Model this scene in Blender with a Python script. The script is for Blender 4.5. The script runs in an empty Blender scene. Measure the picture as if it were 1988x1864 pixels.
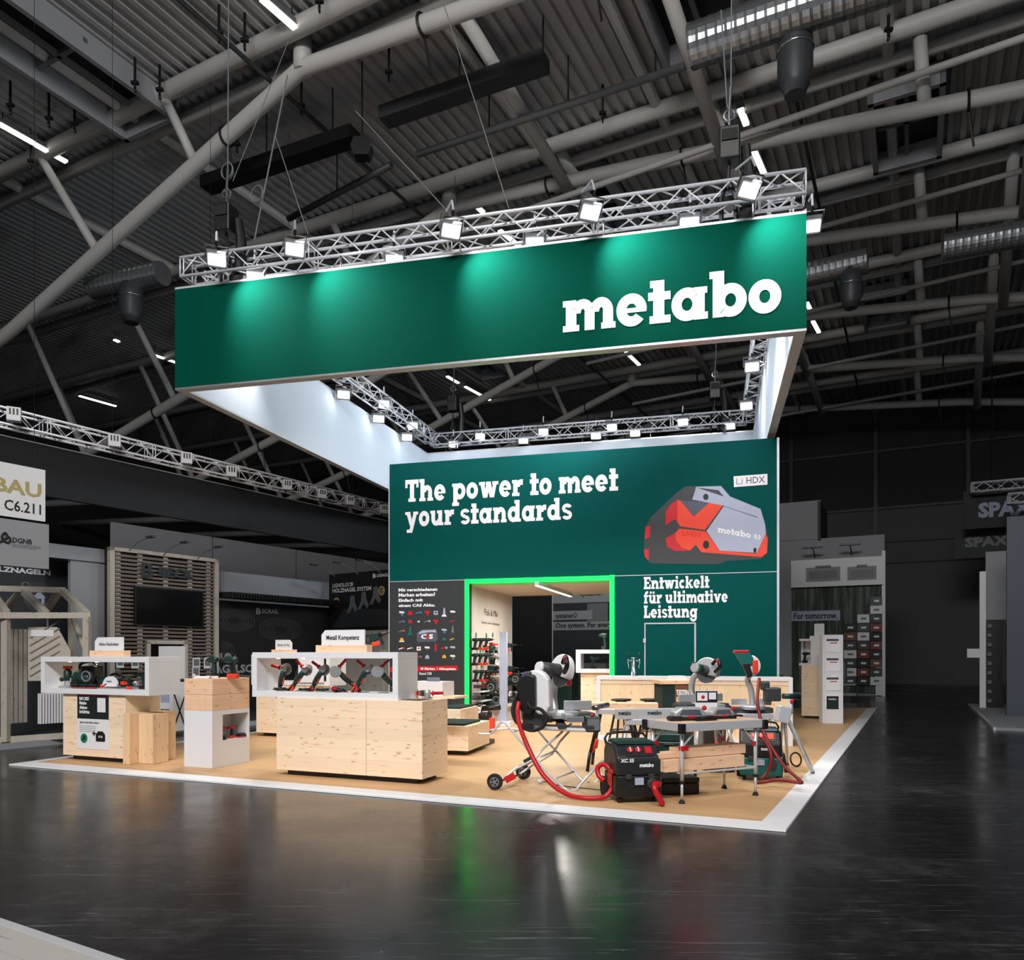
import bpy, math, random
from mathutils import Vector as V, Matrix
SC = bpy.context.scene
COL = SC.collection
F, CX, HY, HC = 1500.0, 994.0, 1270.0, 1.55      # focal length in pixels, principal column, horizon row, camera height
PI = math.pi
R = math.radians
random.seed(7)

# ------------------------------------------------------------------ camera, world, exposure
cam = bpy.data.cameras.new('camera')
cam_o = bpy.data.objects.new('camera', cam)
COL.objects.link(cam_o)
cam_o.location = (0, 0, HC)
cam_o.rotation_euler = (PI / 2, 0, 0)
cam.sensor_fit = 'HORIZONTAL'
cam.sensor_width = 36
cam.lens = F / 1988 * 36
cam.shift_x = 0.0
cam.shift_y = (HY - 932) / 1988
cam.clip_end = 300
cam.clip_start = 0.1
SC.camera = cam_o
w = bpy.data.worlds.new('hall_ambient')
SC.world = w
w.use_nodes = True
w.node_tree.nodes['Background'].inputs[0].default_value = (0.95, 0.97, 1.0, 1)
w.node_tree.nodes['Background'].inputs[1].default_value = 0.15
SC.view_settings.view_transform = 'Standard'
SC.view_settings.look = 'None'
SC.view_settings.exposure = 0.3
SC.view_settings.gamma = 1.0
SC.view_settings.use_curve_mapping = False
SC.cycles.use_denoising = True
SC.cycles.adaptive_threshold = 0.04
SC.cycles.max_bounces = 5
SC.cycles.diffuse_bounces = 2
SC.cycles.glossy_bounces = 2
SC.cycles.transmission_bounces = 4
SC.cycles.transparent_max_bounces = 5
SC.cycles.sample_clamp_indirect = 4.0

def at(x, y, d):
    return V(((x - CX) / F * d, d, HC - (y - HY) / F * d))
def onz(x, y, z):
    return at(x, y, (HC - z) * F / (y - HY))
def onplane(x, y, p, q):
    """pixel -> the vertical plane through ground points p and q"""
    n = V((-(q[1] - p[1]), q[0] - p[0]))
    rx = (x - CX) / F
    return at(x, y, (n[0] * p[0] + n[1] * p[1]) / (n[0] * rx + n[1]))

# banner ring corners on plan (front-left, front-right, back-right, back-left)
FL, FR, BR, BL = V((-5.13, 11.76, 0)), V((3.66, 9.60, 0)), V((6.13, 19.2, 0)), V((-2.42, 21.45, 0))
BZ0, BZ1 = 5.57, 7.06
WL, WR = V((-2.53, 15.97, 0)), V((4.80, 14.0, 0))   # the green stand wall on plan
def spot(name, loc, target, energy, angle, blend=0.6, col=(1, .97, .93), r=.07, parent=None):
    l = bpy.data.lights.new(name, 'SPOT')
    l.energy = energy; l.spot_size = R(angle); l.spot_blend = blend; l.color = col; l.shadow_soft_size = r
    o = bpy.data.objects.new(name, l); COL.objects.link(o)
    o.location = loc
    o.rotation_euler = (V(target) - V(loc)).to_track_quat('-Z', 'Y').to_euler()
    return o
def area(name, loc, target, energy, sx, sy, col=(1, 1, 1)):
    l = bpy.data.lights.new(name, 'AREA'); l.shape = 'RECTANGLE'
    l.energy = energy; l.size = sx; l.size_y = sy; l.color = col
    o = bpy.data.objects.new(name, l); COL.objects.link(o)
    o.location = loc
    o.rotation_euler = (V(target) - V(loc)).to_track_quat('-Z', 'Y').to_euler()
    return o

# unseen fill lights added behind the camera, brightening the aisle side of the stand
area('hall_fill', (-3, -4, 12.5), (-1, 10.5, 3), 2000, 9, 3, (1, .98, .95))  # broad fill standing in for the hall's unseen lighting
spot('fill_spot', (-8, -1, 11), (-4.2, 10.4, .5), 2000, 38, .8, (1, .98, .95), .3)  # extra spot added to lift the counters, no fixture behind it
spot('fill_spot', (3, -1.5, 11), (1.6, 8.2, .4), 1300, 34, .8, (1, .98, .95), .3)

# ------------------------------------------------------------------ mesh helpers
class MB:
    def __init__(s, M=None):
        s.v, s.f, s.M = [], [], (M or Matrix.Identity(4))
    def add(s, vs, fs):
        b = len(s.v)
        s.v += [s.M @ V(p) for p in vs]
        s.f += [[i + b for i in f] for f in fs]
        return s
    def box(s, x0, x1, y0, y1, z0, z1, rz=0, ry=0, rx=0):
        if rz or ry or rx:
            c = V(((x0 + x1) / 2, (y0 + y1) / 2, (z0 + z1) / 2))
            T = Matrix.Translation(c) @ Matrix.Rotation(rz, 4, 'Z') @ Matrix.Rotation(ry, 4, 'Y') @ Matrix.Rotation(rx, 4, 'X') @ Matrix.Translation(-c)
        else:
            T = Matrix.Identity(4)
        vs = [T @ V(p) for p in ((x0, y0, z0), (x1, y0, z0), (x1, y1, z0), (x0, y1, z0), (x0, y0, z1), (x1, y0, z1), (x1, y1, z1), (x0, y1, z1))]
        return s.add(vs, [(0, 3, 2, 1), (4, 5, 6, 7), (0, 1, 5, 4), (1, 2, 6, 5), (2, 3, 7, 6), (3, 0, 4, 7)])
    def cyl(s, p, q, r, r2=None, n=12):
        p, q = V(p), V(q); r2 = r if r2 is None else r2
        d = (q - p).normalized()
        a = d.orthogonal().normalized(); b = d.cross(a)
        vs = []
        for (c, rr) in ((p, r), (q, r2)):
            for i in range(n):
                t = 2 * PI * i / n
                vs.append(c + a * (math.cos(t) * rr) + b * (math.sin(t) * rr))
        fs = [(i, (i + 1) % n, n + (i + 1) % n, n + i) for i in range(n)]
        fs += [tuple(range(n - 1, -1, -1)), tuple(range(n, 2 * n))]
        return s.add(vs, fs)
    def path(s, pts, r, n=8, smooth=0, closed=False):
        pts = [V(p) for p in pts]
        if smooth:
            pts = crom(pts, smooth, closed)
        m = len(pts); rings = []; a = None
        for i, p in enumerate(pts):
            if closed:
                t = (pts[(i + 1) % m] - pts[i - 1])
            else:
                t = pts[min(i + 1, m - 1)] - pts[max(i - 1, 0)]
            t = t.normalized() if t.length > 1e-9 else V((0, 0, 1))
            a = t.orthogonal().normalized() if a is None else (a - t * a.dot(t)).normalized()
            b = t.cross(a)
            rr = r(i / max(1, m - 1)) if callable(r) else r
            rings.append([p + a * (math.cos(2 * PI * k / n) * rr) + b * (math.sin(2 * PI * k / n) * rr) for k in range(n)])
        vs = [p for g in rings for p in g]; fs = []
        for i in range(m if closed else m - 1):
            j = (i + 1) % m
            fs += [(i * n + k, i * n + (k + 1) % n, j * n + (k + 1) % n, j * n + k) for k in range(n)]
        if not closed:
            fs += [tuple(range(n - 1, -1, -1)), tuple((m - 1) * n + k for k in range(n))]
        return s.add(vs, fs)
    def prism(s, poly, o, ux, uy, t):
        """polygon in the plane (ux, uy) at o, given thickness t along ux x uy (centred)"""
        o, ux, uy = V(o), V(ux).normalized(), V(uy).normalized(); nz = ux.cross(uy)
        m = len(poly)
        vs = [o + ux * x + uy * y + nz * (t / 2) for x, y in poly] + [o + ux * x + uy * y - nz * (t / 2) for x, y in poly]
        fs = [tuple(range(m)), tuple(range(2 * m - 1, m - 1, -1))] + [(i, i + m, (i + 1) % m + m, (i + 1) % m) for i in range(m)]
        return s.add(vs, fs)
    def flat(s, poly, o, ux, uy):
        o, ux, uy = V(o), V(ux).normalized(), V(uy).normalized()
        return s.add([o + ux * x + uy * y for x, y in poly], [tuple(range(len(poly)))])
    def lathe(s, prof, o, ax, n=18):
        o, ax = V(o), V(ax).normalized(); a = ax.orthogonal().normalized(); b = ax.cross(a)
        m = len(prof)
        vs = [o + ax * h + a * (math.cos(2 * PI * k / n) * r) + b * (math.sin(2 * PI * k / n) * r) for r, h in prof for k in range(n)]
        fs = [(i * n + k, i * n + (k + 1) % n, (i + 1) * n + (k + 1) % n, (i + 1) * n + k) for i in range(m - 1) for k in range(n)]
        fs += [tuple(range(n - 1, -1, -1)), tuple((m - 1) * n + k for k in range(n))]
        return s.add(vs, fs)
    def ball(s, c, rx, ry=None, rz=None, n=12, m=8):
        ry = ry or rx; rz = rz or rx; c = V(c)
        vs = [c + V((rx * math.sin(PI * i / m) * math.cos(2 * PI * k / n), ry * math.sin(PI * i / m) * math.sin(2 * PI * k / n), rz * math.cos(PI * i / m))) for i in range(1, m) for k in range(n)]
        vs += [c + V((0, 0, rz)), c - V((0, 0, rz))]
        fs = [(i * n + k, (i + 1) * n + k, (i + 1) * n + (k + 1) % n, i * n + (k + 1) % n) for i in range(m - 2) for k in range(n)]
        T, B = len(vs) - 2, len(vs) - 1
        fs += [(T, k, (k + 1) % n) for k in range(n)] + [(B, (m - 2) * n + (k + 1) % n, (m - 2) * n + k) for k in range(n)]
        return s.add(vs, fs)
    def torus(s, c, ax, r, t, n=24, k=8):
        c, ax = V(c), V(ax).normalized(); a = ax.orthogonal().normalized(); b = ax.cross(a)
        return s.path([c + a * (r * math.cos(2 * PI * i / n)) + b * (r * math.sin(2 * PI * i / n)) for i in range(n)], t, k, closed=True)
    def build(s, name, mat, parent=None, smooth=False, bevel=0, **kw):
        me = bpy.data.meshes.new(name)
        me.from_pydata([tuple(p) for p in s.v], [], [tuple(f) for f in s.f])
        me.validate(); me.update()
        me.materials.append(mat)
        if smooth:
            for p in me.polygons: p.use_smooth = len(p.vertices) <= 4
        o = bpy.data.objects.new(name, me); COL.objects.link(o)
        if parent: o.parent = parent
        if bevel:
            b = o.modifiers.new('edge', 'BEVEL'); b.width = bevel; b.segments = 2; b.limit_method = 'ANGLE'
        for k, x in kw.items(): o[k] = x
        return o
def crom(P, k, closed=False):
    out = []; m = len(P)
    for i in range(m if closed else m - 1):
        g = (lambda j: P[j % m]) if closed else (lambda j: P[min(max(j, 0), m - 1)])
        p0, p1, p2, p3 = g(i - 1), g(i), g(i + 1), g(i + 2)
        for q in range(k):
            t = q / k
            out.append(0.5 * ((2 * p1) + (p2 - p0) * t + (2 * p0 - 5 * p1 + 4 * p2 - p3) * t * t + (3 * p1 - p0 - 3 * p2 + p3) * t ** 3))
    if not closed: out.append(P[-1])
    return out
def rrect(x0, x1, y0, y1, r, n=4):
    o = []
    for (cx, cy, a) in ((x1 - r, y1 - r, 0), (x0 + r, y1 - r, 90), (x0 + r, y0 + r, 180), (x1 - r, y0 + r, 270)):
        o += [(cx + r * math.cos(R(a + 90 * i / n)), cy + r * math.sin(R(a + 90 * i / n))) for i in range(n + 1)]
    return o
def disc(r, n=24, cx=0, cy=0, ry=None):
    return [(cx + r * math.cos(2 * PI * i / n), cy + (ry or r) * math.sin(2 * PI * i / n)) for i in range(n)]
def arc(cx, cy, r, a0, a1, n=12):
    return [(cx + r * math.cos(R(a0 + (a1 - a0) * i / n)), cy + r * math.sin(R(a0 + (a1 - a0) * i / n))) for i in range(n + 1)]

def tag(o, label, cat, group=None, kind=None):
    o['label'] = label; o['category'] = cat
    if group: o['group'] = group
    if kind: o['kind'] = kind
    return o
def struct(o, label=None):
    o['kind'] = 'structure'
    if label: o['label'] = label
    return o
def thing(name, label, cat, loc=(0, 0, 0), rz=0, group=None):
    o = bpy.data.objects.new(name, None); COL.objects.link(o)
    o.empty_display_size = .1
    o.location = loc; o.rotation_euler = (0, 0, rz)
    return tag(o, label, cat, group)
def copy_tree(root, loc, rz=0, label=None, group=None, scale=None, rot=None):
    def rec(o, par):
        c = o.copy(); COL.objects.link(c)
        if par: c.parent = par
        for ch in list(o.children): rec(ch, c)
        return c
    c = rec(root, None)
    c.location = loc; c.rotation_euler = rot or (0, 0, rz)
    if scale: c.scale = (scale,) * 3
    if label: c['label'] = label
    if group: c['group'] = group
    return c
def frame(o, ux, uy):
    """matrix whose x is ux, y is uy, at o"""
    ux, uy = V(ux).normalized(), V(uy).normalized(); uz = ux.cross(uy)
    return Matrix(((ux[0], uy[0], uz[0], o[0]), (ux[1], uy[1], uz[1], o[1]), (ux[2], uy[2], uz[2], o[2]), (0, 0, 0, 1)))

# ------------------------------------------------------------------ materials
MATS = {}
def srgb(r, g, b):
    f = lambda c: (c / 255 / 12.92 if c / 255 <= .04045 else ((c / 255 + .055) / 1.055) ** 2.4)
    return (f(r), f(g), f(b), 1)
def mat(name, rgb, rough=.5, metal=0, em=0, emc=None, alpha=None, spec=None, trans=0):
    m = bpy.data.materials.new(name); m.use_nodes = True
    b = m.node_tree.nodes['Principled BSDF']; c = srgb(*rgb)
    b.inputs['Base Color'].default_value = c
    b.inputs['Roughness'].default_value = rough
    b.inputs['Metallic'].default_value = metal
    if spec is not None: b.inputs['Specular IOR Level'].default_value = spec
    if trans: b.inputs['Transmission Weight'].default_value = trans
    if em:
        b.inputs['Emission Color'].default_value = srgb(*(emc or rgb)); b.inputs['Emission Strength'].default_value = em
    # slight roughness variation so that nothing is dead flat
    if not em and not trans:
        nt = m.node_tree
        tc = nt.nodes.new('ShaderNodeTexCoord'); no = nt.nodes.new('ShaderNodeTexNoise'); mr = nt.nodes.new('ShaderNodeMapRange')
        no.inputs['Scale'].default_value = 9; no.inputs['Detail'].default_value = 3
        mr.inputs['To Min'].default_value = max(0, rough - .06); mr.inputs['To Max'].default_value = min(1, rough + .06)
        nt.links.new(tc.outputs['Object'], no.inputs['Vector']); nt.links.new(no.outputs['Fac'], mr.inputs['Value'])
        nt.links.new(mr.outputs['Result'], b.inputs['Roughness'])
    MATS[name] = m
    return m
def nodes(m):
    nt = m.node_tree
    def n(t, **kw):
        x = nt.nodes.new('ShaderNode' + t)
        for k, v in kw.items():
            if k in x.inputs.keys(): x.inputs[k].default_value = v
            else: setattr(x, k, v)
        return x
    return nt, n, nt.links.new
def ramp(n, stops):
    r = n('ValToRGB'); e = r.color_ramp.elements
    while len(e) < len(stops): e.new(.5)
    for q, (p, c) in zip(e, stops): q.position = p; q.color = c
    return r
def wood(name, light, dark, knot, plank=.14, along='X', scale=1.0, rough=.55, knots=True, seam=.35):
    """softwood: grain streaks along one axis, board seams across it, scattered knots"""
    m = mat(name, light, rough); nt, n, L = nodes(m); b = nt.nodes['Principled BSDF']
    tc = n('TexCoord'); sep = n('SeparateXYZ'); L(tc.outputs['Object'], sep.inputs[0])
    ad = n('Math', operation='ADD'); L(sep.outputs[0], ad.inputs[0]); L(sep.outputs[1], ad.inputs[1])
    if along == 'Z': across, al = ad.outputs[0], sep.outputs[2]      # upright boards
    elif along == 'F': across, al = sep.outputs[1], sep.outputs[0]   # boards of a floor
    else: across, al = sep.outputs[2], ad.outputs[0]                 # level boards on an upright face
    dv = n('Math', operation='DIVIDE'); L(across, dv.inputs[0]); dv.inputs[1].default_value = plank
    fl = n('Math', operation='FLOOR'); L(dv.outputs[0], fl.inputs[0])
    fr = n('Math', operation='FRACT'); L(dv.outputs[0], fr.inputs[0])
    wn = n('TexWhiteNoise', noise_dimensions='1D'); L(fl.outputs[0], wn.inputs['W'])
    off = n('Math', operation='MULTIPLY_ADD'); L(wn.outputs['Value'], off.inputs[0]); off.inputs[1].default_value = 7; L(al, off.inputs[2])
    cb = n('CombineXYZ'); L(off.outputs[0], cb.inputs[0]); L(across, cb.inputs[1])
    mp = n('Mapping'); mp.inputs['Scale'].default_value = (2.2 * scale, 26 * scale, 1); L(cb.outputs[0], mp.inputs[0])
    no = n('TexNoise', Scale=1.0, Detail=5, Roughness=.6, Distortion=.4); L(mp.outputs[0], no.inputs['Vector'])
    rp = ramp(n, [(.35, srgb(*light)), (.6, srgb(*light)), (.74, srgb(*dark))]); L(no.outputs['Fac'], rp.inputs[0])
    # board tint
    hv = n('HueSaturation'); L(rp.outputs[0], hv.inputs['Color'])
    mr = n('MapRange'); mr.inputs['To Min'].default_value = .955; mr.inputs['To Max'].default_value = 1.03; L(wn.outputs['Value'], mr.inputs['Value']); L(mr.outputs[0], hv.inputs['Value'])
    col = hv.outputs[0]
    if knots:
        # knots: smeared patches, some with a dark heart
        nz = n('TexNoise', Scale=9, Detail=2); L(cb.outputs[0], nz.inputs['Vector'])
        va = n('VectorMath', operation='MULTIPLY_ADD'); L(nz.outputs['Color'], va.inputs[0]); va.inputs[1].default_value = (.06, .05, 0); L(cb.outputs[0], va.inputs[2])
        for (sx_, sy_, r0, r1, pick, kc, f_) in ((3.1, 9.5, .04, .15, .68, dark, .7), (4.0, 11.0, .03, .14, .68, knot, .6)):
            mk = n('Mapping'); mk.inputs['Scale'].default_value = (sx_ * scale, sy_ * scale, 1); L(va.outputs[0], mk.inputs[0])
            vo = n('TexVoronoi', Scale=1.0); vo.voronoi_dimensions = '2D'; L(mk.outputs[0], vo.inputs['Vector'])
            rk = ramp(n, [(r0, (f_, f_, f_, 1)), (r1, (0, 0, 0, 1))]); L(vo.outputs['Distance'], rk.inputs[0])
            sc3 = n('SeparateXYZ'); L(vo.outputs['Color'], sc3.inputs[0])
            wk = n('Math', operation='GREATER_THAN'); L(sc3.outputs[0], wk.inputs[0]); wk.inputs[1].default_value = pick
            mk2 = n('Math', operation='MULTIPLY'); L(rk.outputs[0], mk2.inputs[0]); L(wk.outputs[0], mk2.inputs[1])
            mx = n('MixRGB'); mx.inputs['Color2'].default_value = srgb(*kc); L(mk2.outputs[0], mx.inputs['Fac']); L(col, mx.inputs['Color1']); col = mx.outputs[0]
    if seam:
        rs = ramp(n, [(0, (1, 1, 1, 1)), (.03, (0, 0, 0, 1)), (.97, (0, 0, 0, 1)), (1, (1, 1, 1, 1))]); L(fr.outputs[0], rs.inputs[0])
        ms = n('Math', operation='MULTIPLY'); L(rs.outputs[0], ms.inputs[0]); ms.inputs[1].default_value = seam
        mx = n('MixRGB'); mx.inputs['Color2'].default_value = srgb(*dark); L(ms.outputs[0], mx.inputs['Fac']); L(col, mx.inputs['Color1']); col = mx.outputs[0]
    L(col, b.inputs['Base Color'])
    return m
M = {}
M['green'] = mat('green_print', (0, 75, 72), .7, spec=.08)
M['green_fabric'] = mat('green_fabric', (0, 71, 58), .9, spec=.05)
M['white'] = mat('white_paint', (232, 232, 236), .45)
M['white_fabric'] = mat('white_fabric', (214, 226, 240), .9)
M['lettering'] = mat('white_lettering', (240, 240, 246), .6)
M['charcoal'] = mat('charcoal_print', (38, 42, 46), .6)
M['black'] = mat('black_plastic', (16, 17, 19), .45)
M['rubber'] = mat('black_rubber', (20, 20, 21), .75)
M['dark_grey'] = mat('dark_grey', (52, 54, 58), .5)
M['mid_grey'] = mat('mid_grey', (110, 113, 117), .5)
M['tool_green'] = mat('tool_green', (8, 50, 44), .42)
M['teal'] = mat('teal_plastic', (0, 104, 100), .45)
M['red'] = mat('red_plastic', (196, 22, 34), .4)
M['orange_red'] = mat('orange_red_plastic', (232, 66, 40), .45)
M['red_hose'] = mat('red_hose', (186, 14, 30), .4)
M['maroon_hose'] = mat('maroon_hose', (120, 28, 26), .5)
M['alu'] = mat('aluminium', (214, 216, 222), .32, .35)
M['anthracite'] = mat('anthracite_plastic', (28, 30, 34), .45)
M['graphite'] = mat('graphite_print', (15, 15, 17), .6)
M['truss'] = mat('truss_aluminium', (236, 238, 246), .34, .2)
M['steel'] = mat('steel', (170, 173, 178), .22, .95)
M['cast'] = mat('cast_alloy', (188, 190, 194), .42, .5)
M['galv'] = mat('galvanised_duct', (150, 153, 157), .3, .8)
M['tube'] = mat('painted_steel_tube', (196, 195, 194), .5)
M['roof_white'] = mat('roof_sheet', (172, 172, 174), .5)
M['wall_grey'] = mat('grey_stand_wall', (150, 152, 158), .7)
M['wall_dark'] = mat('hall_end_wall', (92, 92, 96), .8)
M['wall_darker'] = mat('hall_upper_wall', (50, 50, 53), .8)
M['beige'] = mat('soffit_board', (214, 200, 186), .7)
M['led'] = mat('green_led', (0, 255, 90), .4, em=1.6, emc=(0, 255, 70))
M['lens'] = mat('lamp_lens', (255, 255, 250), .3, em=14)
M['strip'] = mat('strip_lamp', (255, 250, 240), .3, em=2.2)
M['warm'] = mat('warm_spot', (255, 225, 170), .3, em=8)
M['glass'] = mat('acrylic_glass', (245, 250, 250), .02, trans=1.0)
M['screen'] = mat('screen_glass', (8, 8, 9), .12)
M['gold'] = mat('gold_print', (180, 165, 110), .6)
M['lime'] = mat('lime_sticker', (120, 220, 40), .5)
M['badge'] = mat('badge_green', (0, 130, 95), .5)
M['shade'] = mat('slate_grey', (78, 82, 98), .5)
M['lilac'] = mat('slate_light', (168, 176, 200), .5)
M['band'] = mat('black_fascia', (26, 28, 33), .8)
M['ink'] = mat('ink_black', (18, 30, 28), .6)
M['cushion'] = mat('dark_green_cushion', (14, 40, 38), .8)
M['amber'] = mat('yellow_plastic', (222, 170, 40), .5)
M['blue'] = mat('blue_plastic', (48, 130, 170), .5)
M['beech'] = mat('brown_print', (120, 78, 52), .6)
M['spruce'] = wood('spruce_board', (250, 224, 194), (222, 162, 104), (164, 96, 48), plank=.125)
M['spruce_v'] = wood('spruce_board_upright', (244, 216, 178), (214, 160, 100), (160, 94, 48), plank=.11, along='Z')
M['block'] = wood('spruce_block', (242, 202, 168), (214, 158, 116), (160, 96, 56), plank=.07, seam=.6)
M['block_v'] = wood('spruce_block_upright', (240, 204, 164), (210, 152, 100), (160, 96, 56), plank=.16, along='Z', seam=.5)
M['ply'] = wood('whitewashed_board', (226, 218, 210), (200, 184, 168), (190, 170, 150), plank=.3, along='Z', seam=.1, knots=False)
M['oak'] = wood('oak_floor', (206, 166, 122), (182, 138, 92), (150, 110, 70), plank=.19, along='F', scale=.6, rough=.5, knots=False, seam=.5)
M['pale_timber'] = wood('pale_timber', (190, 182, 170), (158, 146, 130), (90, 74, 60), plank=.2, along='Z')
M['slat'] = wood('weathered_slat', (112, 98, 90), (84, 70, 62), (60, 50, 44), plank=.05)
M['grey_deck'] = wood('grey_deck', (176, 172, 168), (140, 134, 128), (120, 112, 104), plank=.25, along='F', knots=False)
# ------------------------------------------------------------------ lettering
def text(s, m, M4, size=None, width=None, parent=None, name='lettering', bold=0.0, depth=0.0, align='LEFT', **kw):
    """plain sans lettering laid in the frame M4 (x along the line, y up); width stretches the line to that length"""
    cu = bpy.data.curves.new(name, 'FONT'); cu.body = s; cu.size = 1; cu.align_x = align; cu.offset = bold; cu.extrude = depth
    cu.resolution_u = 2
    o = bpy.data.objects.new(name, cu); COL.objects.link(o)
    bpy.context.view_layer.update()
    me = bpy.data.meshes.new_from_object(o.evaluated_get(bpy.context.evaluated_depsgraph_get()))
    bpy.data.objects.remove(o); bpy.data.curves.remove(cu)
    xs = [v.co.x for v in me.vertices] or [0, 1]
    x0, x1 = min(xs), max(xs)
    ky = size or 1; kx = (width / (x1 - x0)) if width else ky
    if not size: ky = kx
    for v in me.vertices:
        x = v.co.x - (x0 if align == 'LEFT' else 0)
        v.co = M4 @ V((x * kx, v.co.y * ky, v.co.z * min(kx, ky)))
    me.materials.clear(); me.materials.append(m)
    o = bpy.data.objects.new(name, me); COL.objects.link(o)
    if parent: o.parent = parent
    for k, x in kw.items(): o[k] = x
    return o
# heavy slab-serif letters: R rectangle, A ring arc (cx, cy, rx, ry, from, to, stroke), L slanted stroke
SL = {
 'm': (1.78, 'R0,0,.56,.2 R0,.8,.3,1 R.1,0,.46,1 A.68,.56,.40,.45,0,180,.33 R.74,0,1.08,.57 A1.30,.56,.40,.45,0,180,.33 R1.36,0,1.70,.57 R1.3,0,1.78,.2'),
 'e': (1.02, 'A.5,.5,.5,.52,0,322,.33 R.2,.42,.99,.56'),
 't': (.72, 'R.16,0,.52,1.34 R0,.72,.72,.98 R.04,0,.72,.24 R.06,1.12,.52,1.34'),
 'a': (1.18, 'A.5,.5,.5,.52,0,360,.33 R.70,0,1.06,1 R.70,0,1.16,.22 R.70,.8,1.14,1'),
 'b': (1.18, 'R.1,0,.46,1.42 R0,1.2,.3,1.42 A.66,.5,.5,.52,0,360,.33'),
 'o': (1.02, 'A.5,.5,.5,.52,0,360,.33'),
 'd': (1.2, 'A.5,.5,.5,.52,0,360,.33 R.70,0,1.06,1.42 R.6,1.2,.9,1.42 R.7,0,1.18,.2'),
 'g': (1.16, 'A.5,.5,.5,.52,0,360,.33 R.70,0,1.06,1 R.7,.8,1.16,1 A.53,-.02,.53,.44,180,360,.28 R.78,-.05,1.06,.1'),
 'p': (1.18, 'R.1,-.42,.46,1 R0,-.42,.6,-.2 R0,.8,.3,1 A.66,.5,.5,.52,0,360,.33'),
 'h': (1.26, 'R.1,0,.46,1.42 R0,0,.56,.2 R0,1.2,.3,1.42 A.7,.56,.44,.46,0,180,.34 R.79,0,1.14,.57 R.72,0,1.24,.2'),
 'n': (1.26, 'R.1,0,.46,1 R0,0,.56,.2 R0,.8,.3,1 A.7,.56,.44,.46,0,180,.34 R.79,0,1.14,.57 R.72,0,1.24,.2'),
 'u': (1.26, 'R.1,.4,.46,1 R0,.8,.3,1 A.56,.44,.46,.46,180,360,.34 R.76,0,1.12,1 R.64,.8,.9,1 R.8,0,1.24,.2'),
 'r': (.92, 'R.1,0,.46,1 R0,0,.62,.2 R0,.8,.3,1 A.74,.56,.42,.46,70,180,.34 R.66,.68,.9,1.02'),
 's': (.9, 'A.45,.715,.43,.305,20,270,.25 A.45,.285,.43,.305,-160,90,.25'),
 'w': (1.66, 'L.26,1,.52,0,.34 L.82,1,.56,0,.3 L.82,1,1.1,0,.34 L1.4,1,1.14,0,.3 R0,.8,.52,1 R1.14,.8,1.66,1 R.6,.8,1.0,1'),
 'v': (1.2, 'L.26,1,.58,0,.36 L.94,1,.62,0,.34 R0,.8,.5,1 R.72,.8,1.2,1'),
 'y': (1.24, 'L.26,1,.62,.05,.36 L1.0,1,.5,-.42,.34 R0,.8,.5,1 R.76,.8,1.24,1 R.14,-.42,.62,-.2'),
 'T': (1.2, 'R0,1.14,1.2,1.42 R.42,0,.8,1.42 R0,.9,.2,1.42 R1.0,.9,1.2,1.42 R.28,0,.94,.22'),
 'E': (1.14, 'R.1,0,.48,1.42 R0,0,1.1,.26 R0,1.16,1.1,1.42 R.3,.6,.84,.84 R.9,0,1.1,.52 R.9,.94,1.1,1.42'),
 'L': (1.04, 'R.1,0,.48,1.42 R0,0,1.0,.26 R0,1.2,.6,1.42 R.82,0,1.02,.56'),
 'c': (.92, 'A.5,.5,.5,.52,48,315,.33'),
 'i': (.6, 'R.12,0,.48,1 R0,0,.6,.2 R0,.8,.3,1 R.12,1.14,.48,1.44'),
 'k': (1.24, 'R.1,0,.46,1.42 R0,0,.56,.2 R0,1.2,.3,1.42 L.5,.44,.94,.98,.3 L.62,.6,1.0,.04,.36 R.72,.82,1.14,1 R.76,0,1.24,.2'),
 'l': (.6, 'R.12,0,.48,1.42 R0,0,.6,.2 R0,1.2,.3,1.42'),
 'f': (.76, 'R.14,0,.5,1.02 A.56,1.0,.42,.44,70,180,.32 R0,.76,.74,.98 R.02,0,.66,.2 R.5,1.18,.72,1.44'),
 'ü': (1.26, 'R.1,.4,.46,1 R0,.8,.3,1 A.56,.44,.46,.46,180,360,.34 R.76,0,1.12,1 R.64,.8,.9,1 R.8,0,1.24,.2 R.2,1.14,.5,1.4 R.68,1.14,.98,1.4'),
}
def slab(s, m, M4, width, xh, parent=None, name='lettering', gap=.07, space=.5, **kw):
    """heavy slab-serif line, stretched to width, x-height xh"""
    mb = MB(); x = 0
    polys = []
    for ch in s:
        if ch == ' ': x += space; continue
        wd, spec = SL[ch]
        for tok in spec.split():
            a = [float(q) for q in tok[1:].split(',')]
            if tok[0] == 'R':
                polys.append([(x + a[0], a[1]), (x + a[2], a[1]), (x + a[2], a[3]), (x + a[0], a[3])])
            elif tok[0] == 'L':
                h = a[4] / 2
                polys.append([(x + a[2] - h, a[3]), (x + a[2] + h, a[3]), (x + a[0] + h, a[1]), (x + a[0] - h, a[1])])
            else:
                cx, cy, rx, ry, a0, a1, t = a; k = max(8, int(abs(a1 - a0) / 9))
                for i in range(k):
                    q = []
                    for (rr, an) in ((0, i), (0, i + 1), (t, i + 1), (t, i)):
                        g = R(a0 + (a1 - a0) * an / k)
                        q.append((x + cx + (rx - rr) * math.cos(g), cy + (ry - rr * .96) * math.sin(g)))
                    polys.append(q)
        x += wd + gap
    x -= gap
    for i, q in enumerate(polys):
        mb.add([M4 @ V((px * width / x, py * xh, .00025 * (i % 9))) for px, py in q], [tuple(range(len(q)))])
    return mb.build(name, m, parent, **kw)
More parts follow.
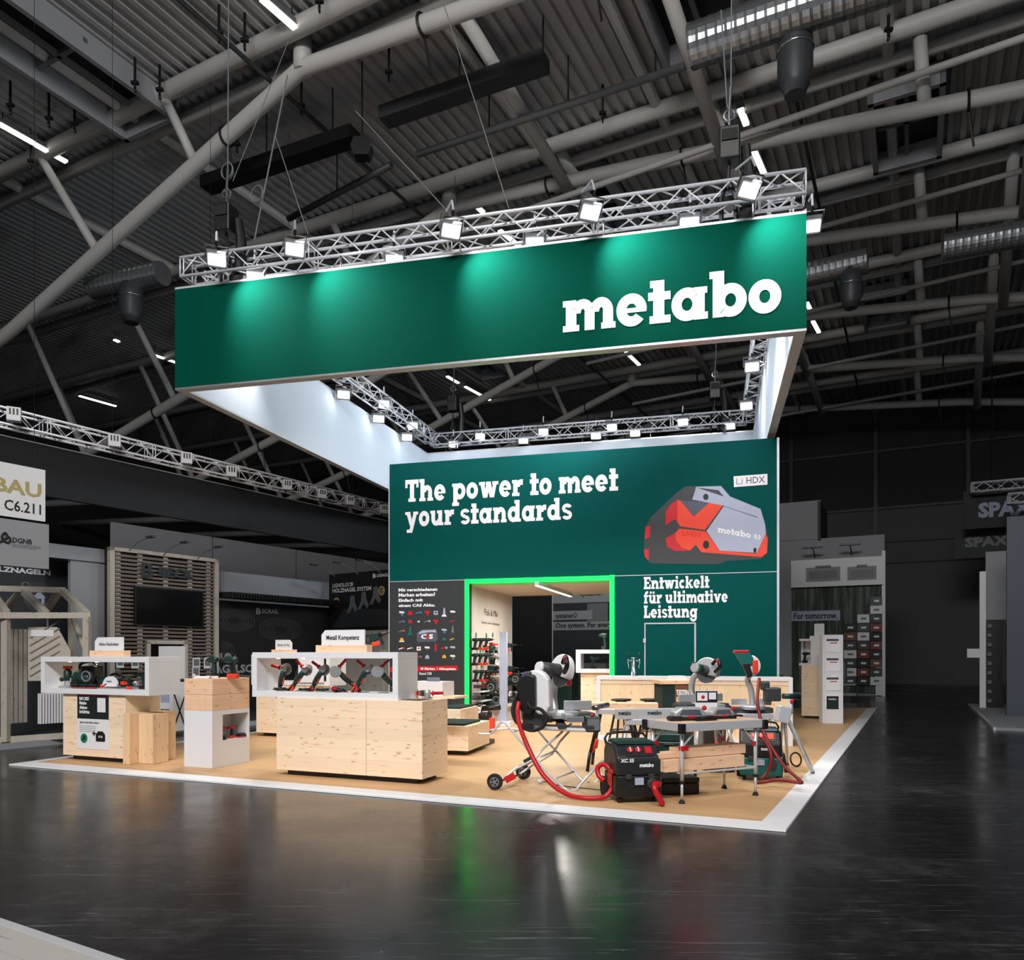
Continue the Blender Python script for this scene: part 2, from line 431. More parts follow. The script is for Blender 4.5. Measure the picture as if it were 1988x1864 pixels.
def wallframe(p, q, z=0, off=0.0, s=0.0):
    """frame on the upright plane over ground points p->q: x along, y up, z out towards the viewer; shifted s along and off outwards"""
    p, q = V((p[0], p[1], 0)), V((q[0], q[1], 0)); ux = (q - p).normalized()
    m4 = frame(p + V((0, 0, z)), ux, (0, 0, 1))
    return m4 @ Matrix.Translation((s, 0, off))
def inwall(px, py, p, q):
    """pixel -> (distance along p->q, height)"""
    w_ = onplane(px, py, p, q); ux = (V((q[0], q[1])) - V((p[0], p[1]))).normalized()
    return ((w_.x - p[0]) * ux[0] + (w_.y - p[1]) * ux[1], w_.z)
def wall_slab(s, m, p, q, x0, yb0, x1, yt, parent, off=.004, xhf=1.0, **kw):
    """slab lettering whose baseline starts at pixel (x0, yb0), ends at pixel column x1; yt is the pixel row of the x-height line at x0"""
    a = inwall(x0, yb0, p, q); b = inwall(x1, yb0, p, q); t = inwall(x0, yt, p, q)
    return slab(s, m, wallframe(p, q, a[1], off, a[0]), b[0] - a[0], (t[1] - a[1]) * xhf, parent, **kw)
def wall_text(s, m, p, q, x0, yb0, x1, yt, parent, off=.004, bold=.015, **kw):
    """sans lettering; yt is the row of the capital tops"""
    a = inwall(x0, yb0, p, q); b = inwall(x1, yb0, p, q); t = inwall(x0, yt, p, q)
    return text(s, m, wallframe(p, q, a[1], off, a[0]), size=(t[1] - a[1]) / .73, width=b[0] - a[0], parent=parent, bold=bold, **kw)

# ------------------------------------------------------------------ the hall
AA = R(27.5)                                  # the aisles of the hall run this far off the line of sight
A_, B_ = V((math.sin(AA), math.cos(AA), 0)), V((math.cos(AA), -math.sin(AA), 0))
def hall(a, b, z=0): return A_ * a + B_ * b + V((0, 0, z))
ROOF = 15.0
# dark polished floor
fm = mat('polished_dark_floor', (20, 20, 21), .22); nt, n, L = nodes(fm); b = nt.nodes['Principled BSDF']
tc = n('TexCoord')
n1 = n('TexNoise', Scale=.55, Detail=6, Roughness=.65); L(tc.outputs['Object'], n1.inputs['Vector'])
n2 = n('TexNoise', Scale=7, Detail=8, Roughness=.7); L(tc.outputs['Object'], n2.inputs['Vector'])
mx = n('MixRGB', blend_type='MULTIPLY'); mx.inputs['Fac'].default_value = .6; L(n1.outputs['Fac'], mx.inputs['Color1']); L(n2.outputs['Fac'], mx.inputs['Color2'])
rp = ramp(n, [(.18, srgb(16, 16, 17)), (.38, srgb(31, 31, 33)), (.56, srgb(62, 62, 64))]); L(mx.outputs[0], rp.inputs[0])
# scuffs: fine stretched noise
mp = n('Mapping'); mp.inputs['Scale'].default_value = (1.2, 30, 1); mp.inputs['Rotation'].default_value = (0, 0, .9); L(tc.outputs['Object'], mp.inputs[0])
n3 = n('TexNoise', Scale=1.4, Detail=4, Distortion=1.5); L(mp.outputs[0], n3.inputs['Vector'])
rs = ramp(n, [(.6, (0, 0, 0, 1)), (.78, (1, 1, 1, 1))]); L(n3.outputs['Fac'], rs.inputs[0])
# pale dots of paint
vo = n('TexVoronoi', Scale=2.3); L(tc.outputs['Object'], vo.inputs['Vector'])
rd = ramp(n, [(.0, (1, 1, 1, 1)), (.03, (0, 0, 0, 1))]); L(vo.outputs['Distance'], rd.inputs[0])
ad = n('Math', operation='MAXIMUM'); L(rs.outputs[0], ad.inputs[0]); L(rd.outputs[0], ad.inputs[1])
sc_ = n('Math', operation='MULTIPLY'); sc_.inputs[1].default_value = .6; L(ad.outputs[0], sc_.inputs[0])
m2 = n('MixRGB'); m2.inputs['Color2'].default_value = srgb(120, 120, 122); L(sc_.outputs[0], m2.inputs['Fac']); L(rp.outputs[0], m2.inputs['Color1'])
L(m2.outputs[0], b.inputs['Base Color']); b.inputs['Specular IOR Level'].default_value = .32
mr = n('MapRange'); mr.inputs['From Min'].default_value = .25; mr.inputs['From Max'].default_value = .7; mr.inputs['To Min'].default_value = .1; mr.inputs['To Max'].default_value = .34
L(n1.outputs['Fac'], mr.inputs['Value']); L(mr.outputs[0], b.inputs['Roughness'])
fl = MB(); fl.add([(-70, -12, 0), (70, -12, 0), (70, 75, 0), (-70, 75, 0)], [(0, 1, 2, 3)])
struct(fl.build('floor', fm), 'dark polished concrete hall floor with scuffs and paint dots')

# ribbed metal roof: ribs run along the aisles
rb = MB(); vs = []; fs = []
P = .30; k = 0
bb = -60.0
while bb < 45:
    for (db, dz) in ((0, 0), (P * .42, 0), (P * .5, -.11), (P * .92, -.11)):
        for a_ in (-4, 62):
            vs.append(hall(a_, bb + db, ROOF + dz))
    bb += P
for i in range(len(vs) // 2 - 1):
    fs.append((2 * i, 2 * i + 1, 2 * i + 3, 2 * i + 2))
rb.add(vs, fs); struct(rb.build('ceiling', M['roof_white']), 'ribbed grey metal roof sheeting high over the hall')
# end wall of the hall beyond the aisle
EA = 45.0
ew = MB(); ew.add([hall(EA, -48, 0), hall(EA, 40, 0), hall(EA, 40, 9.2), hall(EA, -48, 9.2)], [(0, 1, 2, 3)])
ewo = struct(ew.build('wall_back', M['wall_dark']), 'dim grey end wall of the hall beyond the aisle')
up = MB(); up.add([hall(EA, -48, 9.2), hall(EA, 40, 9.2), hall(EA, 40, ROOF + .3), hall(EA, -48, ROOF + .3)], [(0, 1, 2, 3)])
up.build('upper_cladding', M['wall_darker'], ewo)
for q in range(9):                                # posts and rails of the upper glazing
    mb = MB(frame(hall(EA - .12, -6 + q * 4.2, 0), B_, A_)); mb.box(-.09, .09, -.1, .1, 7.8, ROOF)
    mb.build('wall_post', M['dark_grey'], ewo)
for z in (9.2, 12.2):
    mb = MB(frame(hall(EA - .1, 0, 0), B_, A_)); mb.box(-48, 40, -.06, .06, z - .06, z + .06); mb.build('wall_rail', M['dark_grey'], ewo)
for z in (3.9, 6.3, 7.4):
    mb = MB(frame(hall(EA - .02, 0, 0), B_, A_)); mb.box(-48, 40, -.02, .02, z - .03, z + .03); mb.build('cladding_seam', M['wall_darker'], ewo)
mb = MB(frame(hall(EA - .06, 3.2, 0), B_, A_)); mb.box(-4.6, 4.6, -.05, .05, .25, 5.0); dr = mb.build('door_1', M['wall_dark']); struct(dr, 'wide grey hall gate at the end of the aisle')
mb = MB(frame(hall(EA - .12, 3.2, 0), B_, A_)); mb.box(-4.7, 4.7, -.03, .03, 0, .25); mb.build('door_sill', M['black'], dr)
# wall far off behind the stands on the other side
mb = MB(); mb.add([hall(-6, -46, 0), hall(62, -46, 0), hall(62, -46, ROOF), hall(-6, -46, ROOF)], [(0, 1, 2, 3)])
struct(mb.build('wall_left', M['wall_darker']), 'dark side wall of the hall behind the dark stands')

# roof trusses: paired top chords at the roof, one bowed bottom chord, struts between
def zb(b_):
    pts = [(-46, 9.5), (-30, 8.6), (-22.4, 10.6), (-11.7, 14.2), (-6, 13.75), (2, 12.95), (12, 11.4), (24, 11.0), (42, 13.6)]
    for (b0, z0), (b1, z1) in zip(pts, pts[1:]):
        if b0 <= b_ <= b1: return z0 + (z1 - z0) * (b_ - b0) / (b1 - b0)
    return 10
where = ['crossing above the front of the hanging banner', 'second from the camera over the hanging banner', 'third from the camera over the banner', 'fourth from the camera behind the banner', 'deep in the hall behind the banner', 'close before the end wall of the hall']
for i, a_ in enumerate((12.7, 18.6, 23.6, 29.0, 34.6, 40.4)):
    t = thing('roof_truss', 'grey tubular steel roof truss ' + where[i], 'truss', hall(a_, 0), -AA, 'roof trusses')
    for dy in (-.42, .42):
        mb = MB(); mb.cyl((-48, dy, ROOF - .32), (42, dy, ROOF - .32), .19 if dy < 0 else .15, n=12); mb.build('top_chord', M['tube'], t, True)
    mb = MB(); bs = [-46, -38, -30, -22.4, -11.7, -6, 2, 12, 24, 42]
    mb.path([(x, 0, zb(x)) for x in bs], .17, 12); mb.build('bottom_chord', M['tube'], t, True)
    for x, x2 in ((-34, -37), (-28, -31), (-23, -25.4), (-18.6, -20.4), (-15, -15.6), (.2, .1), (5.5, 5.4), (11, 10.8), (17, 16.5)):
        mb = MB(); mb.cyl((x, 0, zb(x)), (x2, -.42 if x < 0 else -.2, ROOF - .35), .11 if x < 0 else .14, n=10); mb.build('strut', M['tube'], t, True)
    for (x, x2) in ((-8, -8.2), (-4, -4.3), (2.5, 2.3), (8.5, 8.2)) if i else ():
        mb = MB(); mb.cyl((x, 0, zb(x) - .25), (x2, -5.2, ROOF - .3), .15, n=10); mb.build('roof_brace', M['tube'], t, True)
    if i: mb = MB(); mb.cyl((-11.5, -.5, 13.05), (14, -.5, 14.2), .075, n=8); mb.build('tie_rod', M['tube'], t, True)
    mb = MB(); mb.cyl((-11.7, 0, 14.1), (-11.7, 0, 14.9), .2, n=14); mb.build('node_joint', M['tube'], t, True)
    for x in (-24, -14, -8.6, -5, 1, 5):
        mb = MB(); z = zb(x); mb.torus((x, 0, z), (1, 0, 0), .2, .03, 14, 6); mb.cyl((x, .05, z - .15), (x + .1, .15, z - .9), .025, n=6); mb.build('sling', M['black'], t)
# purlins and service rails along the aisle direction
for i, b_ in enumerate((-22.5, -17, -8.7, -5.5, -.5, 5.5, 11)):
    mb = MB(frame(hall(0, b_, 0), B_, A_)); mb.cyl((0, 5, ROOF - .25), (0, 45, ROOF - .25), .13, n=8)
    o = mb.build('roof_purlin', M['tube']); struct(o)
for (b0, a0, a1, z) in ((-12.6, 10, 44, 14.2), (-2.4, 9, 44, 14.3)):
    mb = MB(frame(hall(0, b0, 0), B_, A_)); mb.cyl((0, a0, z), (0, a1, z), .05, n=6)
    o = mb.build('sprinkler_pipe', M['dark_grey']); tag(o, 'thin dark pipe running along the roof ribs ' + ('above the banner end with the lettering' if b0 > -5 else 'above the plain banner end'), 'pipe')
# dark cable trays and thin service pipes across the roof
def along_roof(name, x0, y0, x1, y1, z, label, cat, width=.34, h=.22, m='dark_grey', rnd=False):
    p, q = onz(x0, y0, z), onz(x1, y1, z)
    t = thing(name, label, cat, p)
    d = q - p; mb = MB(frame((0, 0, 0), d, V((0, 0, 1)).cross(d)))
    if rnd: mb.cyl((0, 0, 0), (d.length, 0, 0), width / 2, n=14); mb.build('pipe', M[m], t, True)
    else:
        mb.box(0, d.length, -width / 2, width / 2, -h / 2, h / 2); mb.build('tray', M[m], t)
    for k in range(1, int(d.length / 2) + 1):
        mb = MB(); c = d * (k * 2 / d.length); mb.cyl(c, (c.x, c.y, ROOF - p.z), .02, n=6); mb.build('hanger', M['black'], t)
    return t
along_roof('cable_tray', 745, 228, 1060, 118, 14.0, 'long dark cable tray hanging under the ribbed roof above the lit banner truss', 'cable tray', .42, .3)
along_roof('cable_tray', 400, 360, 690, 262, 13.6, 'long black cable tray beside the hanging chain hoist with coiled wires', 'cable tray', .42, .3, 'black')
along_roof('service_pipe', 560, 425, 760, 320, 13.6, 'thin dark pipe hanging just above the banner truss', 'pipe', .16, rnd=True)
along_roof('service_pipe', 810, 300, 1330, 128, 13.9, 'thin grey pipe running up to the silver duct', 'pipe', .16, rnd=True, m='mid_grey')
def duct(x0, y0, x1, y1, z, r, label):
    p, q = onz(x0, y0, z), onz(x1, y1, z); d = q - p
    t = thing('ventilation_duct', label, 'duct', p)
    prof = []; k = int(d.length / .16)
    for i in range(k):
        prof += [(r, i * d.length / k), (r * 1.025, (i + .3) * d.length / k), (r, (i + .6) * d.length / k)]
    mb = MB(); mb.lathe(prof, (0, 0, 0), d, 24); mb.build('duct_shell', M['galv'], t)
    return t, d
def nozzle(t, c, r, h):
    mb = MB(); mb.lathe([(r * .45, .55 * h), (r * .95, .25 * h), (r, 0), (r, -.55 * h), (r * .82, -.72 * h), (r * .8, -.78 * h), (r * .72, -.8 * h), (r * .6, -.95 * h)], c, (0, 0, 1), 20)
    mb.build('air_nozzle', M['dark_grey'], t, True)
    mb = MB(); mb.torus(V(c) + V((0, 0, -.1 * h)), (0, 0, 1), r * 1.01, .02, 20, 6); mb.build('nozzle_band', M['steel'], t, True)
t, d = duct(1340, 92, 1760, -52, 12.6, .36, 'ribbed silver ventilation duct with a dark drum nozzle near the roof')
nozzle(t, at(1555, 95, 13.6) - onz(1352, 98, 12.6), .3, .92)
t, d = duct(1560, 535, 1690, 505, 11.5, .3, 'thin silver duct beside the banner corner with a small drum nozzle')
nozzle(t, at(1652, 548, 19.6) - onz(1560, 535, 11.5), .26, .7)
t, d = duct(1830, 482, 2000, 452, 11.5, .3, 'thin silver duct crossing under the roof above the hanging black sign box')
t, d = duct(180, 560, 320, 530, 11.5, .3, 'dark duct in shadow beyond the plain end of the banner')
nozzle(t, at(255, 572, 20.5) - onz(180, 560, 11.5), .3, .8)
# skylight boxes let into the roof
def skylight(x, y, sx, sy, z=14.9):
    c = onz(x, y, z); c.z = ROOF - .1
    t = thing('skylight', 'x', 'skylight', c, -AA)
    del t['category']; t['kind'] = 'structure'; t['label'] = 'boxed skylight opening with grey reveal in the ribbed roof'
    mb = MB(); 
    for (x0, x1, y0, y1) in ((-sx, -sx + .12, -sy, sy), (sx - .12, sx, -sy, sy), (-sx, sx, -sy, -sy + .12), (-sx, sx, sy - .12, sy)): mb.box(x0, x1, y0, y1, -.55, .05)
    mb.build('skylight_reveal', M['wall_grey'], t)
    mb = MB(); mb.box(-sx, sx, -sy, sy, -.03, .05); mb.build('skylight_pane', M['black'], t)
    mb = MB(); mb.box(-.05, .05, -sy, sy, -.3, -.2); mb.box(-sx, sx, -.05, .05, -.3, -.2); mb.build('skylight_bar', M['mid_grey'], t)
for (x, y, sx, sy) in ((115, 85, .9, 2.3), (1760, 215, .8, 1.5), (1160, 380, .8, 1.6), (1330, -60, .9, 1.8), (930, 690, .8, 1.6), (1720, 580, .8, 1.5)): skylight(x, y, sx, sy)
# strip lamps along the roof ribs
SM = [(508, -2, 573, 55, 'above the open skylight box'), (-2, 241, 66, 279, 'beside the thick roof beam, upper one of a pair'), (68, 281, 129, 315, 'beside the thick roof beam, lower one of a pair'), (908, 384, 938, 413, 'just over the banner truss'), (1437, 212, 1449, 243, 'upper one of the pair near the chain hoist'), (1462, 290, 1484, 340, 'lower one of the pair near the chain hoist'), (294, 688, 341, 704, 'ending behind the banner edge'), (154, 769, 225, 789, 'deep in the dark over the black fascia'), (1215, 684, 1241, 709, 'seen through the banner ring, under the logo'), (868, 731, 890, 744, 'smaller of two seen through the banner ring'), (903, 751, 951, 777, 'longer of two seen through the banner ring'), (1566, 588, 1575, 606, 'upper of two beside the banner edge'), (1578, 624, 1590, 646, 'lower of two beside the banner edge'), (222, 660, 231, 664, 'tiny, alone in the dark above the fascia'), (970, 448, 1010, 480, 'partly hidden by the banner truss')]
for (x0, y0, x1, y1, wh) in SM:
    p, q = onz(x0, y0, 14.55), onz(x1, y1, 14.55); d = q - p
    t = thing('strip_light', 'white strip lamp under the roof ' + wh, 'ceiling light', p, group='roof strip lamps')
    F4 = frame((0, 0, 0), d, V((0, 0, 1)).cross(d))
    mb = MB(F4); mb.box(0, d.length, -.09, .09, .03, .14); mb.build('lamp_housing', M['mid_grey'], t)
    mb = MB(F4); mb.box(0, d.length, -.07, .07, -.02, .03); mb.build('lamp_tube', M['strip'], t)
    mb = MB(F4); mb.cyl((d.length * .1, 0, .1), (d.length * .1, 0, ROOF - p.z), .012, n=5); mb.cyl((d.length * .9, 0, .1), (d.length * .9, 0, ROOF - p.z), .012, n=5); mb.build('hanging_wire', M['black'], t)
# small black loudspeaker and hooks under the roof
c = onz(703, 290, 12.9); t = thing('loudspeaker', 'small black loudspeaker hanging under the roof ribs', 'speaker', c)
mb = MB(); mb.prism([(-.16, -.2), (.16, -.2), (.24, 0), (.16, .2), (-.16, .2), (-.24, 0)], (0, 0, 0), (1, 0, 0), (0, 0, 1), .3); mb.build('cabinet', M['black'], t)
mb = MB(); mb.cyl((0, 0, .2), (0, 0, ROOF - .12 - c.z), .02, n=6); mb.build('bracket', M['black'], t)
for k, (x, y) in enumerate(((310, 185), (20, 215), (425, 75), (475, 90), (145, 250), (60, 322), (262, 172), (585, 215), (620, 15), (460, 290), (755, 150), (1170, 230), (1510, 50), (1725, 70), (95, 240))):
    c = onz(x, y, 14.2); t = thing('roof_hook', 'short dark drop rod with clip hanging from the ribbed roof', 'hook', c, group='drop rods under the roof')
    mb = MB(); mb.cyl((0, 0, 0), (0, 0, ROOF - c.z), .03, n=6); mb.torus((0, 0, -.04), (1, 0, 0), .05, .015, 10, 5); mb.build('rod', M['black'], t)
    mb = MB(); mb.box(-.08, .08, -.04, .04, .1, .16); mb.build('clip', M['black'], t)
# ------------------------------------------------------------------ the hanging banner ring
TH = .14
def ins(c, prev, nxt, t):
    """corner moved inwards by t"""
    a = (V(nxt) - V(c)).normalized(); b_ = (V(prev) - V(c)).normalized()
    return V(c) + (a + b_) * t
OUT = [FL, FR, BR, BL]
INN = [ins(OUT[i], OUT[i - 1], OUT[(i + 1) % 4], TH) for i in range(4)]
bn = thing('hanging_banner', 'huge square green fabric banner ring with white lettering hanging over the stand', 'banner', (0, 0, BZ0))
H = BZ1 - BZ0
for i, nm in enumerate(('front_panel', 'side_panel', 'back_panel', 'side_panel')):
    p, q, pi_, qi = OUT[i], OUT[(i + 1) % 4], INN[i], INN[(i + 1) % 4]
    hl, hr = (H + .04, H - .03) if i == 0 else (H, H)
    mb = MB(); mb.add([p, q, q + V((0, 0, hr)), p + V((0, 0, hl))], [(0, 1, 2, 3)])
    mb.build(nm, M['green_fabric'], bn)
    mb = MB(); mb.add([pi_ + V((0, 0, .03)), qi + V((0, 0, .03)), qi + V((0, 0, hr)), pi_ + V((0, 0, hl))], [(3, 2, 1, 0)])
    mb.build('lining', M['white_fabric'], bn, label='white inner fabric face')
    mb = MB(); mb.add([p, q, qi, pi_, p + V((0, 0, .03)), q + V((0, 0, .03)), qi + V((0, 0, .03)), pi_ + V((0, 0, .03))], [(0, 3, 2, 1), (4, 5, 6, 7), (0, 1, 5, 4), (2, 3, 7, 6)])
    mb.build('lower_frame', M['alu'], bn)
    mb = MB(); mb.add([p + V((0, 0, hl)), q + V((0, 0, hr)), qi + V((0, 0, hr)), pi_ + V((0, 0, hl)), p + V((0, 0, hl + .03)), q + V((0, 0, hr + .03)), qi + V((0, 0, hr + .03)), pi_ + V((0, 0, hl + .03))], [(0, 3, 2, 1), (4, 5, 6, 7), (0, 1, 5, 4), (2, 3, 7, 6)])
    mb.build('upper_frame', M['alu'], bn)
# the logo: baseline from (1094,645) to (1517,606)
a0 = inwall(1093, 646, FL, FR); a1 = inwall(1518, 600, FL, FR); t0 = inwall(1096, 585.5, FL, FR); t1 = inwall(1485, 540, FL, FR); b1_ = inwall(1485, 608, FL, FR)
Lz = a0[1]
f4 = wallframe(FL, FR, a0[1] - BZ0, .006, a0[0]) 
sh = Matrix.Identity(4); sh[1][0] = (b1_[1] - a0[1]) / (a1[0] - a0[0])
slab('metabo', M['lettering'], f4 @ sh, a1[0] - a0[0], t0[1] - a0[1], bn, gap=.03, label='white lettering of the logo')

# ------------------------------------------------------------------ lighting truss ring with floodlights
def truss(p, q, z, s, label, seg=.30, r=.024, rb=.011):
    p, q = V((p[0], p[1], 0)), V((q[0], q[1], 0)); d = q - p; n_ = d.length
    t = thing('lighting_truss', label, 'truss', (p.x, p.y, z), math.atan2(d.y, d.x), 'box trusses of the banner ring')
    h = s / 2; cs = ((-h, -h), (h, -h), (h, h), (-h, h))
    for (y, zz) in cs:
        mb = MB(); mb.cyl((0, y, zz), (n_, y, zz), r, n=8); mb.build('chord', M['truss'], t, True)
    k = max(2, round(n_ / seg))
    names = ('lower_lattice', 'rear_lattice', 'upper_lattice', 'front_lattice')
    for e in range(4):
        (y0, z0), (y1, z1) = cs[e], cs[(e + 1) % 4]
        mb = MB()
        for i in range(k):
            x0, x1 = n_ * i / k, n_ * (i + 1) / k
            if i % 2: mb.cyl((x0, y0, z0), (x1, y1, z1), rb, n=6)
            else: mb.cyl((x0, y1, z1), (x1, y0, z0), rb, n=6)
            if i % 7 == 0: mb.cyl((x0, y0, z0), (x0, y1, z1), rb, n=6); mb.cyl((x0 + .06, y0, z0), (x0 + .06, y1, z1), rb, n=6)
        mb.cyl((n_, y0, z0), (n_, y1, z1), rb, n=6)
        mb.build(names[e], M['truss'], t, True)
    return t
TZ = BZ1 + .40; TS = .29
def mid(i, t): return OUT[i] + (OUT[(i + 1) % 4] - OUT[i]) * t
uF = (FR - FL).normalized(); vF = V((-uF.y, uF.x, 0))
TFL, TFR = FL + vF * .2 + uF * .05, FR + vF * .2
uB = (BR - BL).normalized(); vB = V((-uB.y, uB.x, 0))
uS = (BL - FL).normalized(); nS = V((uS.y, -uS.x, 0))
uT = (BR - FR).normalized(); nT = V((-uT.y, uT.x, 0))
truss(TFL, TFR, TZ, TS, 'silver lattice truss carrying floodlights along the front of the banner')
truss(BL - vB * .25 + uB * .3, BR - vB * .25 - uB * .3, TZ - .08, TS, 'silver lattice truss at the far end of the banner ring')
truss(FL + nS * .3 + uS * .5, BL + nS * .3 - uS * .3, TZ - .02, TS, 'silver lattice truss over the plain end of the banner ring')
truss(FR + nT * .25 + uT * .5, BR + nT * .25 - uT * .3, TZ - .08, TS, 'silver lattice truss over the logo end of the banner ring')

def make_flood():
    t = thing('floodlight', 'x', 'floodlight')
    mb = MB(); mb.box(-.14, .14, -.035, .035, -.12, .12); mb.build('housing', M['mid_grey'], t, bevel=.012)
    mb = MB(); mb.box(-.115, .115, -.045, -.036, -.075, .075); mb.build('lens', M['lens'], t)
    mb = MB(); 
    for k in range(6): mb.box(-.12 + k * .045, -.105 + k * .045, .03, .06, -.1, .1)
    mb.build('cooling_fins', M['dark_grey'], t)
    mb = MB(); mb.path([(-.155, 0, 0), (-.155, .02, .17), (.155, .02, .17), (.155, 0, 0)], .012, 6); mb.build('bracket', M['steel'], t)
    mb = MB(); mb.cyl((0, .02, .17), (0, .02, .24), .02, n=8); mb.build('clamp', M['black'], t)
    return t
_fl = make_flood(); _first = [True]
def flood(pos, target, label, energy=0, angle=60, grp='floodlights on the banner truss', sc=1.0):
    global _fl
    o = _fl if _first[0] else copy_tree(_fl, pos)
    _first[0] = False
    d = (V(target) - V(pos)).normalized()
    # -y of the lamp looks along d, z stays as upright as it can
    y = -d; x = y.cross(V((0, 0, 1))).normalized(); z = x.cross(y)
    o.matrix_world = Matrix.Translation(pos) @ Matrix((x, y, z)).transposed().to_4x4() @ Matrix.Scale(sc, 4)
    o.location = pos; o.rotation_euler = Matrix((x, y, z)).transposed().to_euler(); o.scale = (sc,) * 3
    o['label'] = label; o['group'] = grp
    if energy: spot('flood_beam', V(pos) + d * .1, target, energy, angle)
    return o
upn = ['over the plain end, first of the upper row', 'second of the upper row from the plain end', 'in the middle of the upper row', 'fourth of the upper row, above the logo', 'last of the upper row, beside the chain hoist']
for (x, y), nm, aim in zip(((421, 503), (572, 483), (875, 447), (1145, 411), (1452, 368)), upn, ((455, 640), (625, 625), (905, 590), (1185, 560), (1445, 530))):
    # arms reach out in front of the truss
    pf = onplane(x, y, (FL - vF * .35)[:2], (FR - vF * .35)[:2])
    ta = onplane(aim[0], aim[1], FL, FR)
    o = flood(pf, pf + V((.25, -.75, -.8)), 'arm floodlight before the banner, ' + nm, 0)
    spot('flood_beam', pf + V((.05, -.12, .05)), ta + V((.75, 0, -.1)), 300, 92, 1.0)
    mb = MB(); mb.path([(0, .02, .24), (0, .2, .3), (0, .45, .1)], .016, 6); mb.build('outrigger_arm', M['truss'], o)
lwn = ['at the plain end of the banner', 'second from the plain end', 'under the middle of the truss', 'above the last letters of the logo', 'outside the banner corner at the logo end']
ctr = V((.3, 14.5, 0))
for k, ((x, y), nm) in enumerate(zip(((496, 536), (766, 504), (1038, 470), (1338, 432), (1574, 437)), lwn)):
    pf = onplane(x, y, (FL + vF * .3)[:2], (FR + vF * .3)[:2]) if k < 4 else onplane(x, y, (FL + vF * .9)[:2], (FR + vF * .9)[:2])
    tg = V((.3, 16.5, 2.0)) if k % 2 else V((-.8, 13.5, 0)); tg = tg + (pf - tg) * .3 * V((1, 0, 0)).dot(V((1, 0, 0))); tg.z = 1.2
    o = flood(pf, V((pf.x * .8, pf.y - 3.2, 2.6)), 'floodlight behind the banner top edge, ' + nm, 0)
# beams of the ring lamps into the stand
nb = 0
for side, pts, nm in ((2, ((880, 862), (932, 846), (1016, 854), (1055, 837), (1157, 845), (1188, 828), (1233, 840), (1326, 818), (1417, 826)), 'far truss of the banner ring'), (3, ((667, 765), (745, 783), (735, 812), (801, 825), (790, 848)), 'truss over the plain end, inside the ring'), (1, ((1460, 711), (1449, 787)), 'truss over the logo end, inside the ring')):
    p, q = (BL - vB * .3, BR - vB * .3) if side == 2 else ((FL + nS * .35, BL + nS * .35) if side == 3 else (FR + nT * .4, BR + nT * .4))
    od = ['first', 'second', 'third', 'fourth', 'fifth', 'sixth', 'seventh', 'eighth', 'ninth']
    for k, (x, y) in enumerate(pts):
        pf = onplane(x, y, p[:2], q[:2])
        flood(pf, V((pf.x * .6, pf.y - 6, 1.0)), 'floodlight on the ' + nm + ', ' + od[k] + ' in line', 0, 60, 'floodlights inside the banner ring')
# the light they throw on the stand
for (x, y, tx, ty, e) in ((-4.4, 13.2, -3.6, 11.6, 420), (-3.4, 12.6, -1.6, 10.2, 420), (-1.5, 11.5, -.6, 9.6, 260), (1.2, 10.9, 1.6, 8.6, 300), (3.0, 10.3, 2.3, 8.6, 300), (3.4, 11.5, 4.6, 13.0, 420),
                          (0.0, 11.3, -.5, 15.6, 300), (-2.6, 12.2, -1.4, 16.4, 380), (2.4, 10.6, 3.2, 14.8, 340), (4.8, 15.0, 5.2, 17.0, 420)):
    spot('ring_beam', (x, y, TZ - .2), (tx, ty, 2.6 if ty > 14 else .4), e, 92, .9, (1, .965, .92), .12)
# bodiless spots added inside the ring to brighten its white inner faces
for (p_, q_, e) in (((2.2, 13.4, 6.5), mid(3, .45) + V((0, 0, 6.2)), 430), ((1.5, 17.5, 6.5), mid(3, .3) + V((0, 0, 6.2)), 330), ((-.5, 15.5, 6.5), mid(1, .4) + V((0, 0, 6.2)), 520), ((1.2, 13.0, 6.6), mid(2, .5) + V((0, 0, 6.4)), 260)):
    spot('ring_fill', p_, q_, e, 110, 1.0, (.86, .95, 1), .2)

# hangers between truss and banner
k = 0
for i in range(4):
    for tt in ((.08, .3, .5, .72, .93) if i in (0, 2) else (.3, .6)):
        p = mid(i, tt); 
        if i == 0: p = p + vF * .07
        mb = MB(); mb.cyl((0, 0, -.25), (0, 0, .04), .012, n=6); 
        t = thing('banner_hanger', 'small chrome hanger holding the banner frame under the truss', 'hanger', (p.x, p.y, TZ - .13 - .03), 0, 'banner hangers')
        mb.build('rod', M['steel'], t)
        mb = MB(); mb.torus((0, 0, .0), (1, 0, 0), .03, .01, 10, 5); mb.build('shackle', M['steel'], t); k += 1
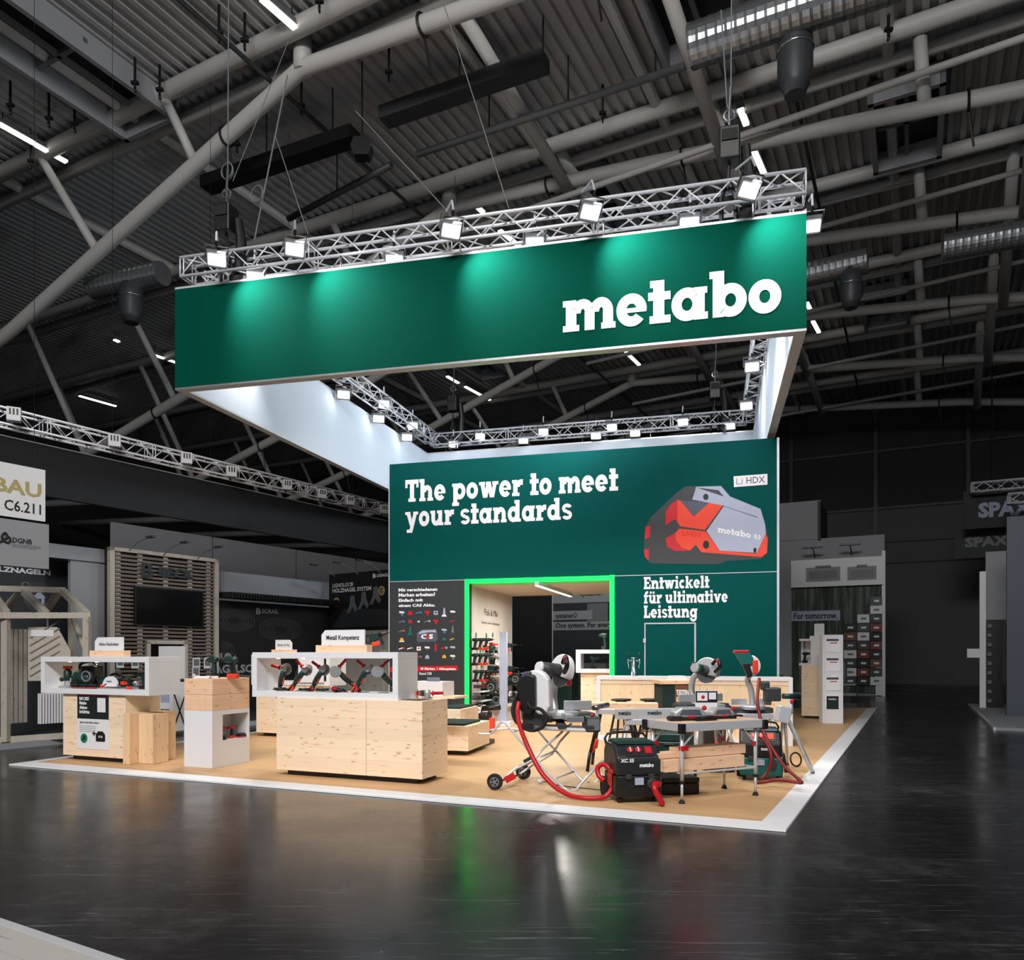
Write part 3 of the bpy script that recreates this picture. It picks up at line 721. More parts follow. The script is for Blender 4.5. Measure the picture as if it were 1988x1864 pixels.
# chain hoists, slings, wires
def hoist(x, y, p, q, label, chain_top=ROOF - .5, bag=True):
    c = onplane(x, y, p[:2], q[:2])
    t = thing('chain_hoist', label, 'hoist', c, math.atan2(uF.y, uF.x))
    mb = MB(); mb.box(-.13, .13, -.14, .14, -.2, .22); mb.build('motor_body', M['black'], t, bevel=.02)
    mb = MB(); mb.box(-.1, .1, -.16, -.14, .02, .16); mb.build('label_plate', M['rubber'], t)
    mb = MB(); mb.path([(0, 0, .2), (0, 0, .5), (.02, 0, .8)], .02, 6); mb.torus((0, 0, .42), (0, 1, 0), .07, .02, 12, 6); mb.build('top_hook', M['steel'], t)
    mb = MB(); mb.cyl((.02, 0, .7), (.05, 0, chain_top - c.z), .009, n=6); mb.build('steel_cable', M['mid_grey'], t)
    mb = MB(); mb.path([(.2, 0, .0), (.24, .02, -.35), (.22, .02, -.85), (.16, .02, -.95)], lambda u: .06 + .06 * u, 10); mb.build('chain_bag', M['black'], t)
    dz = TZ + .1 - c.z
    mb = MB(); mb.cyl((0, 0, -.2), (-.02, 0, dz), .02, n=6); mb.build('load_chain', M['black'], t)
    mb = MB(); mb.path([(-.02, 0, -.4), (-.1, .0, dz - .1), (-.1, 0, dz - .45)], .03, 6); mb.path([(-.02, 0, -.4), (.08, .0, dz - .1), (.08, 0, dz - .45)], .03, 6); mb.build('sling', M['black'], t)
    return t, c
TM0, TM1 = TFL, TFR
hoist(1416, 288, TM0, TM1, 'black chain hoist on the front truss above the logo end')
hoist(440, 430, TM0, TM1, 'black chain hoist on the front truss above the plain end')
hoist(880, 785, BL - vB * .3, BR - vB * .3, 'black chain hoist over the far truss, near the plain end')
hoist(1388, 760, BL - vB * .3, BR - vB * .3, 'black chain hoist over the far truss, near the logo end')
c0 = onplane(440, 430, TM0, TM1)
for (x, y, wh) in ((440, 331, 'upper loop of wire coiled beside the hoist cable at the plain end'), (498, 376, 'lower loop of wire coiled beside the hoist cable at the plain end')):
    c = onplane(x, y, TM0, TM1); mb = MB()
    for k in range(3): mb.torus((k * .004, .01 * k, 0), (.5 + .05 * k, 1, .1 * k), .115 + .004 * k, .006, 22, 5)
    o = mb.build('wire_coil', M['mid_grey']); o.location = c; tag(o, wh, 'cable coil')
def wire(x0, y0, x1, y1, label, r=.008, z=None, m='mid_grey'):
    q = onplane(x1, y1, TM0, TM1); p = onplane(x0, y0, (TM0 + vF * .5)[:2], (TM1 + vF * .5)[:2])
    mb = MB(); mb.cyl((0, 0, 0), p - q, r, n=6); o = mb.build('suspension_wire', M[m]); o.location = q; tag(o, label, 'wire')
wire(558, 146, 494, 466, 'thick pale wire slanting down to the plain end of the banner truss', .012)
wire(535, 265, 598, 455, 'thin wire with a loop meeting the banner truss near the plain end')
wire(862, 10, 988, 405, 'thin wire with a loop meeting the middle of the banner truss')
wire(690, 215, 876, 418, 'thin slanting wire above the middle floodlight of the truss')
wire(560, 80, 452, 352, 'taut thin wire running up from the coiled loops to the roof beam', .006)
wire(1400, 20, 1412, 210, 'pale wire running up from the chain hoist beside the silver duct', .01)

# ------------------------------------------------------------------ the green stand wall
wx = (WR - WL); wl = wx.length
ZM, ZT = 3.05, 5.47
oL = inwall(911, 1300, WL, WR)[0]; oR = inwall(1184, 1300, WL, WR)[0]
oT = inwall(1050, 1133, WL, WR)[1]
sw = thing('stand_wall', 'tall green exhibition stand wall with a lit doorway and large white slogan', 'wall', (0, 0, 0))
def wbox(name, m, x0, x1, z0, z1, y0=0, y1=.16, **kw):
    mb = MB(wallframe(WL, WR)); mb.box(x0, x1, z0, z1, -y1, -y0); return mb.build(name, m, sw, **kw)
zl, zr = inwall(757, 900, WL, WR)[1], inwall(1508, 848, WL, WR)[1]
wbox('upper_panel', M['green'], 0, wl, max(ZM, oT), ZT, 0, .16)
wbox('graphic_panel', M['charcoal'], 0, oL, .04, ZM - .012, label='charcoal panel printed with small power tools')
wbox('lower_panel', M['green'], oR, wl, .04, ZM - .012)
wbox('panel_seam', M['alu'], 0, oL - .02, ZM - .012, ZM, -.002)
wbox('panel_seam', M['alu'], oR + .02, wl, ZM - .012, ZM, -.002)
wbox('edge_profile', M['alu'], wl, wl + .04, .04, ZT, -.01)
wbox('edge_profile', M['alu'], -.02, 0, .04, ZT, -.004)
# door drawn as a thin pale outline in the lower panel
d0 = inwall(1251, 1212, WL, WR); d1 = inwall(1348, 1212, WL, WR)
mb = MB(wallframe(WL, WR, 0, .004)); zt = d0[1]
mb.box(d0[0], d0[0] + .022, .05, zt, 0, .004); mb.box(d1[0], d1[0] + .03, .05, zt + .02, 0, .004); mb.box(d0[0], d1[0] + .03, zt, zt + .025, 0, .004)
mb.build('door_frame', M['alu'], sw, label='pale outline of a flush door')
mb = MB(wallframe(WL, WR, 0, .004)); mb.box(d0[0] - .02, d0[0] + .03, zt - .35, zt - .27, 0, .02); mb.build('hinge', M['alu'], sw)
# slogans
wall_slab('The power to meet', M['lettering'], WL, WR, 787, 975, 1200, 945, sw, label='white slogan lettering, first line')
wall_slab('your standards', M['lettering'], WL, WR, 787, 1023, 1111, 994.5, sw, label='white slogan lettering, second line')
for s_, y0, x1, yt in (('Entwickelt', 1144, 1377, 1127.5), ('für ultimative', 1172, 1413, 1155.5), ('Leistung', 1200, 1354, 1183)):
    wall_slab(s_, M['lettering'], WL, WR, 1250, y0, x1, yt, sw, label='white lettering on the lower green panel')
# the printed battery pack: every patch is a flat printed shape
def printed(name, m, pts, off, par=sw, p=WL, q=WR, **kw):
    f_ = wallframe(p, q, 0, off); mb = MB(f_)
    ws = [inwall(x, y, p, q) for x, y in pts]
    mb.add([(a, b, 0) for a, b in ws], [tuple(range(len(ws)))])
    return mb.build(name, m, par, **kw)
Z = lambda pts: [(1230 + x / 6.855, 900 + y / 6.855) for x, y in pts]
pb = printed('printed_battery', M['dark_grey'], Z([(135, 1175), (150, 860), (225, 720), (560, 400), (690, 305), (1165, 300), (1285, 440), (1690, 605), (1700, 650), (1750, 780), (1790, 1000), (1780, 1190), (1700, 1270), (1230, 1300), (1130, 1340), (230, 1330), (150, 1250)]), .003, label='big printed picture of a grey and red battery pack')
for (mn, pts) in (('lilac', [(830, 310), (1165, 300), (1285, 440), (1690, 605), (1745, 790), (1700, 790), (1640, 710), (1190, 560), (780, 480), (820, 360)]),
                  ('shade', [(620, 490), (1010, 520), (800, 700)]),
                  ('lilac', [(1200, 570), (1640, 720), (1750, 800), (1760, 930), (1640, 1190), (1150, 1160), (970, 900)]),
                  ('shade', [(990, 920), (1690, 1030), (1640, 1190), (1150, 1160)]),
                  ('dark_grey', [(840, 320), (1130, 355), (1200, 440), (1170, 430)]),
                  ('red', [(430, 640), (500, 540), (585, 485), (585, 780), (550, 740), (425, 825)]),
                  ('orange_red', [(585, 485), (620, 490), (800, 705), (1010, 520), (1190, 555), (950, 885), (620, 835), (585, 780)]),
                  ('orange_red', [(610, 865), (960, 905), (1150, 1160), (1640, 1200), (1760, 935), (1785, 1000), (1775, 1190), (1700, 1245), (900, 1180), (830, 1080), (750, 1160), (640, 1120), (560, 1010), (560, 920)]),
                  ('red', [(560, 920), (560, 1010), (640, 1120), (740, 1160), (560, 1165), (450, 1110), (425, 1000)]),
                  ('red', [(160, 850), (230, 825), (215, 985), (150, 1005)]), ('red', [(140, 1150), (205, 1130), (200, 1290), (150, 1240)])):
    printed('printed_patch', M[mn], Z(pts), .0045 + random.random() * .0012, pb)
for (cx, cy, rx, ry) in ((965, 1080, 42, 55), (962, 445, 36, 42), (1615, 1155, 22, 35)):
    printed('printed_bolt', M['black'], Z([(cx + rx * math.cos(t * PI / 9), cy + ry * math.sin(t * PI / 9)) for t in range(18)]), .0062, pb)
def sheared(px0, py0, px1, py1, p, q, off):
    a = inwall(px0, py0, p, q); b = inwall(px1, py1, p, q)
    f_ = wallframe(p, q, a[1], off, a[0]); sh = Matrix.Identity(4); sh[1][0] = (b[1] - a[1]) / (b[0] - a[0])
    return f_ @ sh, b[0] - a[0]
f_, wd = sheared(1230 + 1120 / 6.855, 900 + 915 / 6.855, 1230 + 1560 / 6.855, 900 + 995 / 6.855, WL, WR, .0066)
slab('metabo', M['lettering'], f_, wd, .082, pb, gap=.03)
f_, wd = sheared(1230 + 1605 / 6.855, 900 + 995 / 6.855, 1230 + 1690 / 6.855, 900 + 1015 / 6.855, WL, WR, .0066)
text('8.0', M['lettering'], f_, size=.12, width=wd, parent=pb, bold=.02)
f_, wd = sheared(1230 + 650 / 6.855, 900 + 960 / 6.855, 1230 + 910 / 6.855, 900 + 985 / 6.855, WL, WR, .0066)
text('LiHDX', M['red'], f_, size=.14, width=wd, parent=pb)
bd = printed('printed_badge', M['lettering'], [(1424, 925), (1490, 920), (1490, 941), (1425, 946)], .004, label='white badge with dark lettering')
wall_text('Li', M['lilac'], WL, WR, 1429, 941, 1442, 928, bd, .0055)
wall_text('HDX', M['shade'], WL, WR, 1449, 939, 1485, 926, bd, .0055, bold=.005)
# charcoal panel: writing, small printed tools
for s_, y0, x1, yt in (('Mit verschiedenen', 1148.5, 849, 1142.5), ('Marken arbeiten?', 1158.5, 845, 1152), ('Einfach mit', 1168.5, 821, 1162.5), ('einem CAS Akku.', 1178.5, 845, 1173)):
    wall_text(s_, M['lettering'], WL, WR, 774, y0, x1, yt, sw, bold=.035, label='small white lettering on the charcoal panel')
wall_text('40 Marken. 1 Akkusystem.', M['lettering'], WL, WR, 816, 1300.5, 886, 1295.5, sw, .006, bold=.03)
printed('printed_stripe', M['red'], [(757, 1295), (889, 1292.5), (889, 1301.5), (757, 1305)], .003, label='red printed stripe')
wall_text('Stand 338', M['lettering'], WL, WR, 814, 1310, 838, 1305, sw)
def mini(px, py, kind, c1, c2, s=1.0):
    g = []
    if kind == 0: g = [(c1, [(-5, -4), (3, -4), (5, -2), (5, 0), (-2, 0), (-5, -1)]), (c2, [(-1, 0), (2, 0), (3, 5), (-1, 5)])]            # drill
    elif kind == 1: g = [(c1, [(-4, 2), (-3, -3), (0, -5), (3, -3), (4, 2)]), (c2, [(-5, 2), (5, 2), (5, 4), (-5, 4)])]                      # saw
    elif kind == 2: g = [(c1, [(-6, 0), (2, -3), (3, -1), (-6, 2)]), (c2, [(2, -3), (6, -3), (6, 1), (3, 1)])]                               # grinder
    elif kind == 3: g = [(c1, [(-1.2, -10), (1.2, -10), (2.4, 4), (-2.4, 4)]), (c2, [(-4, 4), (3, 4), (5, 8), (-5, 8)])]                     # tall tool
    elif kind == 4: g = [(c1, [(-4, -4), (4, -4), (4, 4), (-4, 4)]), (c2, [(-2, -2), (2, -2), (2, 1), (-2, 1)])]                             # radio
    t_ = None
    for i, (m_, pts) in enumerate(g):
        o = printed('printed_tool' if i == 0 else 'printed_detail', M[m_], [(px + x * s, py + y * s * .95) for x, y in pts], .003 + .001 * i, sw if i == 0 else t_)
        if i == 0: t_ = o
colx = (780, 796.5, 813, 829.5, 846, 862.5, 879); G_ = ((1191, [(0, 'white', 'blue'), (1, 'red', 'red'), (2, 'blue', 'blue'), (0, 'red', 'red'), (4, 'lilac', 'dark_grey'), (3, 'lilac', 'white'), (0, 'white', 'tool_green')]),
    (1208, [(2, 'mid_grey', 'blue'), (1, 'red', 'dark_grey'), (4, 'dark_grey', 'white'), (2, 'mid_grey', 'lilac'), (0, 'red', 'red'), None, (2, 'red', 'dark_grey')]),
    (1226, [(2, 'mid_grey', 'orange_red'), (3, 'teal', 'teal'), None, None, None, (0, 'lilac', 'blue'), (3, 'mid_grey', 'dark_grey')]),
    (1243, [(1, 'amber', 'white'), None, None, None, None, (1, 'teal', 'tool_green'), (2, 'amber', 'dark_grey')]),
    (1260, [(2, 'white', 'red'), (2, 'white', 'mid_grey'), (4, 'white', 'red'), (0, 'white', 'dark_grey'), (3, 'red', 'dark_grey'), (2, 'red', 'lilac'), (0, 'lilac', 'dark_grey')]),
    (1277, [None, None, (2, 'red', 'mid_grey'), (1, 'lilac', 'mid_grey'), None, (1, 'amber', 'dark_grey'), (0, 'white', 'mid_grey')]))
for (py, row) in G_:
    for px, e in zip(colx, row):
        if e: mini(px, py - (px - 757) * .012, e[0], e[1], e[2])
cb = printed('printed_battery', M['shade'], [(809, 1231), (813, 1226), (820, 1222), (846, 1221.5), (849, 1226), (849.5, 1242), (846, 1246), (811, 1247), (809, 1243)], .003, label='printed grey battery pack with two-colour lettering')
printed('printed_patch', M['lilac'], [(811, 1230), (820, 1224), (846, 1223), (847, 1228), (835, 1227), (815, 1231)], .004, cb)
wall_text('C S', M['lettering'], WL, WR, 817.5, 1240, 841, 1231.5, cb, .005, bold=.05)
wall_text('A', M['red'], WL, WR, 825.5, 1240, 833.5, 1231.5, cb, .006, bold=.05)
# green glowing strip round the doorway
ls = thing('led_strip', 'glowing green light strip framing the doorway in the stand wall', 'light strip', (0, 0, 0))
f_ = wallframe(WL, WR)
w0 = inwall(903, 1300, WL, WR)[0]; w1 = inwall(1193, 1300, WL, WR)[0]
tz = ZM + .0
for nm, a in (('upright_strip', (w0, oL, .4, tz)), ('upright_strip', (oR, w1, .9, tz + .01)), ('head_strip', (oL, oR, tz - .085, tz))):
    mb = MB(f_); mb.box(a[0], a[1], a[2], a[3], .002, .03); mb.build(nm, M['led'], ls)
# doorway room: side board with tools, soffit with a lamp
BK = V((uT.x, uT.y, 0)); 
jl = WL + (WR - WL).normalized() * oL; jr = WL + (WR - WL).normalized() * oR
j0 = jl + BK * .16; jb = at(992, 1158, (2.93 - HC) * F / (HY - 1158)); jb.z = 0
ub = (jb - j0).normalized()
rm = thing('tool_wall', 'whitewashed timber board wall inside the doorway hung with many power tools', 'display wall', (0, 0, 0))
mb = MB(wallframe(j0, jb)); ln = (jb - j0).length; mb.box(0, ln, .03, 2.93, -.08, 0); mb.build('board', M['ply'], rm)
mb = MB(wallframe(j0, jb)); mb.box(ln, ln + .05, .03, 2.93, -.1, .02); mb.build('edge_profile', M['alu'], rm)
mb = MB(wallframe(j0, jb)); mb.box(0, ln, .38, .42, 0, .32); mb.box(0, ln, .03, .38, 0, .25); mb.build('base_shelf', M['ply'], rm)
wall_text('Pick & Mix', M['ink'], j0, jb, 940, 1194, 966, 1181, rm, bold=0)
wall_text('Einfach clever kombiniert', M['ink'], j0, jb, 935, 1210.5, 970, 1205, rm, bold=-.005)
so = thing('doorway_soffit', 'beige soffit ceiling of the doorway passage carrying one slim lamp', 'soffit', (0, 0, 0))
qr = jr + BK * 2.9; ql = jb
mb = MB(); mb.add([V((p_.x, p_.y, z)) for z in (2.93, 3.01) for p_ in (jl + BK * .16, jr + BK * .16, qr, ql)], [(0, 3, 2, 1), (4, 5, 6, 7), (0, 1, 5, 4), (1, 2, 6, 5), (2, 3, 7, 6), (3, 0, 4, 7)])
mb.build('soffit_board', M['beige'], so)
p, q = at(1042, 1136.5, (2.86 - HC) * F / (HY - 1136.5)), at(1108, 1158, (2.86 - HC) * F / (HY - 1158))
t = thing('track_light', 'slim bright linear lamp under the doorway soffit', 'ceiling light', p)
d = q - p; F4 = frame((0, 0, 0), d, V((0, 0, 1)).cross(d))
mb = MB(F4); mb.box(0, d.length, -.04, .04, 0, .07); mb.build('lamp_body', M['alu'], t)
mb = MB(F4); mb.box(0, d.length, -.032, .032, -.012, 0); mb.build('diffuser', M['strip'], t)
area('passage_light', (p + q) / 2 + V((0, 0, -.05)), (p + q) / 2 - V((0, 0, 2)), 75, .1, 2.4, (1, .95, .88))

# ------------------------------------------------------------------ the stand platform
PF0, PF1 = onz(17, 1483.5, .02), onz(1526, 1612, .02)       # front edge
PR = onz(1690, 1392, .02)
PB = PR + (PR - PF1).normalized() * 3.6
PL = PF0 + V((4.5, 10.5, 0))
plat = [PF0, PF1, PB, PL]
pz = math.atan2(PF1.y - PF0.y, PF1.x - PF0.x)
pt = thing('stand_platform', 'low oak plank platform with white bevelled edge strip under the whole stand', 'platform', (PF0.x, PF0.y, 0), pz)
pt['kind'] = 'structure'; pt['label'] = 'low oak plank platform with a white edge strip under the whole stand'
loc = lambda p_: Matrix.Rotation(-pz, 4, 'Z') @ (V(p_) - V((PF0.x, PF0.y, 0)))
ou = [loc(p_) for p_ in plat]; inn = []
for i in range(4):
    a = (ou[(i + 1) % 4] - ou[i]).normalized(); b_ = (ou[i - 1] - ou[i]).normalized()
    s_ = abs(a.cross(b_).z); inn.append(ou[i] + (a + b_) * (.24 / s_))
mb = MB(); mb.add([V((p_.x, p_.y, z)) for z in (0, .03) for p_ in inn], [(4, 5, 6, 7), (0, 3, 2, 1), (0, 1, 5, 4), (1, 2, 6, 5), (2, 3, 7, 6), (3, 0, 4, 7)])
mb.build('plank_floor', M['oak'], pt)
mb = MB(); mb.add([V((p_.x, p_.y, .003)) for p_ in ou] + [V((p_.x, p_.y, .032)) for p_ in inn] + [V((o_.x * .985 + i_.x * .015, o_.y * .985 + i_.y * .015, .022)) for o_, i_ in zip(ou, inn)], [(i, (i + 1) % 4, 8 + (i + 1) % 4, 8 + i) for i in range(4)] + [(8 + i, 8 + (i + 1) % 4, 4 + (i + 1) % 4, 4 + i) for i in range(4)])
mb.build('edge_strip', M['white'], pt)
GZ = .032
# corner of the neighbouring stand's deck
gd = MB(); c0, c1 = onz(-60, 1763, .04), onz(252, 1868, .04)
g_ = thing('neighbouring_deck', 'x', 'platform', c0, math.atan2(c1.y - c0.y, c1.x - c0.x)); del g_['category']; g_['kind'] = 'structure'; g_['label'] = 'corner of a pale grey plank deck across the dark floor'
ln = (c1 - c0).length
mb = MB(); mb.box(-2, ln + 2, -4, -.05, -.04, 0); mb.build('deck_boards', M['grey_deck'], g_)
mb = MB(); mb.box(-2, ln + 2, -.05, 0, -.04, .004); mb.build('deck_edge', M['alu'], g_)
# ------------------------------------------------------------------ stand furniture
UZ = -R(22.5)
U_ = V((math.cos(UZ), math.sin(UZ), 0)); V_ = V((-math.sin(UZ), math.cos(UZ), 0))
def cabinet(label, p, w_, d_, h0, h1, rz=UZ, m='spruce', plinth=.12, cat='counter', name='wooden_counter', joint=None):
    t = thing(name, label, cat, (p[0], p[1], GZ), rz)
    mb = MB(); mb.box(0, w_, 0, d_, h0, h1); mb.build('cabinet_body', M[m], t, bevel=.004)
    if plinth:
        mb = MB(); mb.box(plinth, w_ - plinth, plinth * .6, d_ - plinth * .6, 0, h0); mb.build('plinth', M['black'], t, label='black recessed plinth')
    if joint:
        mb = MB(); mb.box(joint - .0015, joint + .0015, -.0012, .01, h0, h1 - .002); mb.build('panel_joint', M['ink'], t)
    return t
def showbox(label, p, z, w_, d_, h_, rz=UZ, t_=.075, lamps=(), mid=None, back=None):
    t = thing('display_box', label, 'display box', (p[0], p[1], z), rz)
    for nm, a in (('base_panel', (0, w_, 0, d_, 0, t_)), ('top_panel', (0, w_, 0, d_, h_ - t_, h_)), ('side_panel', (0, t_, 0, d_, t_, h_ - t_)), ('side_panel', (w_ - t_, w_, 0, d_, t_, h_ - t_))):
        mb = MB(); mb.box(*a); mb.build(nm, M['white'], t, bevel=.003)
    if mid:
        mb = MB(); mb.box(mid[0], mid[1], d_ - .03, d_, t_, h_ - t_); mb.build('back_panel', M['white'], t)
    for x in lamps:
        mb = MB(); mb.cyl((x, d_ * .5, h_ - t_ - .006), (x, d_ * .5, h_ - t_), .022, n=12); mb.build('downlight', M['warm'], t)
        q = t.matrix_world; rot = Matrix.Rotation(rz, 4, 'Z'); w0_ = V((p[0], p[1], z)) + rot @ V((x, d_ * .5, h_ - t_ - .02)); 
        spot('box_lamp', w0_, w0_ - V((0, 0, 1)), 2.2, 85, 1, (1, .86, .66), .02)
    return t
def signboard(label, words_, p, z, w_, h_, rz=UZ, cut='L', tw=None, bold=.01, slabby=False, block=True, size=None):
    t = thing('sign_board', label, 'sign', (p[0], p[1], z), rz)
    bh = .09 if block else 0
    if block:
        mb = MB(); mb.box(-.06, w_ + .06, -.03, .09, 0, bh); mb.build('wood_base', M['block'], t, bevel=.003)
    k = h_ * .3
    poly = [(0, 0), (w_, 0), (w_, h_), (k, h_), (0, h_ - k)] if cut == 'L' else [(0, 0), (w_, 0), (w_, h_ - k), (w_ - k, h_), (0, h_)]
    mb = MB(); mb.prism(poly, (0, .02, bh), (1, 0, 0), (0, 0, 1), .02); mb.build('board', M['white'], t)
    tw = tw or w_ * .7
    text(words_, M['ink'], frame((w_ / 2 - tw / 2, .008, bh + h_ * .36), (1, 0, 0), (0, 0, 1)), size=size or h_ * .36, width=tw, parent=t, bold=bold)
    return t

# --- counter with the metal tools
C0 = V((-2.97, 9.74, 0))
cabinet('long spruce counter on a black plinth under the metal tools display', C0, 2.09, .64, .065, .97, joint=1.33)
B0 = V((-3.34, 9.93, 0))
zc = GZ + .97
showbox('long white open display box with angle grinders inside', B0, zc, 2.16, .47, .57, lamps=(.22, .62), mid=None)
q = B0 + U_ * .92 + V_ * .2
signboard('white sign for metalworking tools on a spruce block over the grinders', 'Metall Kompetenz', q, zc + .57, .64, .19, tw=.49, bold=.03, size=.078)
# --- left counter for the new cordless tools
L0 = V((-6.49, 11.17, 0))
cabinet('square spruce counter carrying a poster beside the platform corner', L0, 1.23, .6, .065, .95)
B1 = V((-6.88, 11.28, 0)); zl1 = GZ + .95
showbox('white open display box on the counter with the poster', B1, zl1, 2.12, .55, .53, lamps=(.25, .8))
q = B1 + U_ * .78 + V_ * .25
signboard('white sign for new cordless tools on a spruce block over the left counter'.replace('left counter', 'poster counter'), 'Akku-Neuheiten', q, zl1 + .53, .56, .19, tw=.39, bold=.02)
# poster on that counter
ps = thing('poster', 'poster with dark green head, green circle and battery picture on the spruce counter', 'poster', (L0.x, L0.y, GZ), UZ)
mb = MB(); mb.box(.30, .92, -.006, -.001, .17, 1.0 - .06); mb.build('poster_sheet', M['white'], ps)
def pbox(nm, m, x0, x1, z0, z1, off=.0075):
    mb = MB(); mb.box(x0, x1, -off - .0005, -off, z0, z1); return mb.build(nm, M[m], ps)
pbox('printed_head', 'ink', .30, .92, .60, .925); pbox('printed_stripe', 'red', .30, .92, .925, .94, .008)
PM = lambda x, z: frame((x, -.0095, z), (1, 0, 0), (0, 0, 1))
for k, s_ in enumerate(('BAU 2025', 'Metabo', 'Aktions-', 'highlights')): text(s_, M['lettering'], PM(.345, .865 - k * .063), size=.062, width=(.19, .14, .16, .2)[k], parent=ps, bold=.04)
text('Jetzt Gratis-Akku sichern', M['ink'], PM(.35, .535), size=.04, width=.38, parent=ps, bold=.02)
for k in range(4): text('Kaufen Sie ein Metabo Kombo-Set', M['mid_grey'], PM(.35, .49 - k * .026), size=.022, width=.32 - .05 * (k == 3), parent=ps)
mb = MB(); mb.flat(disc(.068, 28), (.435, -.0085, .32), (1, 0, 0), (0, 0, 1)); mb.build('printed_circle', M['badge'], ps)
mb = MB(); mb.prism([(-.03, -.04), (.015, .0), (.03, -.012), (.03, .045), (-.026, .045), (-.012, .03), (-.045, -.018)], (.437, -.0095, .315), (1, 0, 0), (0, 0, 1), .0005); mb.build('printed_arrow', M['ink'], ps)
mb = MB(); mb.prism(rrect(-.09, .09, -.065, .05, .015) , (.76, -.009, .35), (1, 0, 0), (0, 0, 1), .0005); mb.prism([(-.07, .05), (.07, .05), (.05, .08), (-.05, .08)], (.76, -.009, .35), (1, 0, 0), (0, 0, 1), .0005); mb.build('printed_battery', M['black'], ps)
text('C S', M['lettering'], PM(.72, .34), size=.04, width=.08, parent=ps, bold=.05); text('A', M['red'], PM(.748, .34), size=.04, width=.025, parent=ps, bold=.05)
mb = MB(); mb.prism([(-.035, -.01), (-.01, -.01), (-.01, -.035), (.01, -.035), (.01, -.01), (.035, -.01), (.035, .01), (.01, .01), (.01, .035), (-.01, .035), (-.01, .01), (-.035, .01)], (.635, -.009, .395), (1, 0, 0), (0, 0, 1), .0005); mb.build('printed_plus', M['ink'], ps)
pbox('printed_label', 'white', .70, .86, .70, .90, .0095)
# upright blocks at its side
K0 = L0 + U_ * 1.24 + V_ * -.02
for k, (dx, dy, w_, d_, h_) in enumerate(((0, -.03, .12, .45, .70), (.0, .43, .24, .24, .70), (.125, .12, .26, .28, .69))):
    p = K0 + U_ * dx + V_ * dy
    t = thing('timber_block', ['upright spruce beam block leaning flush on the poster counter, foremost of three', 'upright spruce beam block beside the poster counter, rearmost of three', 'wide upright spruce beam block standing out from the poster counter'][k], 'timber block', (p.x, p.y, GZ), UZ)
    mb = MB(); mb.box(0, w_, 0, d_, 0, h_); mb.build('block', M['block_v'], t, bevel=.006)
# --- white pedestal with stacked beams
P0 = V((-4.43, 10.44, 0))
pd = thing('white_pedestal', 'white pedestal with a lit square niche between the two spruce counters', 'pedestal', (P0.x, P0.y, GZ), UZ)
pw, pdp, ph = .49, .71, .76
nx0, nx1, nz0, nz1 = .19, .69, .35, .70
for nm, a in (('front_panel', (0, pw - .32, 0, pdp, 0, ph)), ('base_panel', (pw - .32, pw, 0, pdp, 0, nz0)), ('top_panel', (pw - .32, pw, 0, pdp, nz1, ph)), ('side_panel', (pw - .32, pw, 0, nx0, nz0, nz1)), ('back_panel', (pw - .32, pw, nx1, pdp, nz0, nz1))):
    mb = MB(); mb.box(*a); mb.build(nm, M['white'], pd)
for z0, z1, n_, along in ((ph, ph + .215, 4, 'x'), (ph + .215, ph + .43, 4, 'y')):
    for k in range(n_):
        t = thing('timber_beam', 'spruce beam stacked on the white pedestal, ' + ('lower' if along == 'x' else 'upper') + ' layer, ' + ['first', 'second', 'third', 'fourth'][k] + (' from the poster side' if along == 'x' else ' from the front'), 'timber beam', (P0.x, P0.y, GZ), UZ, 'beams stacked on the pedestal')
        mb = MB()
        if along == 'x': mb.box(pw * k / n_ + .001, pw * (k + 1) / n_ - .001, 0, pdp, z0, z1 - .002)
        else: mb.box(0, pw, pdp * k / n_ + .001, pdp * (k + 1) / n_ - .001, z0, z1 - .002)
        mb.build('beam', M['block'], t, bevel=.004)

# ------------------------------------------------------------------ power tools (each built once, then copied)
def k_drill(body='tool_green', grip='black', bat='red', chuck='black'):
    t = thing('cordless_drill', 'x', 'drill')
    mb = MB(); mb.lathe([(.018, -.085), (.03, -.075), (.034, -.03), (.034, .05), (.028, .07)], (0, 0, .2), (1, 0, 0), 14); mb.build('motor_housing', M[body], t, True)
    mb = MB(); mb.lathe([(.024, .07), (.024, .1), (.018, .125), (.008, .135)], (0, 0, .2), (1, 0, 0), 12); mb.cyl((.13, 0, .2), (.17, 0, .2), .004, n=6); mb.build('chuck', M[chuck], t, True)
    mb = MB(); mb.prism([(-.045, .17), (.0, .17), (-.015, .05), (-.065, .05)], (0, 0, 0), (1, 0, 0), (0, 0, 1), .036); mb.prism([(.0, .17), (.022, .165), (.006, .12), (-.004, .12)], (0, 0, 0), (1, 0, 0), (0, 0, 1), .014); mb.build('grip', M[grip], t, bevel=.006)
    mb = MB(); mb.box(-.09, .03, -.034, .034, .0, .05); mb.build('battery_pack', M['black' if bat == 'black' else 'orange_red'], t, bevel=.008)
    return t
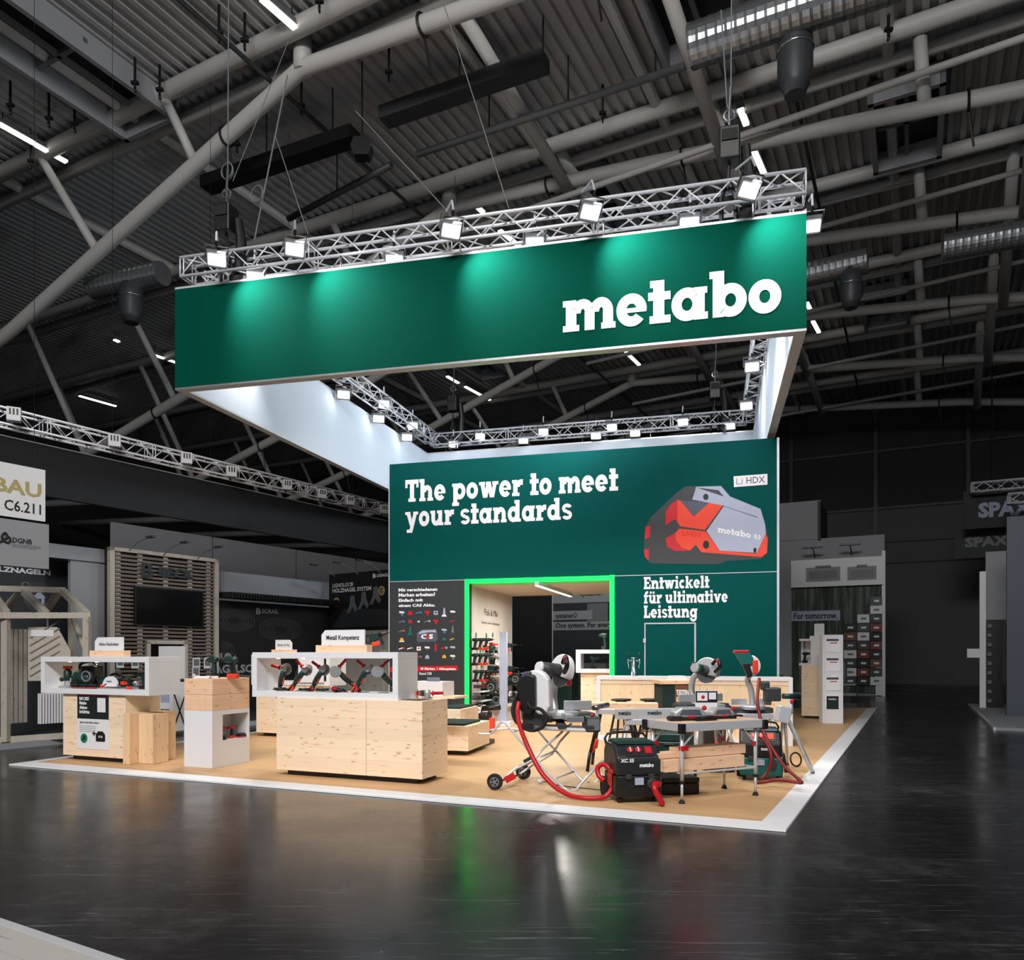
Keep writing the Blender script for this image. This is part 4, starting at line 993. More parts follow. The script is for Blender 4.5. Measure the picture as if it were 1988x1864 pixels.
def k_grinder(corded=True, disc_r=.075, head='cast'):
    t = thing('angle_grinder', 'x', 'angle grinder')
    mb = MB(); mb.lathe([(.02, -.14), (.033, -.12), (.037, -.03), (.033, .04), (.028, .06)], (0, 0, 0), (1, 0, 0), 14); mb.build('motor_housing', M['tool_green'], t, True)
    mb = MB(); mb.lathe([(.026, -.3), (.03, -.27), (.024, -.2), (.027, -.14)], (0, 0, 0), (1, 0, 0), 12); mb.build('rear_grip', M['black'], t, True)
    mb = MB(); mb.box(-.1, -.02, -.038, .038, -.012, .014); mb.build('side_label', M['orange_red'], t)
    mb = MB(); mb.box(-.27, -.17, -.03, .03, -.02, .02); mb.build('grip_label', M['orange_red'], t)
    mb = MB(); mb.lathe([(.028, .055), (.036, .075), (.036, .115), (.02, .14)], (0, 0, .0), (1, 0, 0), 12); mb.lathe([(.036, -.055), (.036, .03), (.02, .045)], (.095, 0, 0), (0, 0, 1), 12); mb.build('gear_head', M[head], t, True)
    mb = MB(); mb.lathe([(disc_r, -.062), (disc_r, -.058)], (.095, 0, 0), (0, 0, 1), 24); mb.build('cutting_disc', M['cast'], t)
    mb = MB(); pts = [(disc_r * 1.1 * math.cos(R(a)), disc_r * 1.1 * math.sin(R(a))) for a in range(90, 271, 15)]
    mb.prism(pts, (.095, 0, -.05), (1, 0, 0), (0, 1, 0), .014); mb.build('guard', M['cast'], t)
    mb = MB(); mb.lathe([(.012, .03), (.012, .06), (.03, .062), (.03, .07), (.017, .075), (.019, .12), (.017, .18), (.02, .19)], (.095, 0, 0), (0, 1, 0), 12); mb.build('side_handle', M['red'], t, True)
    if corded:
        mb = MB(); mb.path([(-.29, 0, 0), (-.36, .0, -.01), (-.42, .02, -.06)], .007, 6, 4); mb.build('cable', M['black'], t)
    else:
        mb = MB(); mb.box(-.4, -.29, -.04, .04, -.06, .05); mb.build('battery_pack', M['black'], t, bevel=.01)
        mb = MB(); mb.box(-.405, -.33, -.041, .041, -.062, -.02); mb.build('battery_base', M['orange_red'], t, bevel=.01)
    return t
def k_plunge():
    t = thing('plunge_saw', 'x', 'circular saw')
    mb = MB(); mb.prism([(-.14, .03)] + arc(0, .03, .14, 180, 20, 14) + [(.12, .03)], (0, -.04, 0), (1, 0, 0), (0, 0, 1), .03); mb.build('blade_cover', M['white'], t)
    mb = MB(); mb.box(-.19, .17, -.07, .12, 0, .012); mb.build('base_plate', M['cast'], t)
    mb = MB(); mb.lathe([(.03, 0), (.05, .02), (.05, .13), (.03, .15)], (.02, -.02, .09), (0, 1, 0), 14); mb.build('motor', M['tool_green'], t, True)
    mb = MB(); mb.path([(-.1, .05, .09), (-.11, .05, .17), (-.02, .05, .2), (.08, .05, .17), (.1, .05, .1)], .018, 8, 3); mb.build('handle', M['black'], t, True)
    mb = MB(); mb.box(.1, .17, .02, .1, .05, .1); mb.build('battery_pack', M['orange_red'], t, bevel=.008)
    text('metabo', M['ink'], frame((-.06, -.0565, .09), (1, 0, 0), (0, 0, 1)), size=.035, width=.1, parent=t, bold=.03)
    return t
def k_battery(c='orange_red'):
    t = thing('battery_pack', 'x', 'battery')
    mb = MB(); mb.box(-.06, .06, -.04, .04, .0, .045); mb.build('case', M['black'], t, bevel=.008)
    mb = MB(); mb.box(-.061, .061, -.041, .041, .005, .022); mb.build('coloured_band', M[c], t, bevel=.006)
    mb = MB(); mb.box(-.045, .045, -.03, .03, .045, .062); mb.build('contact_rail', M['dark_grey'], t)
    return t
def k_router():
    t = thing('router_tool', 'x', 'power tool')
    mb = MB(); mb.lathe([(.05, .1), (.055, .12), (.055, .24), (.03, .27)], (0, 0, 0), (0, 0, 1), 14); mb.build('motor_housing', M['tool_green'], t, True)
    mb = MB(); mb.box(-.11, .11, -.07, .07, 0, .03); mb.cyl((-.06, 0, .03), (-.06, 0, .14), .012, n=8); mb.cyl((.06, 0, .03), (.06, 0, .14), .012, n=8); mb.build('base_plate', M['cast'], t, bevel=.004)
    mb = MB(); mb.box(-.05, .05, -.045, .045, .27, .32); mb.build('battery_pack', M['orange_red'], t, bevel=.01)
    mb = MB(); mb.ball((-.12, 0, .12), .035); mb.cyl((-.12, 0, .12), (-.05, 0, .12), .012, n=8); mb.build('hand_knob', M['black'], t, True)
    return t
def k_jobvac():
    t = thing('cordless_vacuum', 'x', 'power tool')
    mb = MB(); mb.lathe([(.1, -.17), (.125, -.14), (.125, .1), (.1, .14)], (0, 0, .135), (1, 0, 0), 16); mb.build('tank', M['tool_green'], t, True)
    mb = MB(); mb.box(-.02, .2, -.11, .11, .1, .32); mb.build('motor_cover', M['black'], t, bevel=.03)
    mb = MB(); mb.path([(-.12, 0, .27), (-.1, 0, .35), (.1, 0, .38), (.18, 0, .31)], .018, 8, 3); mb.build('carry_handle', M['black'], t, True)
    mb = MB(); mb.cyl((-.05, -.02, .36), (-.12, -.02, .46), .012, n=8); mb.build('wand', M['black'], t)
    mb = MB(); mb.torus((.09, -.118, .17), (0, 1, 0), .07, .016, 20, 8); mb.build('hose', M['mid_grey'], t, True)
    mb = MB(); mb.cyl((-.1, -.14, .06), (-.1, -.11, .06), .06, n=16); mb.build('wheel', M['rubber'], t)
    return t
def k_rotary():
    t = thing('rotary_hammer', 'x', 'hammer drill')
    mb = MB(); mb.prism([(-.13, .18), (-.15, .1), (-.08, .07), (.03, .1), (.03, .2), (-.06, .22)], (0, 0, 0), (1, 0, 0), (0, 0, 1), .07); mb.build('motor_housing', M['tool_green'], t, bevel=.012)
    mb = MB(); mb.lathe([(.035, .03), (.032, .1), (.02, .16), (.012, .18)], (0, 0, .16), (1, 0, 0), 12); mb.cyl((.18, 0, .16), (.3, 0, .16), .006, n=6); mb.build('chuck', M['black'], t, True)
    mb = MB(); mb.path([(-.1, 0, .2), (-.2, 0, .19), (-.21, 0, .1), (-.12, 0, .08)], .018, 8, 3); mb.build('rear_handle', M['black'], t, True)
    mb = MB(); mb.box(-.12, .0, -.038, .038, .0, .07); mb.build('battery_pack', M['orange_red'], t, bevel=.01)
    mb = MB(); mb.cyl((.05, 0, .13), (.05, 0, .0), .016, n=8); mb.build('side_handle', M['black'], t)
    return t
LIB = dict(drill=k_drill, grinder=k_grinder, cgrinder=lambda: k_grinder(False, .06), biggrinder=lambda: k_grinder(True, .072), plunge=k_plunge, battery=k_battery, router=k_router, jobvac=k_jobvac, rotary=k_rotary, greendrill=lambda: k_drill('tool_green', 'tool_green', 'black'), redrill=lambda: k_drill('red', 'black', 'red'), greenbat=lambda: k_battery('tool_green'))
_made = {}
def tool(kind, pos, label, rz=0, group=None, rot=None, sc=1.0):
    if kind not in _made:
        o = LIB[kind](); _made[kind] = o; o.location = pos
    else:
        o = copy_tree(_made[kind], pos)
    o.rotation_euler = rot or (0, 0, rz); o.scale = (sc,) * 3; o['label'] = label
    if group: o['group'] = group
    elif 'group' in o.keys(): del o['group']
    return o
EU = lambda yaw, pitch, roll=0: (Matrix.Rotation(R(yaw), 3, 'Z') @ Matrix.Rotation(R(-pitch), 3, 'Y') @ Matrix.Rotation(R(roll), 3, 'X')).to_euler()
# grinders in the long white box: heads up on clear stands
def boxpt(x, y, o, off): return onplane(x, y, (o + V_ * off)[:2], (o + V_ * off + U_)[:2])
GR = [('grinder', 548, 1312, (-4, 78, 75), 'green grinder standing upright with red handle, nearest the end of the long box'), ('biggrinder', 584, 1311, (-14, 52, 75), 'green corded grinder with red handle, second in the long box'), ('biggrinder', 619, 1312, (-12, 60, 75), 'green corded grinder with black and red handle, third in the long box'),
      ('biggrinder', 664, 1311, (192, 42, 70), 'angle grinder with large pale guard turned away, fourth in the long box'), ('cgrinder', 706, 1311, (-14, 58, 75), 'cordless grinder with big red and black battery pack, fifth in the long box'), ('biggrinder', 745, 1312, (192, 45, 70), 'angle grinder with pale guard and red handle at the far end of the long box')]
for kk, (kind, x, y, e_, lb) in enumerate(GR):
    c = boxpt(x, y, B0, .22)
    o = tool(kind, c, lb, rot=EU(*e_), sc=1.0)
    base = zc + .076
    s_ = thing('acrylic_stand', 'clear acrylic grinder stand, ' + ['first', 'second', 'third', 'fourth', 'fifth', 'sixth'][kk] + ' in the long white box', 'display stand', (c.x, c.y, base), UZ + .5, 'acrylic stands in the long white box')
    hh = max(.05, c.z - base - .1)
    mb = MB(); mb.box(-.055, .055, -.004, .004, 0, hh); mb.build('upright_pane', M['glass'], s_); mb = MB(); mb.box(-.07, .07, -.06, .06, 0, .004); mb.build('foot_pane', M['glass'], s_)
c = boxpt(660, 1342, B0, .16); tool('grinder', c, 'small grinder with red handle lying low in the long box', rot=EU(200, 25))
for kk, (x, y, r_) in enumerate(((545, 1345, .07), (592, 1344, .06), (628, 1343, .075), (660, 1350, .05))):
    c = boxpt(x, y, B0, .12); mb = MB(); zb_ = zc + .083
    pts = []
    for i in range(26): a = i * .72; pts.append((c.x + math.cos(a) * r_ * (1.2 + .25 * math.sin(i * 1.7)), c.y + math.sin(a) * r_ * .7, zb_ + .012 * abs(math.sin(i * .9)) + .0009 * i))
    mb.path(pts, .0065, 6, 2); o = mb.build('power_cable', M['black']); tag(o, 'coiled black tool cable lying in the long white box, ' + ['first', 'second', 'third', 'fourth'][kk] + ' coil', 'cable', 'coiled tool cables')
# grinder lying on the counter
c = C0 + U_ * 1.93 + V_ * .34; tool('cgrinder', (c.x, c.y, zc + .075), 'cordless grinder with red side handle lying on the spruce counter top', rot=EU(-62, 2), sc=1.05)
mb = MB(); mb.box(0, .3, 0, .2, 0, .004); o = mb.build('flyer', M['dark_grey']); o.location = (c.x - .3, c.y - .12, zc); o.rotation_euler = (0, 0, UZ); tag(o, 'dark flyer under the grinder on the counter top', 'flyer')
# new cordless tools in the poster counter's box
zb1 = zl1 + .076
for kind, x, dy, yaw, lb, sc in (('router', .30, .2, 0, 'green router tool with red battery on top, at the end of the poster counter box', 1.0), ('jobvac', .62, .26, 10, 'bulky green and black cordless vacuum in the poster counter box', 1.0), ('plunge', 1.22, .2, 0, 'white plunge saw with dark lettering in the poster counter box', 1.05),
                             ('grinder', 1.42, .3, 30, 'green grinder lying behind the white plunge saw', .9), ('greendrill', 1.72, .25, 180, 'green drill standing upright at the far end of the poster counter box', 1.0), ('cgrinder', 1.0, .36, 10, 'cordless grinder lying at the back of the poster counter box', .8), ('drill', 1.56, .16, 160, 'small drill with red battery beside the white plunge saw', .8), ('rotary', .86, .3, 200, 'dark hammer drill behind the cordless vacuum', .8)):
    p = B1 + U_ * x + V_ * dy
    zz = .08 * sc if kind in ('grinder', 'cgrinder') else 0
    tool(kind, (p.x, p.y, zb1 + zz), lb, rz=UZ + R(yaw), sc=sc)
for k in range(3):
    p = B1 + U_ * (.62 + .16 * k) + V_ * .09; tool('battery', (p.x, p.y, zb1), 'red banded battery pack in front of the green vacuum, ' + ['first', 'second', 'third'][k] + ' of three', rz=UZ)
# on and in the pedestal
zp = GZ + ph + .43
for (x, y, yaw, kind, lb) in ((414, 1312, 160, 'greendrill', 'green drill with black chuck on top of the stacked beams, over the white bar'), (448, 1312, 185, 'drill', 'green drill with pale cap on top of the stacked beams, beside the thin rods')):
    c = onplane(x, y, (P0 + V_ * .3)[:2], (P0 + V_ * .3 + U_)[:2]); tool(kind, (c.x, c.y, zp), lb, rz=UZ + R(yaw), sc=1.25)
p = P0 + U_ * .25 + V_ * .14
t = thing('guide_rail', 'short white guide rail lying across the stacked beams under the drills', 'rail', (p.x, p.y, zp), UZ + .5); mb = MB(); mb.box(-.16, .16, -.025, .025, 0, .03); mb.build('rail_body', M['white'], t, bevel=.005); mb = MB(); mb.ball((-.16, 0, .03), .03, .03, .03); mb.build('end_cap', M['cast'], t, True)
for k, (ux_, uy_) in enumerate(((.42, .5), (.36, .1))):
    p = P0 + U_ * ux_ + V_ * uy_; mb = MB(); mb.cyl((0, 0, 0), (0, 0, .32 if k == 0 else .17), .006, n=6); mb.lathe([(.02, 0), (.02, .012)], (0, 0, 0), (0, 0, 1), 10)
    o = mb.build('steel_rod', M['steel']); o.location = (p.x, p.y, zp); tag(o, ('tall' if k == 0 else 'short') + ' thin steel rod standing on the stacked beams', 'rod')
zn = GZ + nz0
p = P0 + U_ * .36 + V_ * .32; tool('redrill', (p.x, p.y, zn), 'red drill in the niche of the white pedestal', rz=UZ + 1.3, sc=.75)
p = P0 + U_ * .36 + V_ * .52; tool('redrill', (p.x, p.y, zn), 'second red drill deeper in the pedestal niche', rz=UZ + 1.8, sc=.75)
p = P0 + U_ * .41 + V_ * .24; tool('greenbat', (p.x, p.y, zn), 'green banded battery pack in the pedestal niche', rz=UZ + 1.2)
p = P0 + U_ * .42 + V_ * .62; tool('battery', (p.x, p.y, zn), 'red banded battery pack in the pedestal niche', rz=UZ + 1.5)
# --- second display behind, with its sign
D0 = V((-4.75, 14.35, 0)); 
cabinet('spruce counter behind the metal tools counter', D0, 1.2, .6, .065, .95)
showbox('white display box with two upright panels behind the grinder box', D0 + U_ * -.1 + V_ * -.02, GZ + .95, 1.75, .5, .56, mid=None)
mb = MB(); mb.box(.62, 1.16, 0, .03, 0, .44); o = mb.build('upright_panel', M['white']); o.location = (D0 + V_ * -.06 + U_ * .48 - U_ * .1); o.location.z = GZ + .95 + .06; o.rotation_euler = (0, 0, UZ); tag(o, 'white upright panel standing before the rear display box', 'panel')
q = D0 + U_ * .35 + V_ * .1
signboard('small blue grey sign for light hammers, behind the long sign', 'Hämmer bis 4kg', q, GZ + .95 + .56, .37, .18, cut='R', tw=.27)
p = D0 + U_ * .95 + V_ * .2; tool('jobvac', (p.x, p.y, GZ + .95 + .075), 'black and green vacuum in the rear display box', rz=UZ, sc=.9)
p = D0 + U_ * .3 + V_ * .2; tool('router', (p.x, p.y, GZ + .95 + .075), 'green tool in the rear display box, close to its end panel', rz=UZ, sc=.9)
# third display: low white box behind the lying grinder
E0 = at(795, 1440, 10.9); E0.z = 0
cabinet('spruce counter mostly hidden behind the metal tools counter', E0 + U_ * -.85, .78, .6, .065, .93)
tt = thing('low_display_box', 'low white box panel behind the grinder on the counter', 'display box', (E0.x, E0.y, GZ + .93), UZ); mb = MB(); mb.box(-.02, .5, .05, .4, 0, .2); mb.build('panel_body', M['white'], tt)
mb = MB(); mb.box(-.2, .7, .02, .45, -.03, -.0); mb.build('shelf_board', M['spruce'], tt)
p = E0 + U_ * .2 + V_ * .15; t = thing('card_holder', 'small clear card holder on the low white box', 'card holder', (p.x, p.y, GZ + 1.13), UZ); mb = MB(); mb.box(0, .2, 0, .004, 0, .06); mb.build('card', M['lilac'], t); mb = MB(); mb.box(-.005, .205, -.006, -.004, 0, .065); mb.build('pane', M['glass'], t)
# tall tool stand behind: cut-off tool on a pole
c = at(745, 1290, 12.0); t = thing('tool_stand', 'chrome pole stand holding a green cutting tool over the grinder box', 'tool stand', (c.x, c.y, GZ))
mb = MB(); mb.cyl((0, 0, 0), (0, 0, 1.72), .016, n=8); mb.build('pole', M['steel'], t); mb = MB(); mb.lathe([(.2, 0), (.2, .02), (.03, .04)], (0, 0, 0), (0, 0, 1), 18); mb.build('base', M['dark_grey'], t); mb = MB(); mb.box(-.06, .06, -.03, .03, 1.5, 1.58); mb.build('clamp', M['steel'], t)
tool('rotary', (c.x - .06, c.y - .02, GZ + 1.66), 'green cutting tool held on the chrome pole stand', rot=EU(-10, 14), sc=.95)
# --- tiered seat
T0 = at(869, 1461, 11.75); T0.z = 0
bn_ = thing('tiered_bench', 'two-step spruce bench with dark green cushions beside the doorway', 'bench', (T0.x, T0.y, GZ), -R(15))
for nm, a, m in (('lower_step', (-.35, .38, -.15, .95, .07, .44), 'spruce'), ('upper_step', (-.5, -.05, .75, 1.7, .07, .62), 'spruce'), ('plinth', (-.3, .28, -.02, 1.6, 0, .07), 'black'), ('seat_cushion', (-.3, .3, -.1, .72, .44, .475), 'cushion'), ('seat_cushion', (-.45, -.1, .85, 1.6, .62, .655), 'cushion')):
    mb = MB(); mb.box(*a); mb.build(nm, M[m], bn_, bevel=.01 if 'cush' in nm else .004)

# ------------------------------------------------------------------ tool wall stock
def ontool(x, y, off=.10):
    n_ = V((ub.y, -ub.x, 0)); p_ = j0 + n_ * off; return onplane(x, y, p_[:2], (p_ + ub)[:2])
yw = math.degrees(math.atan2(-ub.x, ub.y))        # tools point out from the wall
rows = [('top row', 1243, (925, 935, 946)), ('second row', 1273, (924, 934, 945)), ('third row', 1305, (926, 936, 945, 952))]
hk = 0
for rn, y, xs in rows:
    for x in xs:
        c = ontool(x, y); tool('drill' if (hk % 3) else 'greendrill', (c.x, c.y, c.z - .2), 'cordless drill hanging on the whitewashed tool wall in the ' + rn, rot=EU(yw - 8, 0), group='drills on the tool wall, ' + rn, sc=1.05); hk += 1
        n_ = V((ub.y, -ub.x, 0)); 
        mb = MB(); e = V((c.x, c.y, c.z)); mb.cyl(n_ * -.09, n_ * .02, .008, n=6); o = mb.build('tool_hook', M['steel']); o.location = e; tag(o, 'steel hook carrying a drill on the whitewashed tool wall', 'hook', 'hooks on the tool wall')
for k, (x, y, kind, yaw, lb) in enumerate(((957, 1246, 'cgrinder', yw + 60, 'grinder hanging high on the tool wall beside the drills'), (954, 1264, 'router', yw, 'dark router tool on a small shelf of the tool wall'), (962, 1266, 'router', yw, 'second dark router tool on a small shelf of the tool wall'), (962, 1282, 'plunge', yw + 90, 'small saw on the tool wall'), (958, 1300, 'rotary', yw, 'hammer drill on the tool wall, third row'), (966, 1296, 'greendrill', yw, 'teal drill on the tool wall beside the white post'),
                                     (955, 1322, 'cgrinder', yw + 40, 'grinder on the tool wall above the batteries'), (966, 1328, 'cgrinder', yw + 70, 'grinder on the tool wall close to the white post'), (948, 1338, 'jobvac', yw, 'dark vacuum on the tool wall below the batteries'), (953, 1362, 'jobvac', yw + 30, 'black vacuum on a shelf of the tool wall'), (963, 1362, 'router', yw, 'pale green tool on a shelf of the tool wall'),
                                     (978, 1356, 'rotary', yw, 'hammer drill low on the tool wall'), (925, 1376, 'plunge', yw + 70, 'dark saw on the base shelf of the tool wall, nearer the doorway'), (936, 1372, 'plunge', yw + 70, 'dark saw on the base shelf of the tool wall, deeper in'), (989, 1255, 'rotary', yw + 10, 'long red and black tool hanging beyond the white post'), (994, 1300, 'rotary', yw, 'tall black tool beyond the white post, middle row'), (996, 1322, 'jobvac', yw, 'tool with grey hose on the shelf beyond the white post'), (990, 1365, 'jobvac', yw, 'green tool low beyond the white post'), (988, 1345, 'plunge', yw + 90, 'white saw beyond the white post'), (962, 1388, 'jobvac', yw + 40, 'green machine on the floor of the tool wall'), (975, 1395, 'plunge', yw + 60, 'saw with white base at the foot of the tool wall'))):
    c = ontool(x, y, .13); tool(kind, (c.x, c.y, c.z - .12), lb, rot=EU(yaw, 0), sc=.95)
for k in range(6):
    c = ontool(925 + k * 3.4, 1330, .1); tool('battery', (c.x, c.y, c.z - .03), 'battery pack with orange band on the tool wall rack', rot=EU(yw, 0, 90), group='orange banded batteries on the tool wall', sc=.9)
for k in range(5):
    c = ontool(923 + k * 3.6, 1352, .12); tool('greenbat', (c.x, c.y, c.z - .03), 'green battery charger on the tool wall rack', rot=EU(yw, 0, 80), group='green chargers on the tool wall', sc=1.0)
for k, (x0, x1, y) in enumerate(((950, 968, 1273), (919, 938, 1341), (919, 937, 1359), (946, 980, 1372), (985, 1002, 1307), (985, 1003, 1343), (952, 972, 1312), (948, 968, 1290))):
    a, b = ontool(x0, y, .0), ontool(x1, y, .0); n_ = V((ub.y, -ub.x, 0)); a.z = b.z = (a.z + b.z) / 2
    mb = MB(frame((0, 0, 0), ub, (-ub.y, ub.x, 0))); mb.box(0, (b - a).length, -.2, 0, -.02, 0); o = mb.build('wall_shelf', M['white']); o.location = a
    tag(o, 'small pale shelf board on the tool wall under ' + ['the router tools', 'the orange batteries', 'the green chargers', 'the black vacuum', 'the tall black tool', 'the hose tool', 'the upper grinder', 'the small saw'][k], 'shelf')
for k, (x, y) in enumerate(((914.5, 1232), (924.5, 1233), (944.5, 1234), (957, 1233), (976, 1235), (913.5, 1263), (933, 1263), (935, 1292))):
    c = ontool(x, y, .012); mb = MB(frame((0, 0, 0), ub, (0, 0, 1))); mb.prism(disc(.028, 16, 0, 0, .055), (0, 0, 0), (1, 0, 0), (0, 1, 0), .006); o = mb.build('price_tag', M['badge']); o.location = c; tag(o, 'small green oval tag on the whitewashed tool wall', 'tag', 'green tags on the tool wall')
c = ontool(979, 1345, .45); t = thing('slotted_post', 'white slotted display post in front of the tool wall', 'post', (c.x, c.y, GZ), yw * PI / 180)
mb = MB(); mb.box(-.09, .06, -.05, .05, .1, 1.98); mb.build('post_body', M['lilac'], t); mb = MB(); mb.box(-.095, -.091, .0, .03, .7, 1.95); mb.build('light_slot', M['strip'], t); mb = MB(); mb.box(-.16, .16, -.12, .12, 0, .1); mb.build('foot', M['white'], t)
c = ontool(934, 1418, .45); t = thing('tool_bag', 'black tool bag with orange pack standing below the tool wall', 'bag', (c.x + .08, c.y, GZ), UZ)
mb = MB(); mb.box(-.1, .1, -.12, .12, 0, .4); mb.build('bag_body', M['black'], t, bevel=.04); mb = MB(); mb.path([(-.08, 0, .38), (-.06, 0, .5), (.06, 0, .5), (.08, 0, .38)], .015, 6, 3); mb.build('handle', M['black'], t); mb = MB(); mb.box(.1, .18, -.06, .06, .05, .3); mb.build('side_pack', M['orange_red'], t, bevel=.01)
c = ontool(952, 1376, .55); t = thing('vacuum_bag_roll', 'long black roll lying across the low stand by the tool wall', 'roll', (c.x, c.y, c.z), UZ + .3); mb = MB(); mb.cyl((-.16, 0, 0), (.2, 0, .03), .055, n=14); mb.build('roll', M['black'], t, True); mb = MB(); mb.box(-.03, .03, -.03, .03, -(c.z - GZ), -.05); mb.build('support', M['dark_grey'], t)
# ------------------------------------------------------------------ bar with beer tap and stools
bd_ = (WR - WL).normalized(); nb_ = V((bd_.y, -bd_.x, 0))          # nb_ points to the viewer
Q0 = at(1158, 1439, 13.55); Q0.z = 0
bl = 3.25
br_ = thing('bar_counter', 'white framed spruce bar counter in front of the lower green panel', 'bar counter', (Q0.x, Q0.y, GZ), math.atan2(bd_.y, bd_.x))
for nm, a, m in (('bar_top', (0, bl, 0, .6, 1.07, 1.13), 'white'), ('front_panel', (.07, bl - .07, .03, .06, .1, 1.07), 'spruce_v'), ('top_rail', (.07, bl - .07, .02, .029, 1.0, 1.07), 'spruce'), ('side_panel', (0, .07, 0, .6, 0, 1.07), 'white'), ('side_panel', (bl - .07, bl, 0, .6, 0, 1.07), 'white'), ('kick_board', (.07, bl - .07, .0, .03, 0, .1), 'white')):
    mb = MB(); mb.box(*a); mb.build(nm, M[m], br_, bevel=.003)
c = Q0 + bd_ * .62 - nb_ * .3; t = thing('beer_tap', 'chrome beer tap column with two spouts on the bar counter', 'beer tap', (c.x, c.y, GZ + 1.13), math.atan2(bd_.y, bd_.x))
mb = MB(); mb.lathe([(.06, 0), (.06, .01), (.045, .012), (.045, .31), (.04, .33)], (0, 0, 0), (0, 0, 1), 18); mb.build('column', M['steel'], t, True)
for s_ in (-1, 1):
    mb = MB(); mb.cyl((0, 0, .27), (s_ * .1, 0, .27), .012, n=8); mb.cyl((s_ * .1, 0, .3), (s_ * .1, 0, .22), .014, n=8); mb.cyl((s_ * .1, 0, .22), (s_ * .085, -.02, .14), .009, n=8); f_o = mb.build('spout', M['steel'], t, True)
    mb = MB(); mb.cyl((s_ * .1, 0, .3), (s_ * .1, 0, .42), .011, .015, 8); mb.build('tap_handle', M['black'], f_o, True)
for k, (x, y, wh) in enumerate(((1206, 1359, 'close to the doorway'), (1262, 1358, 'under the beer tap'), (1312, 1360, 'behind the dark promotion cabinet'))):
    c = at(x, y, 12.75); t = thing('bar_stool', 'black bar stool with round flat seat and splayed legs, ' + wh, 'bar stool', (c.x, c.y, GZ))
    mb = MB(); mb.lathe([(.05, .735), (.16, .75), (.17, .765), (.16, .78), (.05, .775)], (0, 0, 0), (0, 0, 1), 20); mb.build('seat', M['black'], t, True)
    for q in range(4):
        a = PI / 4 + q * PI / 2 + .3; mb = MB(); mb.cyl((.07 * math.cos(a), .07 * math.sin(a), .745), (.23 * math.cos(a), .23 * math.sin(a), 0), .022, .016, 8); mb.build('leg', M['black'], t, True)
    mb = MB(); mb.torus((0, 0, .26), (0, 0, 1), .185, .011, 20, 6); mb.build('footrest', M['black'], t, True)
# promotion cabinet
c = at(1286, 1440, 12.0); c.z = 0
t = thing('promotion_cabinet', 'dark green cabinet with wood top and a printed call to test and win', 'cabinet', (c.x, c.y, GZ), R(4))
mb = MB(); mb.box(0, .5, 0, .5, .04, 1.05); mb.build('cabinet_body', M['cushion'], t)
mb = MB(); mb.box(-.04, .54, -.03, .55, 1.05, 1.11); mb.build('cabinet_top', M['block'], t, bevel=.004)
mb = MB(); mb.box(.2, .5, -.006, 0, .3, 1.04); pp = mb.build('printed_front', M['beech'], t, label='printed brown workshop picture')
text('TESTEN &', M['lettering'], frame((.215, -.008, .89), (1, 0, 0), (0, 0, 1)), size=.1, width=.26, parent=pp, bold=.05)
text('GEWINNEN', M['lettering'], frame((.215, -.008, .78), (1, 0, 0), (0, 0, 1)), size=.1, width=.27, parent=pp, bold=.05)
mb = MB(); mb.prism([(.21, .6), (.34, .66), (.46, .62), (.46, .54), (.3, .58)], (0, -.007, 0), (1, 0, 0), (0, 0, 1), .001); mb.build('printed_hands', M['block'], pp)
for k in range(3):
    mb = MB(); mb.box(0, .3 - .05 * k, 0, .2, 0, .022); o = mb.build('catalogue', M['white']); o.location = (c.x + .1 + .05 * k, c.y + .12, GZ + 1.11 + .0225 * k); o.rotation_euler = (0, 0, .1 * k); tag(o, 'white catalogue in the small stack on the promotion cabinet', 'catalogue', 'catalogues on the promotion cabinet')

# ------------------------------------------------------------------ wheeled saw stand with mitre saw
def P5(zx, zy, d): return at(900 + zx / 4.66, 1200 + zy / 4.66, d)     # points read off the enlarged view
st0 = at(1060, 1530, 8.9); st0.z = 0
st = thing('saw_stand', 'folding scissor saw stand of silver tubes on two black wheels', 'saw stand', (st0.x, st0.y, GZ))
def rel(pts): return [V(p) - V((st0.x, st0.y, GZ)) for p in pts]
def stp(name, pts, r, m='alu', smooth=3): mb = MB(); mb.path(rel(pts), r, 8, smooth); return mb.build(name, M[m], st, True)
stp('u_frame', [P5(130, 1048, 9.5), P5(235, 1048, 9.5), P5(270, 1025, 9.45), P5(330, 955, 9.4), P5(375, 950, 9.35), P5(470, 1060, 9.2), P5(600, 1215, 9.0), P5(760, 1400, 8.8), P5(900, 1530, 8.62), P5(950, 1558, 8.6), P5(1015, 1555, 8.62), P5(1060, 1500, 8.66), P5(1180, 1370, 8.75), P5(1250, 1295, 8.82), P5(1310, 1275, 8.85)], .014)
stp('u_frame', [P5(240, 1015, 9.85), P5(400, 1000, 9.8), P5(560, 1010, 9.75), P5(640, 985, 9.72), P5(740, 1100, 9.6), P5(860, 1230, 9.45), P5(1000, 1390, 9.28), P5(1090, 1485, 9.2), P5(1170, 1490, 9.2), P5(1220, 1460, 9.22), P5(1260, 1400, 9.25)], .014)
stp('scissor_tube', [P5(365, 1460, 8.8), P5(460, 1370, 8.85), P5(640, 1280, 8.95), P5(700, 1200, 9.0), P5(860, 1060, 9.15), P5(975, 955, 9.25)], .014, smooth=2)
stp('scissor_tube', [P5(480, 1435, 9.25), P5(640, 1320, 9.3), P5(800, 1230, 9.35), P5(870, 1120, 9.42), P5(1000, 980, 9.5)], .014, smooth=2)
stp('cross_tube', [P5(830, 1450, 8.72), P5(995, 1390, 9.26)], .012, smooth=0)
stp('cross_tube', [P5(440, 1030, 9.25), P5(500, 1015, 9.78)], .012, smooth=0)
